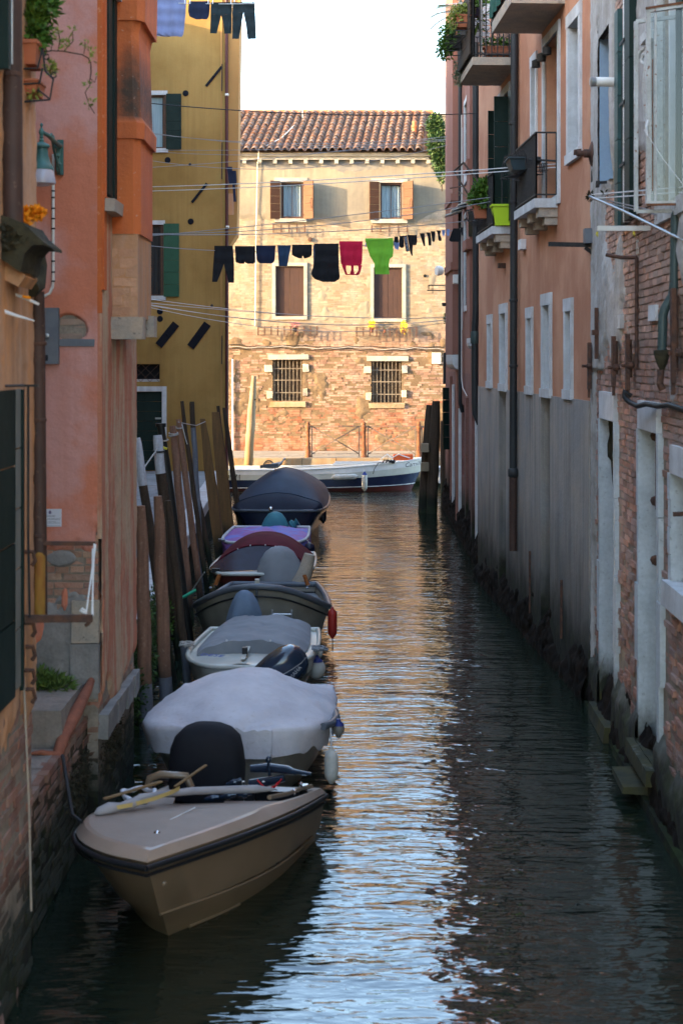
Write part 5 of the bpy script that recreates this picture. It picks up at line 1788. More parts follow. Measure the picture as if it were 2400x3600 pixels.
def rb_pr(u, z, r):
    n = fbm(np.array([u * .8]), np.array([z * .5]), 9)[0]
    e = 0.02 if z < 2.2 else 0.006
    return r.uniform(-1, 1) * e * (0.4 + n)


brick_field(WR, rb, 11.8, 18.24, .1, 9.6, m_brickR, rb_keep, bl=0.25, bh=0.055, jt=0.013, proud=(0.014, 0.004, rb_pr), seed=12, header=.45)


def rpl(U, Z):
    n = fbm(U * 1.0 + 4, Z * .9, 61, 5)
    v = (n - 0.56) * 9
    v = v + np.clip((Z - 4.35) * 1.2, -3.0, 1.2) + np.clip((U - 16.9) * 2.2, 0, 3) * (Z > 3.9)
    v = v - np.clip((1.6 - np.abs(U - 14.9)) * 1.8, 0, 3.0) * (Z < 5.6) * (Z > 3.2)
    v = np.where(Z < 3.6, -1, v)
    return v


plaster_sheet('peeling_plaster', WR, rb, 11.8, 18.24, 3.4, 9.8, .03, rpl, m_plasterR, lo=-.02, hi=.05, holes=[up1, up2], rough=.012)
plaster_sheet('foot_render', WR, rb, 11.8, 18.24, .0, 1.1, .03, lambda U, Z: (0.62 - Z) * 8 + (fbm(U * 1.3, Z * 2, 71, 5) - .5) * 5, mat('damp_cement_foot', (0.16, 0.155, 0.14), (0.10, 0.10, 0.085), rough=.9, scale=3, bump=.6, bscale=20, algae=(.42, ALG, (0.03, 0.035, .012)), algae_w=.4),
              lo=-.02, hi=.075, holes=[dr1, dr2], rough=.012)
plaster_sheet('corner_render', WR, rb, 17.95, 18.24, .3, 9.8, .03, lambda U, Z: (U - 18.08) * 14 + (fbm(U * 3, Z * 1.4, 72, 5) - .5) * 5, m_plasterR, lo=-.02, hi=.05, rough=.01)


def stone_door(h, jw, lint, blocks, fill, sillz):
    f = MB()
    f.wbox(WR, h[0] - .03, h[1] + .03, h[3], h[3] + lint, -.03, .05, j=.004)
    d = f.build('doorway', m_stone, rb)
    n = 4
    for side_, (a, b) in enumerate(((h[0] - jw, h[0]), (h[1], h[1] + jw))):
        z = h[2]
        for k in range(n):
            zt = h[2] + (h[3] - h[2]) * (k + 1) / n
            e = .10 if k in blocks else 0
            aa, bb = (a - e, b) if side_ == 0 else (a, b + e)
            MB().wbox(WR, aa, bb, z + .004, zt - .004, -.03, .045 + .006 * (k % 2)).build('jamb_stone', m_stoneR, d)
            z = zt
    # stone lined reveal
    g = MB()
    for (u, s) in ((h[0] + .003, 1), (h[1] - .003, -1)):
        g.quad(WR.pt(u, h[2], .04), WR.pt(u, h[3], .04), WR.pt(u, h[3], -.38), WR.pt(u, h[2], -.38))
    g.quad(WR.pt(h[0], h[3] - .003, .04), WR.pt(h[1], h[3] - .003, .04), WR.pt(h[1], h[3] - .003, -.38), WR.pt(h[0], h[3] - .003, -.38))
    g.build('reveal', m_stoneR, d)
    if fill is not None:
        MB().quad(WR.pt(h[0], h[2], -.36), WR.pt(h[1], h[2], -.36), WR.pt(h[1], h[3], -.36), WR.pt(h[0], h[3], -.36)).build('doorway_back', fill, d)  # brick in the first doorway, dark sheets for unlit depth in the others
    if sillz is not None:
        MB().wbox(WR, h[0] - .1, h[1] + .1, sillz - .16, sillz, -.38, .16, j=.012).build('threshold', m_stoneR, d)
    return d


D_1 = stone_door(dr1, .10, .30, (1,), m_brickR, .16)
D_2 = stone_door(dr2, .10, .27, (1,), m_dark, .42)
D_3 = stone_door(dr3, .12, .24, (), m_dark, None)
MB().wbox(WR, dr3[0] - .1, dr3[1] + .12, dr3[2] - .2, dr3[2], -.3, .1, j=.01).build('sill', m_stone, D_3)
mb = MB()
uu = 14.43
mb.wbox(WR, uu, uu + .04, 2.62, dr2[3] - .02, -.13, -.06)
mb.wbox(WR, uu, uu + .02, .5, 2.62, -.10, -.085)  # thin dark bar drawn for the dark gap line below the leaf
mb.build('rusty_gate_leaf', m_iron, D_2)
for z in (2.9, 2.3, 1.75):
    MB().lathe(WR.pt(uu + .04, z + .4, -.07), [(.03, 0), (.05, .02), (.04, .09), (.02, .1)], 8, axis=(0, 1, 0)).build('hinge', m_iron, D_2)
plaster_sheet('blocking_crumbs', WR, D_1, dr1[0] + .35, dr1[1] - .1, .9, 3.34, .03, lambda U, Z: (fbm(U * 4, Z * 1.5, 81, 5) - .42) * 8, m_moss, lo=-.02, hi=.05, d0=-.34, rough=.02)
lump = [(2136, 1478), (2158, 1480), (2157, 1530), (2150, 1600), (2156, 1660), (2161, 1700), (2163, 1740), (2156, 1745), (2150, 1690), (2146, 1620), (2134, 1605), (2133, 1560), (2141, 1530)]
MB().loft([[P(x, y, 17.46) for (x, y) in lump], [P(x + 1, y, 17.41) for (x, y) in lump]], True, True).build('crumbled_edge', m_moss, D_1)
for nm, Wq, pa_, u0_, u1_, hh in (('seaweed', WO, org_h, OY0, OY1, .30), ('seaweed', WR, rb, 11.8, OY0, .24), ('seaweed', WP, pk, PY0, PY1, .45)):
    plaster_sheet(nm, Wq, pa_, u0_, u1_, -.2, .95, .03, lambda U, Z: (hh - Z) * 5 + (fbm(U * 3, Z * 3, 120, 5) - .5) * 6, m_footweed, lo=-.03, hi=.10, rough=.035)
# footing ledges at the water
MB().wbox(WR, 16.0, 18.2, -.6, .06, .0, .12, j=.02).build('footing', m_quayL, rb)
MB().wbox(WR, 12.0, 15.9, -.6, .10, .0, .14, j=.02).build('footing', m_quayL, rb)
MB().wbox(WR, 14.05, 14.75, .10, .17, .0, .30, j=.012).build('landing_stone', m_stoneR, rb)
MB().wbox(WR, 3, 12.0, -.6, .3, .0, .12, j=.02).build('footing', m_quayL, rb)
# upper windows
f = MB(); f.wbox(WR, up1[0] - .12, up1[1] + .12, up1[3], up1[3] + .12, -.02, .03, j=.01); w = f.build('window', m_poledk, rb)
g = MB()
g.quad(WR.pt(up1[1] - .003, up1[2], .03), WR.pt(up1[1] - .003, up1[3], .03), WR.pt(up1[1] - .003, up1[3], -.38), WR.pt(up1[1] - .003, up1[2], -.38))
g.quad(WR.pt(up1[0] + .003, up1[2], .03), WR.pt(up1[0] + .003, up1[3], .03), WR.pt(up1[0] + .003, up1[3], -.38), WR.pt(up1[0] + .003, up1[2], -.38))
g.quad(WR.pt(up1[0], up1[2] + .003, .03), WR.pt(up1[1], up1[2] + .003, .03), WR.pt(up1[1], up1[2] + .003, -.38), WR.pt(up1[0], up1[2] + .003, -.38))
g.build('reveal', m_bluejamb, w)
MB().quad(WR.pt(up1[0], up1[2], -.36), WR.pt(up1[1], up1[2], -.36), WR.pt(up1[1], up1[3], -.36), WR.pt(up1[0], up1[3], -.36)).build('pane', m_glass, w)
f = MB(); frame4(f, WR, up2[0], up2[1], up2[2], up2[3], .15, -.02, .05)
w2r = f.build('window', m_flake, rb)
f = MB()
f.wbox(WR, up2[0], up2[0] + .05, up2[2], up2[3], -.16, -.1); f.wbox(WR, up2[1] - .07, up2[1], up2[2], up2[3], -.16, -.06)
f.wbox(WR, up2[1] - .16, up2[1] - .11, up2[2], up2[3], -.12, -.03)
f.build('frame', m_white, w2r)
MB().quad(WR.pt(up2[0], up2[2], -.37), WR.pt(up2[1], up2[2], -.37), WR.pt(up2[1], up2[3], -.37), WR.pt(up2[0], up2[3], -.37)).build('room_dark', m_dark, w2r)
# carved volute beside that window
pts = []
c0 = WR.pt(14.05, 6.72, .10)
for q in range(26):
    a = q * .38; rr = .10 - .0034 * q
    pts.append(c0 + Vector((0.02 * math.cos(a) * 0 - rr * math.cos(a) * .5, rr * math.cos(a) * .9, rr * math.sin(a))))
v = MB(); v.tube(pts, .018, 6)
v.tube([WR.pt(14.0, 6.8, .08), WR.pt(13.95, 6.4, .10), WR.pt(13.98, 5.9, .07), WR.pt(13.93, 5.4, .07)], [.03, .05, .03, .05], 8)
v.wbox(WR, 13.78, 14.1, 6.84, 6.92, 0, .14)
v.build('carved_volute', m_flake, w2r, smooth=50)
# rusty white casement standing open towards the canal
cs = empty('casement', (2.66, 12.9, 5.2), 'rusty white metal window casement standing open over the water', 'casement window')
Yc = 12.9
xo, xi, zb, zt = P(2268, 0, Yc).x, P(2398, 0, Yc).x, zof(Yc, 716), zof(Yc, 40)
mb = MB()
mb.bar((xo + .02, Yc, zb), (xo + .02, Yc, zt), .035, .045, up=(0, 1, 0))
mb.bar((xi, Yc - .06, zb), (xi, Yc - .06, zt + .03), .03, .045, up=(0, 1, 0))
mb.bar((xo + .002, Yc, zt), (xi, Yc - .06, zt + .035), .04, .03)
mb.bar((xo + .002, Yc, zb), (xi, Yc - .06, zb + .0), .04, .035)
mb.bar((xo + .075, Yc - .01, zb + .02), (xo + .075, Yc - .01, zt - .02), .02, .03, up=(0, 1, 0))
mb.build('frame', m_flake, cs)
mb = MB(); mb.bar((xo - .004, Yc - .02, zt + .02), (xi, Yc - .08, zt + .055), .012, .02); mb.bar((xo + .0, Yc - .024, zb - .012), (xi, Yc - .085, zb - .012), .01, .02)
mb.bar((xo + .05, Yc - .03, zb + .1), (xo + .05, Yc - .03, zt - .4), .008, .01)
mb.build('rust_edge', m_rustF, cs)
MB().quad((xo + .03, Yc - .01, zb + .02), (xi, Yc - .065, zb + .02), (xi, Yc - .065, zt), (xo + .03, Yc - .01, zt - .02)).build('glass_pane', m_clear, cs)
MB().tube([(xo + .005, Yc - .05, zof(Yc, 480)), (xo - .005, Yc - .06, zof(Yc, 450)), (xo + .01, Yc - .05, zof(Yc, 425))], .010, 6).build('handle', m_white, cs)
f2 = MB(); x2 = xo - .05
f2.bar((x2, Yc + .16, zb - .05), (x2, Yc + .16, zt - .05), .03, .04, up=(0, 1, 0)); f2.bar((x2, Yc + .16, zb - .05), (xi, Yc + .1, zb - .05), .03, .03); f2.bar((x2, Yc + .16, zt - .05), (xi, Yc + .1, zt - .02), .03, .03)
f2.build('outer_leaf', m_flake, cs)
MB().tube([P(2262, 455, 12.8), P(2330, 560, 12.6), P(2400, 650, 12.4)], .0025, 4).build('cord', m_wirew, cs)
# green shutters of the window before it
sg = empty('shutter', WR.pt(15.3, 5.3, .1), 'tall dark green boarded shutters folded against the old brick wall', 'shutter')
ztp, zbt = 8.2, 5.35
WRq = WR
for (a, b, d0, d1, z1_, m) in ((15.75, 15.98, .05, .10, 7.55, m_teal), (15.45, 15.70, .03, .07, 7.05, m_green), (15.22, 15.32, .06, .11, 9.2, m_plastic_w), (14.85, 15.18, .05, .12, 9.2, m_green)):
    n = 5
    for k in range(n):
        za = zbt + (z1_ - zbt) * k / n; zb_ = zbt + (z1_ - zbt) * (k + 1) / n
        MB().wbox(WR, a, b, za + .004, zb_ - .004, d0, d1).build('board', m, sg)
for z in (5.9, 6.5, 7.1, 7.7, 8.3):
    MB().wbox(WR, 15.15, 15.45, z, z + .03, .12, .13).build('strap', m_ironblack, sg)
# camera-like white fixture
p = WR.pt(16.25, zof(16.2, 286), 0)
mb = MB(); mb.lathe(p, [(.05, 0), (.05, .26), (.048, .262)], 12, axis=(-1, -.1, 0)); cam_f = mb.build('wall_camera', m_plastic_w, None, smooth=50, label='white cylindrical camera sticking out from the peeling wall beside the green shutters', cat='camera')
MB().lathe(p + Vector((-.262, -.026, 0)), [(.052, 0), (.052, .05), (.02, .055)], 12, axis=(-1, -.1, 0)).build('lens_ring', m_alu, cam_f, smooth=50)
# pipes
def pp(lst, Y):
    return [P(x, y, Y) for (x, y) in lst]


MB().tube(pp([(2390, -60), (2388, 730), (2372, 760), (2368, 1000), (2362, 1040), (2335, 1085), (2328, 1110), (2325, 1240)], 12.95), .040, 14).build('downpipe', m_pipegreen, None, smooth=50, label='dark green downpipe with a double bend on the old brick wall', cat='downpipe')
d4 = COL.objects['downpipe.004']
MB().lathe(P(2325, 1300, 12.95), [(.02, 0), (.045, .05), (.07, .13), (.072, .16), (.045, .165)], 14).build('funnel', m_moss, d4, smooth=50)
MB().tube(pp([(2322, 1300), (2318, 1350), (2328, 1370)], 12.95), .03, 8).build('outlet', m_iron, d4)
mb = MB()
mb.tube(pp([(2236, 1300), (2236, 905)], 14.9), .019, 8)
mb.tube([P(2236, 905, 14.9), P(2180, 905, 15.0), P(2130, 896, 15.1)], .019, 8)
mb.build('gas_pipe', m_iron, None, smooth=50, label='rusty brown pipe rising to a tee with a horizontal arm on the brick wall', cat='pipe')
mb = MB()
mb.tube([P(2217, 1392, 14.6), P(2192, 1375, 14.6), P(2192, 1395, 14.6), P(2212, 1415, 14.5), P(2240, 1428, 14.2), P(2270, 1420, 13.9), P(2310, 1428, 13.5), P(2350, 1424, 13.1), P(2400, 1440, 12.7), P(2440, 1450, 12.4)], .024, 10)
mb.build('black_conduit', m_wired, None, smooth=50, label='thick black conduit sagging across the brick wall above the doorways', cat='conduit')
# iron tie anchors
for k, (px, y0, y1, rod, lab) in enumerate(((2093, 1205, 1392, (2045, 1287), 'rusty vertical tie anchor by the corner of the brick house'),
                                            (2182, 1182, 1384, (2136, 1292), 'rusty tie anchor with a rod, left of a close pair above the blocked doorway'),
                                            (2233, 1175, 1400, (2185, 1285), 'longer rusty tie anchor, right of a close pair beside the brown pipe'),
                                            (2398, 1015, 1380, (2350, 1240), 'rusty tie anchor at the right edge beyond the green downpipe'))):
    Y = WR.at(px, 0)[0]
    t = MB(); w = .055
    z1_, z0_ = zof(Y, y0), zof(Y, y1)
    t.wbox(WR, Y - w, Y + w * .4, z0_ + .08, z1_, .06, .10, j=.004)
    t.wbox(WR, Y - w * .6, Y + w * .2, z0_ - .02, z0_ + .08, .065, .095)
    t.wbox(WR, Y + w * .5, Y + w * 1.5, z0_ + .2, z1_ - .05, .03, .08, j=.004)
    q = P(rod[0], rod[1], Y - .05)
    t.tube([q, WR.pt(Y, q.z, .02)], .018, 8)
    t.lathe(q + Vector((.05, 0, 0)), [(.02, 0), (.035, .01), (.035, .05), (.02, .06)], 8, axis=(1, 0, 0))
    t.build('tie_anchor', m_iron, None, label=lab, cat='wall anchor', group='iron tie anchors on the brick house')
t = MB(); Y = WR.at(2117, 0)[0]
t.wbox(WR, Y - .03, Y + .03, zof(Y, 1262), zof(Y, 1082), .05, .09); t.wbox(WR, Y - .06, Y + .05, zof(Y, 1178), zof(Y, 1160), .05, .12)
t.build('tie_anchor', m_iron, None, label='thin rusty anchor bar on the peeling plaster above the first doorway', cat='wall anchor', group='iron tie anchors on the brick house')
# big round anchor plate with timber behind
t = MB(); Y = 18.15
t.bar(P(2096, 425, Y), P(2092, 640, Y), .10, .08, up=(0, 1, 0))
an = t.build('anchor_plate', m_poledk, None, label='dark timber with a round iron plate and rod beside the orange house', cat='wall anchor')
q = P(2084, 540, Y - .08)
MB().lathe(q + Vector((.02, 0, 0)), [(.16, 0), (.15, .03), (.10, .05), (.05, .07), (.05, .13), (.035, .14), (.035, .22)], 16, axis=(-1, -.15, 0)).build('round_plate', m_iron, an, smooth=40)
MB().tube([P(2020, 545, Y - .1), P(2020, 530, Y - .1), P(2042, 528, Y - .1)], .02, 6).build('hook', m_iron, an)
# brackets and bars
t = MB(); Yb_ = 18.22
t.bar(P(1926, 858, Yb_), P(2100, 862, Yb_), .05, .05); t.bar(P(2055, 870, Yb_), P(2092, 898, Yb_), .05, .04); t.bar(P(2096, 862, Yb_), P(2096, 905, Yb_), .04, .05)
t.build('shelf_bracket', m_ironblack, None, label='dark iron shelf bracket reaching across the corner of the orange house', cat='bracket')
mb = MB(); q = P(2080, 835, 18.2); mb.box(q.x - .10, q.x + .06, 18.1, 18.24, q.z - .07, q.z + .1)
mb.build('meter_box', m_zinc, None, label='small grey metal box on the corner above the iron shelf bracket', cat='box')
t = MB(); t.bar(P(2098, 803, 14.3), P(2292, 803, 14.3), .05, .045)
wb = t.build('white_bar', m_plastic_w, None, label='horizontal white plastic bar projecting from the wall under the green shutters', cat='bar')
for (x, y) in ((2097, 822), (2226, 820)):
    MB().tube([P(x, y - 8, 14.28), P(x - 3, y + 4, 14.28), P(x + 3, y + 10, 14.28), P(x + 2, y - 6, 14.28)], .006, 5).build('yellow_ring', m_yellow, wb)
t = MB(); t.tube([P(2070, 690, 15.8), P(2190, 742, 14.6), P(2400, 845, 12.6), P(2440, 865, 12.3)], .014, 8)
rk = t.build('drying_rack', m_alu, None, smooth=50, label='long slanting metal drying pole with lines across the green shutters', cat='drying rack')
t = MB()
for (a, b) in (((2078, 684, 15.8), (2400, 658, 12.8)), ((2078, 698, 15.8), (2400, 676, 12.8))):
    t.tube([P(*a), P(*b)], .006, 5)
t.build('line', m_wirew, rk)
t = MB()
for (a, b) in (((2078, 692, 15.8), (2325, 748, 13.6)), ((2078, 700, 15.8), (2325, 760, 13.6))):
    t.tube([P(*a), P(*b)], .006, 5)
t.build('stay', m_wire, rk)
foliage('knot', [(tuple(P(2072, 692, 15.8)), (.03, .03, .05)), (tuple(P(2124, 682, 15.3)), (.02, .02, .03))], 60, .04, m_moss, rk, 5)
MB().bar(P(2098, 655, 17.2), P(2100, 640, 17.0), .04, .03).build('catch', m_ironblack, rb)
t = MB(); t.bar(P(2098, 655, 17.0), P(2104, 642, 17.0), .03, .03); t.bar(P(2104, 642, 17.0), P(2138, 640, 17.0), .03, .03)
t.build('shutter_dog', m_ironblack, rb)
MB().bar(P(2365, 1808, 12.7), P(2420, 1806, 12.7), .04, .035).build('iron_stub', m_iron, rb)
sp = MB()
for k in range(11):
    sp.bar(P(2234, 846 + k * 4.6, 15.0), P(2246, 843 + k * 4.6, 15.0), .012, .007)
sp.bar(P(2246, 842, 15.0), P(2244, 892, 15.0), .015, .012)
sp.build('vent_comb', m_plastic_w, None, label='white plastic vent strip with comb teeth on the brick wall', cat='vent')
MB().tube([P(2175, 600, 16.4), P(2168, 612, 16.4), P(2176, 625, 16.4), P(2181, 640, 16.4)], .004, 4).build('loose_wire', m_wired, rb)
for (x0, x1, y0, y1) in ((2178, 2196, 1108, 1155), (2297, 2316, 1072, 1132)):
    r = wrect(WR, x0, x1, y0, y1)
    MB().wbox(WR, r[0], r[1], r[2], r[3], .0, .045, j=.01).build('filler_stone', m_stone, rb)
# ------------------------------------------------------------------ rose house on the left (B)
rh = empty('rose_house', (-3.5, 14.5, 0), 'rose and orange rendered house on the left with a projecting flue and crumbling corner', 'building')
BY0, BY1 = 13.2, 15.46
BX = -2.05
mb = MB()
wall_face(mb, WB, -9, BX, -1, 11, [], d=0)
wall_face(mb, WBs, BY0, BY1, -1, 11, [], d=0)
mb.quad((BX, BY1, -1), (-9, BY1, -1), (-9, BY1, 11), (BX, BY1, 11))
mb.quad((-9, BY0, 11), (BX, BY0, 11), (BX, BY1, 11), (-9, BY1, 11))
mb.build('wall', m_mortar, rh)


def blob(U, Z, cu, cz, ru, rz):
    return 1 - np.sqrt(((U - cu) / ru) ** 2 + ((Z - cz) / rz) ** 2)


def rose_fn(U, Z):
    n = fbm(U * 4, Z * 4, 91, 5) - .5
    v = np.ones_like(U) * 1.0
    v = np.minimum(v, -(blob(U, Z, -2.275, 4.27, .125, .12) * 9 + n * 7))
    v = np.minimum(v, (Z - 2.36 - (U > -2.15) * .02) * 16 + n * 6 + np.clip((-2.45 - U) * 6, 0, 6))
    low = np.maximum(blob(U, Z, -2.72, 1.85, .25, .42) * 9, blob(U, Z, -2.33, 1.98, .03, .10) * 7) + n * 5
    v = np.maximum(v, low)
    v = np.where(U > BX - .03, np.minimum(v, (Z - 2.7) * 8 + n * 8), v)
    return v


plaster_sheet('rose_coat', WB, rh, -4.4, BX + .0, 1.15, 9.0, .015, rose_fn, m_rose, lo=-.03, hi=.034, rough=.004)


def cem_fn(U, Z):
    n = fbm(U * 5, Z * 5, 95, 5) - .5
    v = (2.06 - Z) * 14 + n * 6
    v = np.maximum(v, blob(U, Z, -2.36, 2.33, .14, .07) * 8 + n * 4)
    return v


plaster_sheet('cement_coat', WB, rh, -3.2, BX, 1.15, 2.6, .015, cem_fn, m_cement, lo=-.03, hi=.022, rough=.006)
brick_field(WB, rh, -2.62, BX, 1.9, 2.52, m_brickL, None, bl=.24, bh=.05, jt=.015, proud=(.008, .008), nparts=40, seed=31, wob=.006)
brick_field(WB, rh, -2.42, -2.13, 4.12, 4.42, m_brickF, None, bl=.22, bh=.05, jt=.012, proud=(.004, .006), nparts=20, seed=33)
MB().wbox(WB, -9, -4.39, 1.0, 11, 0, .03).wbox(WB, -4.41, BX, 8.98, 11, 0, .032).build('upper_coat', m_rose, rh)
# big corner stone with broken edge
mb = MB()
for k, (z0, z1, x0) in enumerate(((1.2, 1.62, -2.275), (1.625, 1.98, -2.27))):
    MB().wbox(WB, x0, BX + .012, z0, z1, -.02, .055, j=.006).build('corner_stone', m_stonewarm if k else m_cement, rh)
# side towards the canal
plaster_sheet('streaked_coat', WBs, rh, BY0, BY1, .7, 9.0, .02,
              lambda U, Z: (Z - 1.02) * 9 + (fbm(U * 2, Z * .8, 101, 5) - .5) * 6 - 9 * np.clip(1 - np.abs(U - 13.34 - .12 * np.sin(Z * 3) * (Z < 3)) / .05, 0, 1) * (Z < 2.7) * (Z > 1.7) - 4 * np.clip(1 - np.abs(U - 13.26) / .06, 0, 1) * (Z < 2.1),
              m_rose_side, lo=-.03, hi=.03, rough=.008)
MB().wbox(WBs, BY0 - .03, BY1, 9.0, 11, 0, .03).build('upper_coat', m_rose_side, rh)
MB().wbox(WBs, BY0 - .0, 13.36, 4.6, 11, .031, .05).build('orange_strip', m_rose_o, rh)
MB().box(BX - .002, BX + .036, BY0 - .035, BY0 + .002, 4.4, 11).build('corner_bead', m_rose_o, rh)
MB().box(BX - .002, BX + .034, BY0 - .033, BY0 + .002, 2.5, 4.4).build('corner_bead', m_rose_side, rh)
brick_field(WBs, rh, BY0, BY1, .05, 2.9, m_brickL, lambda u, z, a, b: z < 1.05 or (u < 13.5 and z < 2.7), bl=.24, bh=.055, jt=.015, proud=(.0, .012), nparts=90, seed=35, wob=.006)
y = BY0 + .02
for k, L_ in enumerate((.66, .58, .54, .44)):
    MB().wbox(WBs, y, y + L_ - .01, .80 - k * .01, 1.0 - k * .01, -.01, .075, j=.012).build('band_stone', m_cement, rh)
    y += L_
# window at the corner: closed shutters seen edge on, stone sill
s = empty('shutter', (BX, 13.5, 5.5)); s.parent = rh; s.location = Vector((BX, 13.5, 5.5)) - ORG[rh]
for (a, b, d) in ((13.30, 13.44, .055), (13.45, 13.60, .045), (13.61, 13.76, .06)):
    MB().wbox(WBs, a, b, 5.42, 7.2, .031, d + .02).build('board', m_green, s)
MB().wbox(WBs, 13.24, 13.86, 5.27, 5.38, .02, .13, j=.006).build('sill', m_stonewarm, rh)
MB().wbox(WBs, 13.22, 13.9, 7.16, 7.35, .02, .12).build('lintel', m_stone, rh)
MB().wbox(WBs, 13.22, 13.29, 5.38, 7.16, .031, .06).build('jamb', m_rose_o, rh)

# flue with soot
m_soot = None


def make_soot():
    m, nt, N, L, B = nodes_new('orange_lime_render_with_soot')
    vec = _pos(nt)
    n1 = _noise(nt, vec, 2.0, 5)
    col = _mix(nt, _ramp(nt, n1, [(.35, 0.), (.65, 1.)]), (0.60, 0.145, 0.035), (0.50, 0.115, 0.035))
    n3 = _noise(nt, _pos(nt, (7, 7, .4)), 1.0, 6, .6)
    col = _mix(nt, _math(nt, 'MULTIPLY', _ramp(nt, n3, [(.42, 0.), (.7, 1.)]), .5), col, (0.32, 0.085, 0.03))
    S = _z(nt)
    # stain: ellipse-ish patch on the front of the flue
    dz = _math(nt, 'DIVIDE', _math(nt, 'SUBTRACT', S[2], 6.36), .42)
    dx = _math(nt, 'DIVIDE', _math(nt, 'SUBTRACT', S[0], -1.86), .17)
    r2 = _math(nt, 'ADD', _math(nt, 'MULTIPLY', dz, dz), _math(nt, 'MULTIPLY', dx, dx))
    n5 = _noise(nt, vec, 7, 6, .7)
    t = _math(nt, 'ADD', r2, _math(nt, 'MULTIPLY', _math(nt, 'SUBTRACT', n5, .5), 1.6))
    mr = nt.nodes.new('ShaderNodeMapRange'); mr.clamp = True
    L.new(t, mr.inputs[0]); mr.inputs[1].default_value = .0; mr.inputs[2].default_value = 1.25
    mr.inputs[3].default_value = .95; mr.inputs[4].default_value = 0
    cut = nt.nodes.new('ShaderNodeMapRange'); cut.clamp = True
    L.new(S[2], cut.inputs[0]); cut.inputs[1].default_value = 6.10; cut.inputs[2].default_value = 6.16
    col = _mix(nt, _math(nt, 'MULTIPLY', mr.outputs[0], cut.outputs[0]), col, (0.05, 0.04, 0.028))
    n6 = _noise(nt, vec, 30, 3, .6)
    col = _mix(nt, _math(nt, 'MULTIPLY', _ramp(nt, n6, [(.66, 0.), (.72, 1.)]), .5), col, (0.55, 0.42, 0.33))
    L.new(col, B.inputs['Base Color']); B.inputs['Roughness'].default_value = .93
    bp = nt.nodes.new('ShaderNodeBump'); bp.inputs['Strength'].default_value = .5; bp.inputs['Distance'].default_value = .02
    L.new(_noise(nt, vec, 26, 6, .65), bp.inputs['Height']); L.new(bp.outputs[0], B.inputs['Normal'])
    return m


m_soot = make_soot()
FY0, FY1, FX = 13.80, 14.72, -1.775
mb = MB(); rings = []
for (z, e, tp) in ((5.12, 0, 0), (5.96, 0.0, 0.0), (5.961, .03, .0), (6.10, .035, .0), (6.16, .0, .0), (6.9, -.02, .02), (7.0, -.0, .0), (7.001, .035, 0), (7.3, .04, 0), (11, .04, 0)):
    rings.append([Vector((BX - .02, FY0 - e * .6, z)), Vector((FX + e - .06, FY0 - e * .6, z)), Vector((FX + e, FY0 + .07, z)), Vector((FX + e, FY1 + e, z)), Vector((BX - .02, FY1 + e, z))])
mb.loft(rings, True, True)
fl = mb.build('flue', m_soot, rh)
mb = MB()
mb.loft([[Vector((BX - .02, FY0 + .012, z)), Vector((FX - .02, FY0 + .012, z)), Vector((FX - .012, FY1 - .01, z)), Vector((BX - .02, FY1 - .01, z))] for z in (4.38, 5.12)], True, True)
mb.build('bare_flue_foot', m_peach, fl)
WFl = Wall(False, FY0 + .012)
brick_field(WFl, fl, BX, FX - .03, 4.40, 5.0, mat('lime_smeared_brick', (0.52, 0.29, 0.17), (0.46, 0.24, 0.14), rough=.95, scale=5, bump=1.0, bscale=18, isl=.12), None, bl=.2, bh=.075, jt=.012, proud=(.004, .006), nparts=30, seed=37, wob=.003)
for (y0, y1, dz) in ((FY0 - .05, FY0 + .16, 0), (FY1 - .22, FY1 + .02, .03)):
    MB().box(BX - .02, FX + .03 + dz * .3, y0, y1, 4.19 + dz, 4.385 + dz).build('corbel_stone', m_stonewarm, fl)
MB().hexa([(BX, FY0 + .18, 4.19), (BX + .12, FY0 + .18, 4.19), (BX + .12, FY0 + .3, 4.19), (BX, FY0 + .3, 4.19),
           (BX, FY0 + .14, 4.385), (BX + .2, FY0 + .14, 4.385), (BX + .2, FY0 + .5, 4.385), (BX, FY0 + .5, 4.385)]).build('corbel_block', m_moss, fl)

# lamp on its bracket
LY = 12.45
lc = P(147, 470, LY)
lamp = empty('wall_lamp', (lc.x, LY, P(0, 650, LY).z), 'green cast iron street lamp with bell hood and frosted glass on the rose wall', 'street lamp')
zl = lambda y: P(0, y, LY).z
pf = [(.003, zl(432)), (.012, zl(437)), (.012, zl(443)), (.005, zl(447)), (.012, zl(452)), (.022, zl(462)), (.022, zl(468)), (.012, zl(478)), (.018, zl(481)), (.012, zl(487)), (.02, zl(492)), (.016, zl(498)),
      (.055, zl(506)), (.066, zl(512)), (.066, zl(518)), (.050, zl(522)), (.054, zl(545)), (.066, zl(562)), (.068, zl(566)), (.080, zl(578)), (.085, zl(582)), (.094, zl(592)), (.096, zl(597))]
MB().lathe((lc.x, LY, 0), pf[::-1], 24).build('hood', m_lampgreen, lamp, smooth=35)
gl = [(.090, zl(597)), (.098, zl(606)), (.106, zl(622)), (.114, zl(640)), (.112, zl(646)), (.05, zl(654)), (.002, zl(657))]
MB().lathe((lc.x, LY, 0), gl[::-1], 28).build('glass', m_lampglass, lamp, smooth=40)
mb = MB()
wallp = P(215, 505, 13.16)
mb.tube([(lc.x, LY, zl(463)), (lc.x + .03, LY + .15, zl(468)), (lc.x + .06, LY + .4, zl(485)), (wallp.x + .0, 13.15, P(0, 512, 13.15).z)], [.016, .018, .018, .02], 10)
zb_ = P(0, 615, 13.15).z; zt_ = P(0, 505, 13.15).z
mb.bar((wallp.x, 13.14, zb_), (wallp.x, 13.14, zt_ + .03), .05, .03, up=(0, 1, 0))
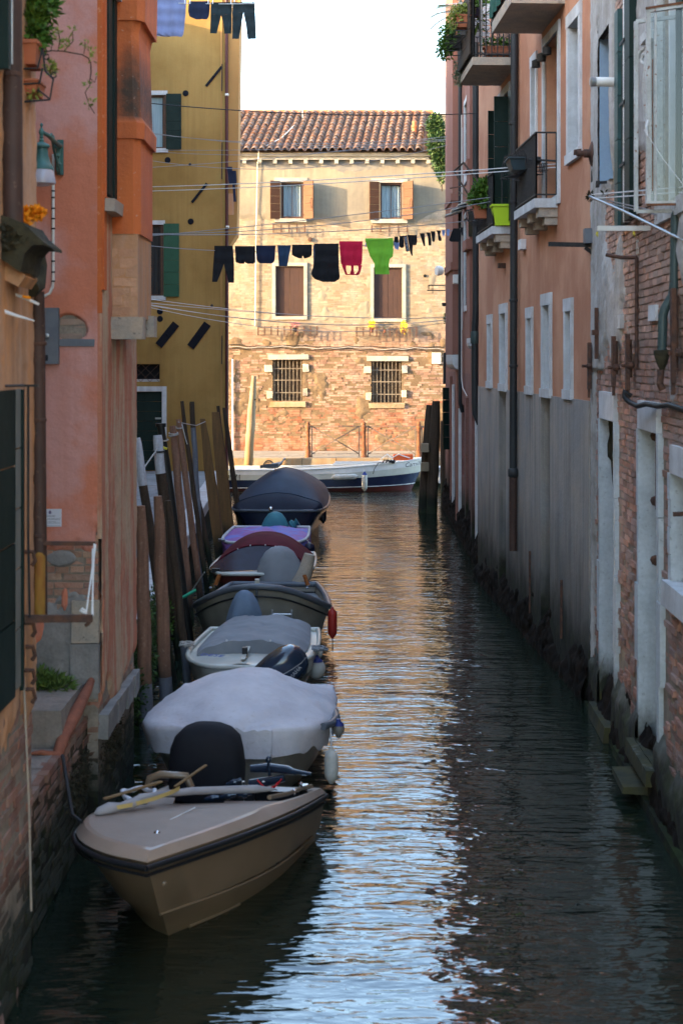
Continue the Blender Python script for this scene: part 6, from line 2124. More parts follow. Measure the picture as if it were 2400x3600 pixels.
for q in range(3):
    zc = zt_ - .06 - q * .075
    r_ = .055 - q * .011
    yc = 13.1 - r_ * 1.1
    mb.tube([(wallp.x - .005 * q, yc + r_ * math.cos(a), zc + r_ * math.sin(a)) for a in [PI * 2 * k / 12 for k in range(13)]], .010, 6)
mb.tube([(wallp.x, 12.72, zt_ + .02), (wallp.x, 12.85, zt_ - .10), (wallp.x, 13.02, zt_ - .2), (wallp.x, 13.12, zb_)], .012, 8)
for q in range(4):
    mb.lathe((wallp.x, 12.78 + q * .1, zt_ - .02 - q * .06), [(.01, 0), (.022, .015), (.01, .04)], 8)
mb.build('bracket', m_lampgreen, lamp, smooth=40)
# conduit, box, sign
mb = MB()
cx = WB.at(192, 0)[0]
zc = lambda y: WB.at(0, y)[1]
path = [(cx, 13.15, zc(545)), (cx, 13.15, zc(985)), (cx - .006, 13.15, zc(1010)), (cx - .03, 13.15, zc(1032)), (cx - .075, 13.15, zc(1042)), (cx - .16, 13.15, zc(1044))]
mb.tube(path, .0125, 8)
cd = mb.build('conduit', m_plastic_w, None, smooth=50, label='thin white conduit with black clips running down the rose wall under the lamp', cat='conduit')
for y in (674, 697, 735, 771, 806, 883, 920, 958, 990):
    MB().lathe((cx, 13.15, zc(y) - .006), [(.012, 0), (.017, .002), (.017, .012), (.012, .014)], 8).build('clip', m_ironblack, cd)
r = WB.rect(158, 213, 1083, 1280)
mb = MB(); mb.wbox(WB, r[0] - .05, r[1], r[2], r[3], .03, .09)
bx = mb.build('cable_box', m_zinc, None, label='upright grey galvanised cable box on the rose wall', cat='cable box')
mb = MB(); c = WB.pt(r[0] + .035, zc(1181), .09); mb.lathe(c, [(.022, 0), (.022, .015), (.012, .02)], 10, axis=(0, -1, 0)); mb.build('bolt', m_alu, bx, smooth=40)
MB().wbox(WB, r[0] + .0, r[0] + .045, zc(1268), zc(1248), .09, .094).build('black_label', m_ink, bx)
r = WB.rect(213, 335, 1193, 1218)
MB().wbox(WB, r[0], r[1], r[2], r[3], .02, .045, j=.004).build('metal_band', m_zinc, rh)
r = WB.rect(118, 220, 1788, 1850)
mb = MB(); mb.wbox(WB, r[0], r[1], r[2], r[3], .034, .040)
sg_ = mb.build('notice', m_sign, None, label='white enamel mooring notice with a small crest on the rose wall', cat='sign')
ux = (1, 0, 0); uz = (0, 0, 1)
sx = lambda px: WB.at(px, 0)[0]
text_mesh('UNITA DA DIPORTO', .0175, m_ink, sg_, (sx(147), 13.2 - .0415, zc(1825.5)), ux, uz, extrude=.0004)
mb = MB()
for (x0, x1, y) in ((150, 198, 1811), (150, 198, 1814.2), (150, 202, 1832.5), (150, 216, 1837), (150, 216, 1847)):
    mb.wbox(WB, sx(x0), sx(x1), zc(y + .55), zc(y - .55), .0402, .0408)
mb.wbox(WB, sx(215), sx(217), zc(1820), zc(1818), .0402, .0408)
mb.build('small_print', m_zinc, sg_)
mb = MB()
mb.lathe((sx(180), 13.2 - .0402, zc(1800.5)), [(.0125, 0), (.0125, .0005)], 14, axis=(0, -1, 0))
mb.lathe((sx(180), 13.2 - .0402, zc(1796.5)), [(.009, 0), (.009, .0006)], 12, axis=(0, -1, 0))
mb.build('crest', m_crest, sg_)

# ------------------------------------------------------------------ landing between the houses
ld = empty('landing', (-3, 11.7, 0), kind='structure')
mb = MB(); mb.box(-9, -2.14, 10.25, 13.195, -1, .94)
mb.build('landing_core', m_quayL, ld)
WL = Wall(True, -2.14, 0.0, 1)
brick_field(WL, ld, 10.26, 13.19, .02, .95, m_brickL, None, bl=.24, bh=.055, jt=.016, proud=(.006, .012), nparts=130, seed=41, wob=.008)
for (y0, y1, z0, z1, xr) in ((12.12, 13.15, .98, 1.285, -2.16), (10.3, 12.1, .86, 1.0, -2.19)):
    x = xr
    for w in (.85, .9, 1.0):
        n = 2 if z1 > 1.1 else 3
        for k in range(n):
            ya = y0 + (y1 - y0) * k / n; yb = y0 + (y1 - y0) * (k + 1) / n
            MB().hexa([(x - w + .005, ya + .004, z0), (x, ya + .004, z0), (x, yb - .004, z0), (x - w + .005, yb - .004, z0),
                       (x - w + .005, ya + .01, z1 + random.uniform(-.006, .006)), (x - .012, ya + .012, z1), (x - .01, yb - .008, z1 + random.uniform(-.006, .006)), (x - w + .005, yb - .008, z1)]).build('landing_slab', m_step, ld)
        x -= w
# rounded red coping between landing and canal
m_redcope = mat('red_cement_coping', (0.30, 0.105, 0.06), (0.22, 0.08, 0.05), rough=.9, scale=6, bump=.7, bscale=24, fine=.2)
MB().tube([(-2.10, 13.16, 1.31), (-2.10, 12.9, 1.27), (-2.12, 12.5, 1.18), (-2.16, 12.15, 1.06), (-2.17, 11.95, .97), (-2.16, 11.9, .8)], [.03, .045, .055, .05, .045, .03], 7).build('red_coping', m_redcope, ld, smooth=60)
MB().tube([(-2.17, 11.95, .98), (-2.28, 11.9, 1.02), (-2.36, 11.86, 1.02)], [.035, .02, .012], 6).build('red_fragment', m_redcope, ld, smooth=60)
gr = foliage('grass', [((-2.62, 13.02, 1.34), (.34, .14, .08)), ((-2.4, 12.95, 1.31), (.2, .14, .05)), ((-2.85, 12.9, 1.34), (.2, .2, .07))], 2600, .075, m_grass, None, 14, aspect=5)
tag(gr, 'tuft of green grass growing on the landing against the rose wall', 'grass', kind='stuff')
ms = foliage('moss', [((-2.035, 13.9, .62), (.03, .7, .22)), ((-2.11, 12.6, .62), (.03, .6, .22))], 1300, .035, m_moss, None, 15, droop=.9)
tag(ms, 'dark moss hanging on the damp foot of the rose house', 'weed', kind='stuff')
mb = MB(); mb.box(-9.0, -5.2, 10.26, 13.19, 0, 11)  # unseen wall, added to stop sun coming through between the houses
mb.build('sun_stop_wall', m_ochre, None, label='plain unseen wall added to block sun in the gap behind the landing', cat='wall')

# ------------------------------------------------------------------ peach house in the left foreground (A)
ph = empty('peach_house', (-3.5, 8, 0), 'peeling peach house at the left edge with brown pipes and green shutters', 'building')
AY1 = 10.25
mb = MB()
wall_face(mb, WA, 3, AY1, -1, 11, [], d=0)
mb.quad((-2.03, AY1, -1), (-9, AY1, -1), (-9, AY1, 11), (-2.03, AY1, 11))
mb.quad((-9, 3, 11), (-2.03, 3, 11), (-2.03, AY1, 11), (-9, AY1, 11))
mb.build('wall', m_mortar, ph)
plaster_sheet('peach_coat', WA, ph, 8.8, AY1, 1.3, 8.2, .02, lambda U, Z: (Z - 1.98) * 8 + (fbm(U * 3, Z * 1.2, 111, 5) - .5) * 9 + 1.2, m_peach, lo=-.03, hi=.032, rough=.012)
plaster_sheet('grey_coat', WA, ph, 8.8, AY1, -.1, 2.1, .02, lambda U, Z: (fbm(U * 2.2, Z * .9, 113, 5) - .60) * 12 + (U < 9.4) * .8, mat('bruised_rose_grey_render', (0.30, 0.20, 0.18), (0.24, 0.12, 0.085), rough=.95, scale=3, bump=.8, bscale=20, fine=.2), lo=-.03, hi=.026, rough=.012)
brick_field(WA, ph, 8.8, AY1 - .01, .05, 2.4, m_brickL, None, bl=.24, bh=.055, jt=.015, proud=(.006, .012), nparts=110, seed=43, wob=.008)
mb = MB(); mb.tube([(-1.965, 10.22, 2.34), (-1.98, 10.22, 4.25), (-1.985, 10.22, 4.45)], .047, 14)
pa = mb.build('downpipe', m_pipebrown, None, smooth=50, label='straight dark brown downpipe on the corner of the peach house', cat='downpipe')
MB().tube([(-1.962, 10.19, 2.34), (-1.962, 10.19, 2.72), (-1.972, 10.2, 2.78)], [.036, .036, .01], 12).build('yellow_rust', mat('yellow_rust_streak', (0.28, 0.17, 0.03), (0.22, 0.09, 0.02), rough=.85, scale=9, stretch=(1, 1, .5)), pa, smooth=50)
for z in (2.85, 3.6, 4.1):
    MB().lathe((-1.975, 10.22, z), [(.048, 0), (.053, .004), (.053, .02), (.048, .024)], 14).build('pipe_clip', m_iron, pa)
MB().tube([(-1.99, 10.0, 4.46), (-1.985, 10.12, 4.5), (-1.985, 10.2, 4.62), (-1.99, 10.16, 4.8)], [.06, .075, .07, .05], 12).build('mossy_elbow', m_moss, pa, smooth=50)
mb = MB(); mb.tube([(-1.95, 9.29, 4.82), (-1.955, 9.29, 5.6), (-1.965, 9.29, 9)], .063, 14)
pb = mb.build('downpipe', m_pipebrown, None, smooth=50, label='wide dark brown pipe at the upper left edge above the mossy stone', cat='downpipe')
MB().lathe((-1.96, 9.29, 5.68), [(.063, 0), (.069, .005), (.069, .03), (.063, .035)], 14).build('pipe_clip', m_iron, pb)
# mossy stone bracket with orange flowers
sb = empty('stone_bracket', (-1.9, 9.6, 4.6), 'crumbling mossy stone gutter bracket with orange blooms on the peach house', 'stone bracket')
mb = MB()
out = [(-2.05, 4.86), (-1.93, 4.84), (-1.85, 4.80), (-1.80, 4.74), (-1.745, 4.69), (-1.75, 4.675), (-1.82, 4.68), (-1.86, 4.63), (-1.88, 4.52), (-1.97, 4.58), (-2.05, 4.62)]
rs = random.Random(6)
rings = []
for Y in (9.2, 9.4, 9.6, 9.75):
    rings.append([Vector((x + rs.uniform(-.012, .012), Y, z + rs.uniform(-.012, .012))) for (x, z) in out])
mb.loft(rings, True, True)
mb.build('stone', m_moss, sb, smooth=30)
MB().loft([[Vector((x, Y, z)) for (x, z) in ((-2.04, 4.60), (-1.93, 4.60), (-1.88, 4.5), (-1.92, 4.44), (-2.04, 4.5))] for Y in (9.3, 9.7)], True, True).build('lower_stone', m_peach, sb)
foliage('flowers', [((-1.875, 9.5, 4.895), (.075, .06, .035)), ((-1.93, 9.45, 4.86), (.05, .04, .03)), ((-1.965, 9.45, 4.80), (.02, .02, .05)), ((-1.90, 9.42, 4.83), (.03, .02, .03))], 700, .03, m_orangef, sb, 17, aspect=1.4)
foliage('crust', [((-1.97, 9.18, 4.72), (.06, .03, .08)), ((-1.9, 9.25, 4.72), (.08, .05, .06))], 260, .035, m_moss, sb, 18, aspect=1.3)
# shutters
sh = empty('shutter', (-1.99, 9.5, 1.94), 'dark green boarded shutters at the left edge above the brick foot', 'shutter')
for k in range(4):
    z0 = 1.95 + k * .47
    MB().wbox(WA, 9.0, 9.52, z0 + .006, z0 + .464, .033, .05).build('board', m_green, sh)
m_slat = mat('lit_grey_green_slat', (0.17, 0.17, 0.155), (0.12, 0.13, 0.12), rough=.8, scale=5, stretch=(1, 1, .4))  # paler than the boards: light on the slats put into the colour
for k in range(5):
    z0 = 1.98 + k * .37
    MB().wbox(WA, 9.56, 9.70, z0 + .006, z0 + .364, .033, .045).build('slat', m_slat, sh)
MB().wbox(WA, 9.72, 9.76, 1.95, 3.82, .033, .055).build('edge_post', m_green, sh)
mb = MB(); mb.tube([(-2.0, 9.3, 3.85), (-1.93, 9.5, 3.85)], .008, 5); mb.tube([(-1.95, 9.75, 3.85), (-1.95, 9.75, 2.9), (-1.94, 9.75, 2.4)], .008, 5); mb.bar((-2.02, 9.72, 3.845), (-1.88, 9.72, 3.845), .02, .015)
mb.build('latch_rod', m_ironblack, sh)
for z in (2.75, 2.3, 2.15, 2.0, 1.88):
    MB().tube([(-2.0, 9.9, z + .04), (-1.95, 9.9, z + .04), (-1.94, 9.92, z - .02), (-1.96, 9.92, z - .05)], .014, 6).build('hook', m_iron, sh)
# iron line brackets with a loop of white cord
t = MB(); t.bar(P(94, 1909, 10.2), P(336, 1911, 10.2), .03, .026)
t.tube([P(100, 1909, 10.2), P(135, 1990, 10.2)], .008, 5)
k1 = t.build('line_bracket', m_iron, None, label='upper rusty iron bar reaching from the peach house towards the rose wall', cat='bracket', group='rusty line brackets')
t = MB(); t.bar(P(-10, 2176, 9.8), P(326, 2174, 9.8), .034, .045); t.tube([P(318, 2180, 9.8), P(312, 2192, 9.8), P(300, 2200, 9.8)], .012, 6)
k2 = t.build('line_bracket', m_iron, None, label='lower thicker rusty iron bar with a bent end', cat='bracket', group='rusty line brackets')
t = MB()
for (a, b) in (((337, 1914), (303, 2160)), ((332, 1912), (324, 2160)), ((326, 1930), (327, 2165))):
    t.tube([P(a[0], a[1], 10.15), P(b[0], b[1], 9.85)], .0055, 5)
t.tube([P(303, 2150, 9.85), P(290, 2140, 9.84), P(284, 2147, 9.84), P(300, 2155, 9.84)], .010, 6)
t.build('cord', m_wirew, None, label='white cord looped between the two rusty brackets', cat='cord')
t = MB(); t.tube([P(20, 1022, 9.6), P(90, 1048, 9.6), P(138, 1070, 9.6)], [.006, .012, .008], 6)
t.tube([P(-10, 1085, 9.3), P(60, 1110, 9.3), P(122, 1128, 9.3)], [.014, .010, .004], 6)
t.build('white_rods', m_wirew, None, label='pair of short white plastic line rods by the brown downpipe', cat='rod')
MB().tube([P(80, 1042, 9.55), P(108, 1048, 9.55)], .010, 6).build('orange_clip', m_orangef, ph)
MB().tube([(-2.0, 9.8, 2.3), (-1.975, 9.9, 1.2), (-1.97, 9.95, .5)], .007, 6).build('old_pipe', m_stonewarm, ph)
# iron balcony rack with terracotta box
rk2 = empty('planter', tuple(P(110, 240, 10.05)), 'terracotta box with a lush green plant in a wrought iron cradle, upper left', 'planter')
c = P(112, 240, 10.0)
box_pot((c.x - .02, 9.98, c.z), .17, .3, .15, m_terra, rk2)
c2 = P(118, 330, 10.0)
box_pot((c2.x - .02, 9.98, c2.z - .02), .15, .26, .09, m_terra, rk2)
foliage('leaves', [(tuple(P(118, 95, 10.0)), (.10, .16, .17)), (tuple(P(165, 20, 10.0)), (.08, .12, .09)), (tuple(P(120, 10, 10.0)), (.10, .12, .12)), (tuple(P(140, 140, 10.0)), (.05, .1, .05))], 1500, .05, m_leaf, rk2, 21)
foliage('dry_leaves', [(tuple(P(178, 240, 10.0)), (.03, .05, .05)), (tuple(P(120, 330, 9.9)), (.04, .06, .015))], 130, .035, m_leafy, rk2, 22)
t = MB()
for Y in (9.85, 10.12):
    t.tube([P(80, 242, Y), P(133, 240, Y), P(150, 170, Y)], .007, 5)
    t.tube([P(78, 358, Y), P(130, 354, Y), P(176, 350, Y), P(188, 278, Y), P(160, 250, Y), P(150, 170, Y)], .007, 5)
    t.tube([P(80, 296, Y), P(140, 292, Y), P(150, 240, Y)], .007, 5)
for (x, y) in ((150, 170), (133, 240), (176, 350), (188, 280), (140, 292), (134, 318)):
    t.tube([P(x, y, 9.85), P(x, y, 10.12)], .007, 5)
for (x, y) in ((165, 200), (190, 264)):
    t.tube([P(x + 9 * math.cos(a), y + 9 * math.sin(a), 9.85) for a in [2 * PI * q / 12 for q in range(12)]], .0045, 5)
t.tube([P(135, 315, 9.85), P(178, 350, 9.84)], .006, 5)
t.build('cradle', m_ironblack, rk2)
t = MB()
vine = [(150, 182), (185, 178), (225, 180), (255, 186), (290, 192), (312, 205), (320, 222), (321, 255), (316, 285), (317, 300), (300, 325), (307, 345), (312, 362), (320, 378), (334, 400)]
t.tube([P(x, y, 9.98 + .004 * k) for k, (x, y) in enumerate(vine)], [.0045] * 8 + [.003] * 7, 5)
for (a, b, c_) in (((225, 180), (258, 145), (255, 112)), ((205, 180), (212, 140), (205, 112)), ((180, 178), (186, 150), (180, 125)), ((295, 190), (298, 175), (300, 150)), ((318, 275), (334, 290), (340, 268))):
    t.tube([P(*a, 10.0), P(*b, 10.0), P(*c_, 10.0)], .0028, 4)
t.build('tendril', m_poledk, rk2)
foliage('tendril_leaves', [(tuple(P(x, y, 10.0)), (r_, .02, r_)) for (x, y, r_) in ((182, 124, .018), (194, 114, .018), (207, 110, .018), (225, 152, .03), (240, 144, .022), (254, 106, .024), (301, 150, .024), (322, 178, .02), (325, 206, .018), (338, 268, .01), (312, 300, .02), (309, 366, .018), (326, 360, .018), (210, 112, .012))], 190, .028, m_leafy, rk2, 23)
t = MB(); q = P(10, 240, 9.0)
t.box(-2.03, P(36, 0, 9.0).x, 8.96, 9.02, P(0, 245, 9.0).z, 8)
shu = t.build('shutter', m_green, None, label='dark green shutter edge at the very top left corner', cat='shutter')
MB().tube([P(43, -20, 9.0), P(43, 225, 9.0)], .007, 8).build('steel_rod', m_alu, shu, smooth=50)
t = MB(); t.hexa([tuple(P(-10, 252, 9.0)), tuple(P(24, 244, 9.0)), tuple(P(24, 244, 9.2)), tuple(P(-10, 252, 9.2)), tuple(P(-10, 190, 9.0)), tuple(P(24, 232, 9.0)), tuple(P(24, 232, 9.2)), tuple(P(-10, 190, 9.2))])
t.build('sill', m_stonewarm, ph)
# ivy on the quay behind the front poles
iv2 = foliage('ivy', [((-2.19, 17.6, .75), (.12, .7, .5)), ((-2.22, 18.8, .95), (.12, .6, .35)), ((-2.2, 17.0, .35), (.1, .5, .35))], 2600, .06, m_leafd, None, 25)
tag(iv2, 'dark green weeds growing over the quay wall behind the front mooring poles', 'weeds', kind='stuff')
iv3 = foliage('quay_weeds', [((-2.33, 19.6, .7), (.08, .5, .28)), ((-2.3, 21, .5), (.08, .7, .3))], 700, .05, m_leaf, None, 26)
tag(iv3, 'sparse green weeds lower on the quay wall', 'weeds', kind='stuff')

# ------------------------------------------------------------------ mooring poles
def pole(top, bot, Y, w, label, mats, split=None, flat=False, n=12, Yt=None, zb=-.8, taper=.9):
    """top/bottom rows are pixels; the pole leans between them"""
    Yt = Yt or Y
    a = P(top[0], top[1], Yt); b = P(bot[0], bot[1], Y)
    d = (b - a)
    k = (zb - a.z) / d.z
    e = a + d * k
    t = empty('mooring_pole', (e.x, e.y, 0), label, 'mooring pole', 'wooden mooring poles along the left quay')
    r = w / 2
    cuts = [0, 1]
    if split is not None:
        cuts = [0, split, 1]
    for q in range(len(cuts) - 1):
        m = MB()
        pts = []; rs_ = []
        nseg = 8
        for i in range(nseg + 1):
            s = cuts[q] + (cuts[q + 1] - cuts[q]) * i / nseg
            p = a.lerp(e, s)
            wob = .006 * math.sin(s * 23 + Y)
            pts.append(p + Vector((wob, wob * .6, 0)))
            rr = r * (taper + (1 - taper) * min(1, s * 3))
            if q == 0 and i == 0:
                rr *= .86
            if q == 1 and split and i < 1:
                rr *= 1.0
            rs_.append(rr * (1.0 if not (q == 1) else 1.02))
        if flat:
            rg = []
            for p, rr in zip(pts, rs_):
                rg.append([p + Vector((rr * cx_, rr * cy_ * .7, 0)) for (cx_, cy_) in ((-1, -1), (.9, -1), (1, -.8), (1, 1), (-.9, 1), (-1, .8))])
            m.loft(rg, True, True)
        else:
            m.tube(pts, rs_, n)
        m.build('pole_head' if q == 0 and len(cuts) > 2 else 'shaft', mats[q], t, smooth=40)
    return t, a, e


def rope_ring(parent, a, e, s, r, m=m_rope, n=2):
    p = a.lerp(e, s)
    t = MB()
    for k in range(n):
        t.tube([p + Vector(((r + .008) * math.cos(q), (r + .008) * math.sin(q), -.03 * k + .012 * math.sin(q + k))) for q in [2 * PI * i / 12 for i in range(13)]], .011, 6)
    t.build('rope_turns', m, parent, smooth=60)


PL = []
PL.append(pole((497, 1778), (514, 2520), 17.0, .150, 'left of two short reddish brown poles behind the white covered boat', [m_pole, m_sleeve], .60, taper=.75))
PL.append(pole((557, 1744), (582, 2430), 17.6, .148, 'right of two short reddish brown poles behind the white covered boat', [m_pole, m_sleeve], .62, taper=.75))
PL.append(pole((480, 1540), (578, 2200), 19.6, .115, 'dark timber pole with a cracked white head, half hidden by the rose house', [m_whitepole, m_poledk], .155, Yt=19.6))
PL.append(pole((553, 1530), (622, 2200), 21.0, .145, 'dark timber pole with a cracked white head before the green door', [m_whitepole, m_poledk], .135))
PL.append(pole((566, 1498), (655, 2180), 22.0, .135, 'black plastic pipe pole with an open top and a white rope', [m_pipeblk], None))
PL.append(pole((608, 1497), (668, 2150), 24.2, .125, 'smooth brown pole with white rope turns, left of a leaning pair', [m_pole], None))
PL.append(pole((627, 1474), (708, 2120), 25.5, .105, 'smooth brown pole standing right behind the roped one', [m_pole], None))
PL.append(pole((639, 1410), (712, 1960), 27.0, .085, 'tall thin dark crooked branch pole', [m_poledk], None, taper=.8))
PL.append(pole((675, 1412), (708, 2000), 28.2, .10, 'tall thin pole with a blue grey lower length and dark head', [m_poledk, m_sleeve], .115))
PL.append(pole((713, 1472), (776, 1960), 30.2, .20, 'orange brown squared timber pole, nearer of the two thick ones', [m_pole2], None, flat=True, taper=.55))
PL.append(pole((757, 1449), (806, 1900), 32.4, .24, 'thickest orange brown squared timber pole, beside the navy boat', [m_pole2], None, flat=True, taper=.72))
PL.append(pole((766, 1427), (812, 1820), 34.0, .09, 'thin grey stub just showing above the thickest timber pole', [m_poledk], None))
PL.append(pole((788, 1433), (828, 1730), 34.6, .115, 'slender grey brown pole leaning in front of the house corner', [m_poledk], None, taper=.75))
PL.append(pole((700, 1760), (742, 2000), 29.3, .10, 'dark rotten stake between the thin poles and the squared timber', [m_poledk], None))
PL.append(pole((590, 1760), (645, 2260), 19.0, .10, 'dark weathered stake with a blue grey foot behind the front poles', [m_poledk, m_sleeve], .55))
mb = MB(); a4 = PL[4][1]
mb.lathe(a4 + Vector((0, 0, -.01)), [(.058, 0), (.075, 0), (.075, .05), (.058, .05)], 16)
mb.build('pipe_rim', m_pipeblk, PL[4][0], smooth=30)
rope_ring(PL[4][0], PL[4][1], PL[4][2], .05, .068, m_rope, 1)
rope_ring(PL[5][0], PL[5][1], PL[5][2], .03, .062, m_rope, 2)
rope_ring(PL[6][0], PL[6][1], PL[6][2], .035, .052, m_rope, 1)
rope_ring(PL[3][0], PL[3][1], PL[3][2], .055, .07, m_wired, 1)
MB().tube([P(553, 1580, 20.9), P(538, 1600, 20.6), P(510, 1640, 20.0), P(486, 1660, 19.6)], .010, 6).build('slack_rope', m_rope, PL[2][0])
MB().tube([P(640, 1490, 26.8), P(652, 1540, 26.9), P(662, 1572, 27.0)], .009, 5).build('slack_rope', m_wirew, PL[7][0])
MB().tube([P(627, 1484, 25.3), P(664, 1492, 27), P(690, 1496, 28), P(722, 1482, 30)], .008, 5).build('rope_link', m_rope, PL[8][0])
MB().bar(P(571, 1572, 21.8), P(588, 1578, 21.8), .04, .03).build('yellow_tape', m_yellow, PL[4][0])
# far dolphins at the right corner
for k, (t_, b_, Y, w, lab) in enumerate((((1510, 1424), (1486, 1790), 41.2, .26, 'left of the two thick dark mooring piles at the canal corner'),
                                         ((1532, 1410), (1516, 1800), 41.0, .29, 'right and taller of the two thick dark mooring piles at the canal corner'),
                                         ((1556, 1480), (1560, 1720), 44.2, .20, 'dark pile hidden behind the pair at the pink house corner'))):
    o, a, e = pole(t_, b_, Y, w, lab, [m_poledk], None, taper=.8)
    o['group'] = 'dark piles at the canal corner'
    PL.append((o, a, e))
for y in (1575, 1642):
    q = P(1492, y, 40.95)
    MB().box(q.x - .10, q.x + .10, 40.8, 41.05, q.z - .10, q.z + .12).build('tie_block', m_coping, PL[15][0])
o, a, e = pole((893, 1322), (872, 1650), 50.0, .27, 'tall bleached pale timber pile leaning before the brick house', [m_polepale], None, taper=.6, zb=-.6)
o['group'] = 'piles on the side canal'
MB().lathe(P(897, 1405, 49.84), [(.03, 0), (.03, .02)], 8, axis=(0, -1, 0)).build('bolt_hole', m_dark, o)

# railing on the far quay
rY = 51.05
RF = []
for k, px in enumerate((1083, 1279, 1472)):
    x = (px - 1200) * rY / FPX
    if k == 0:
        t = empty('bollard_post', (x, rY, FQZ), '', 'railing post', 'ornate rusty railing posts on the far quay')
        zz = lambda v: FQZ + v
        pr = [(.10, 0), (.115, .03), (.10, .08), (.085, .12), (.095, .18), (.075, .25), (.085, .32), (.06, .40), (.07, .46), (.058, .5), (.058, .84), (.07, .86), (.062, .9), (.085, .96), (.09, 1.0), (.075, 1.04), (.05, 1.06), (.06, 1.1), (.045, 1.15), (.005, 1.18)]
        MB().lathe((x, rY, FQZ), pr, 12).build('post', m_rustF, t, smooth=35)
        post0 = t
    else:
        t = copy_tree(post0, loc=(x, rY, FQZ))
    t['label'] = ('left', 'middle', 'right')[k] + ' of the three ornate rusty cast iron posts on the far quay'
    RF.append(t)
for k, (x0, x1, lab) in enumerate(((1096, 1262, 'left cross braced railing panel on the far quay'), (1293, 1459, 'right cross braced railing panel on the far quay'), (1482, 1640, 'railing panel beyond the dark piles at the far right'))):
    xa = (x0 - 1200) * rY / FPX; xb = (x1 - 1200) * rY / FPX
    t = MB()
    zt, zb2 = FQZ + 1.02, FQZ + .12
    t.bar((xa - .1, rY, zt), (xb + .1, rY, zt), .03, .022); t.bar((xa, rY, zb2), (xb, rY, zb2), .03, .022)
    t.bar((xa, rY, FQZ), (xa, rY, zt), .035, .035); t.bar((xb, rY, FQZ), (xb, rY, zt), .035, .035)
    t.bar((xa, rY - .01, zb2), (xb, rY - .01, zt), .01, .036); t.bar((xa, rY + .01, zt), (xb, rY + .01, zb2), .01, .036)
    t.build('railing', m_railF, None, label=lab, cat='railing', group='cross braced railings on the far quay')
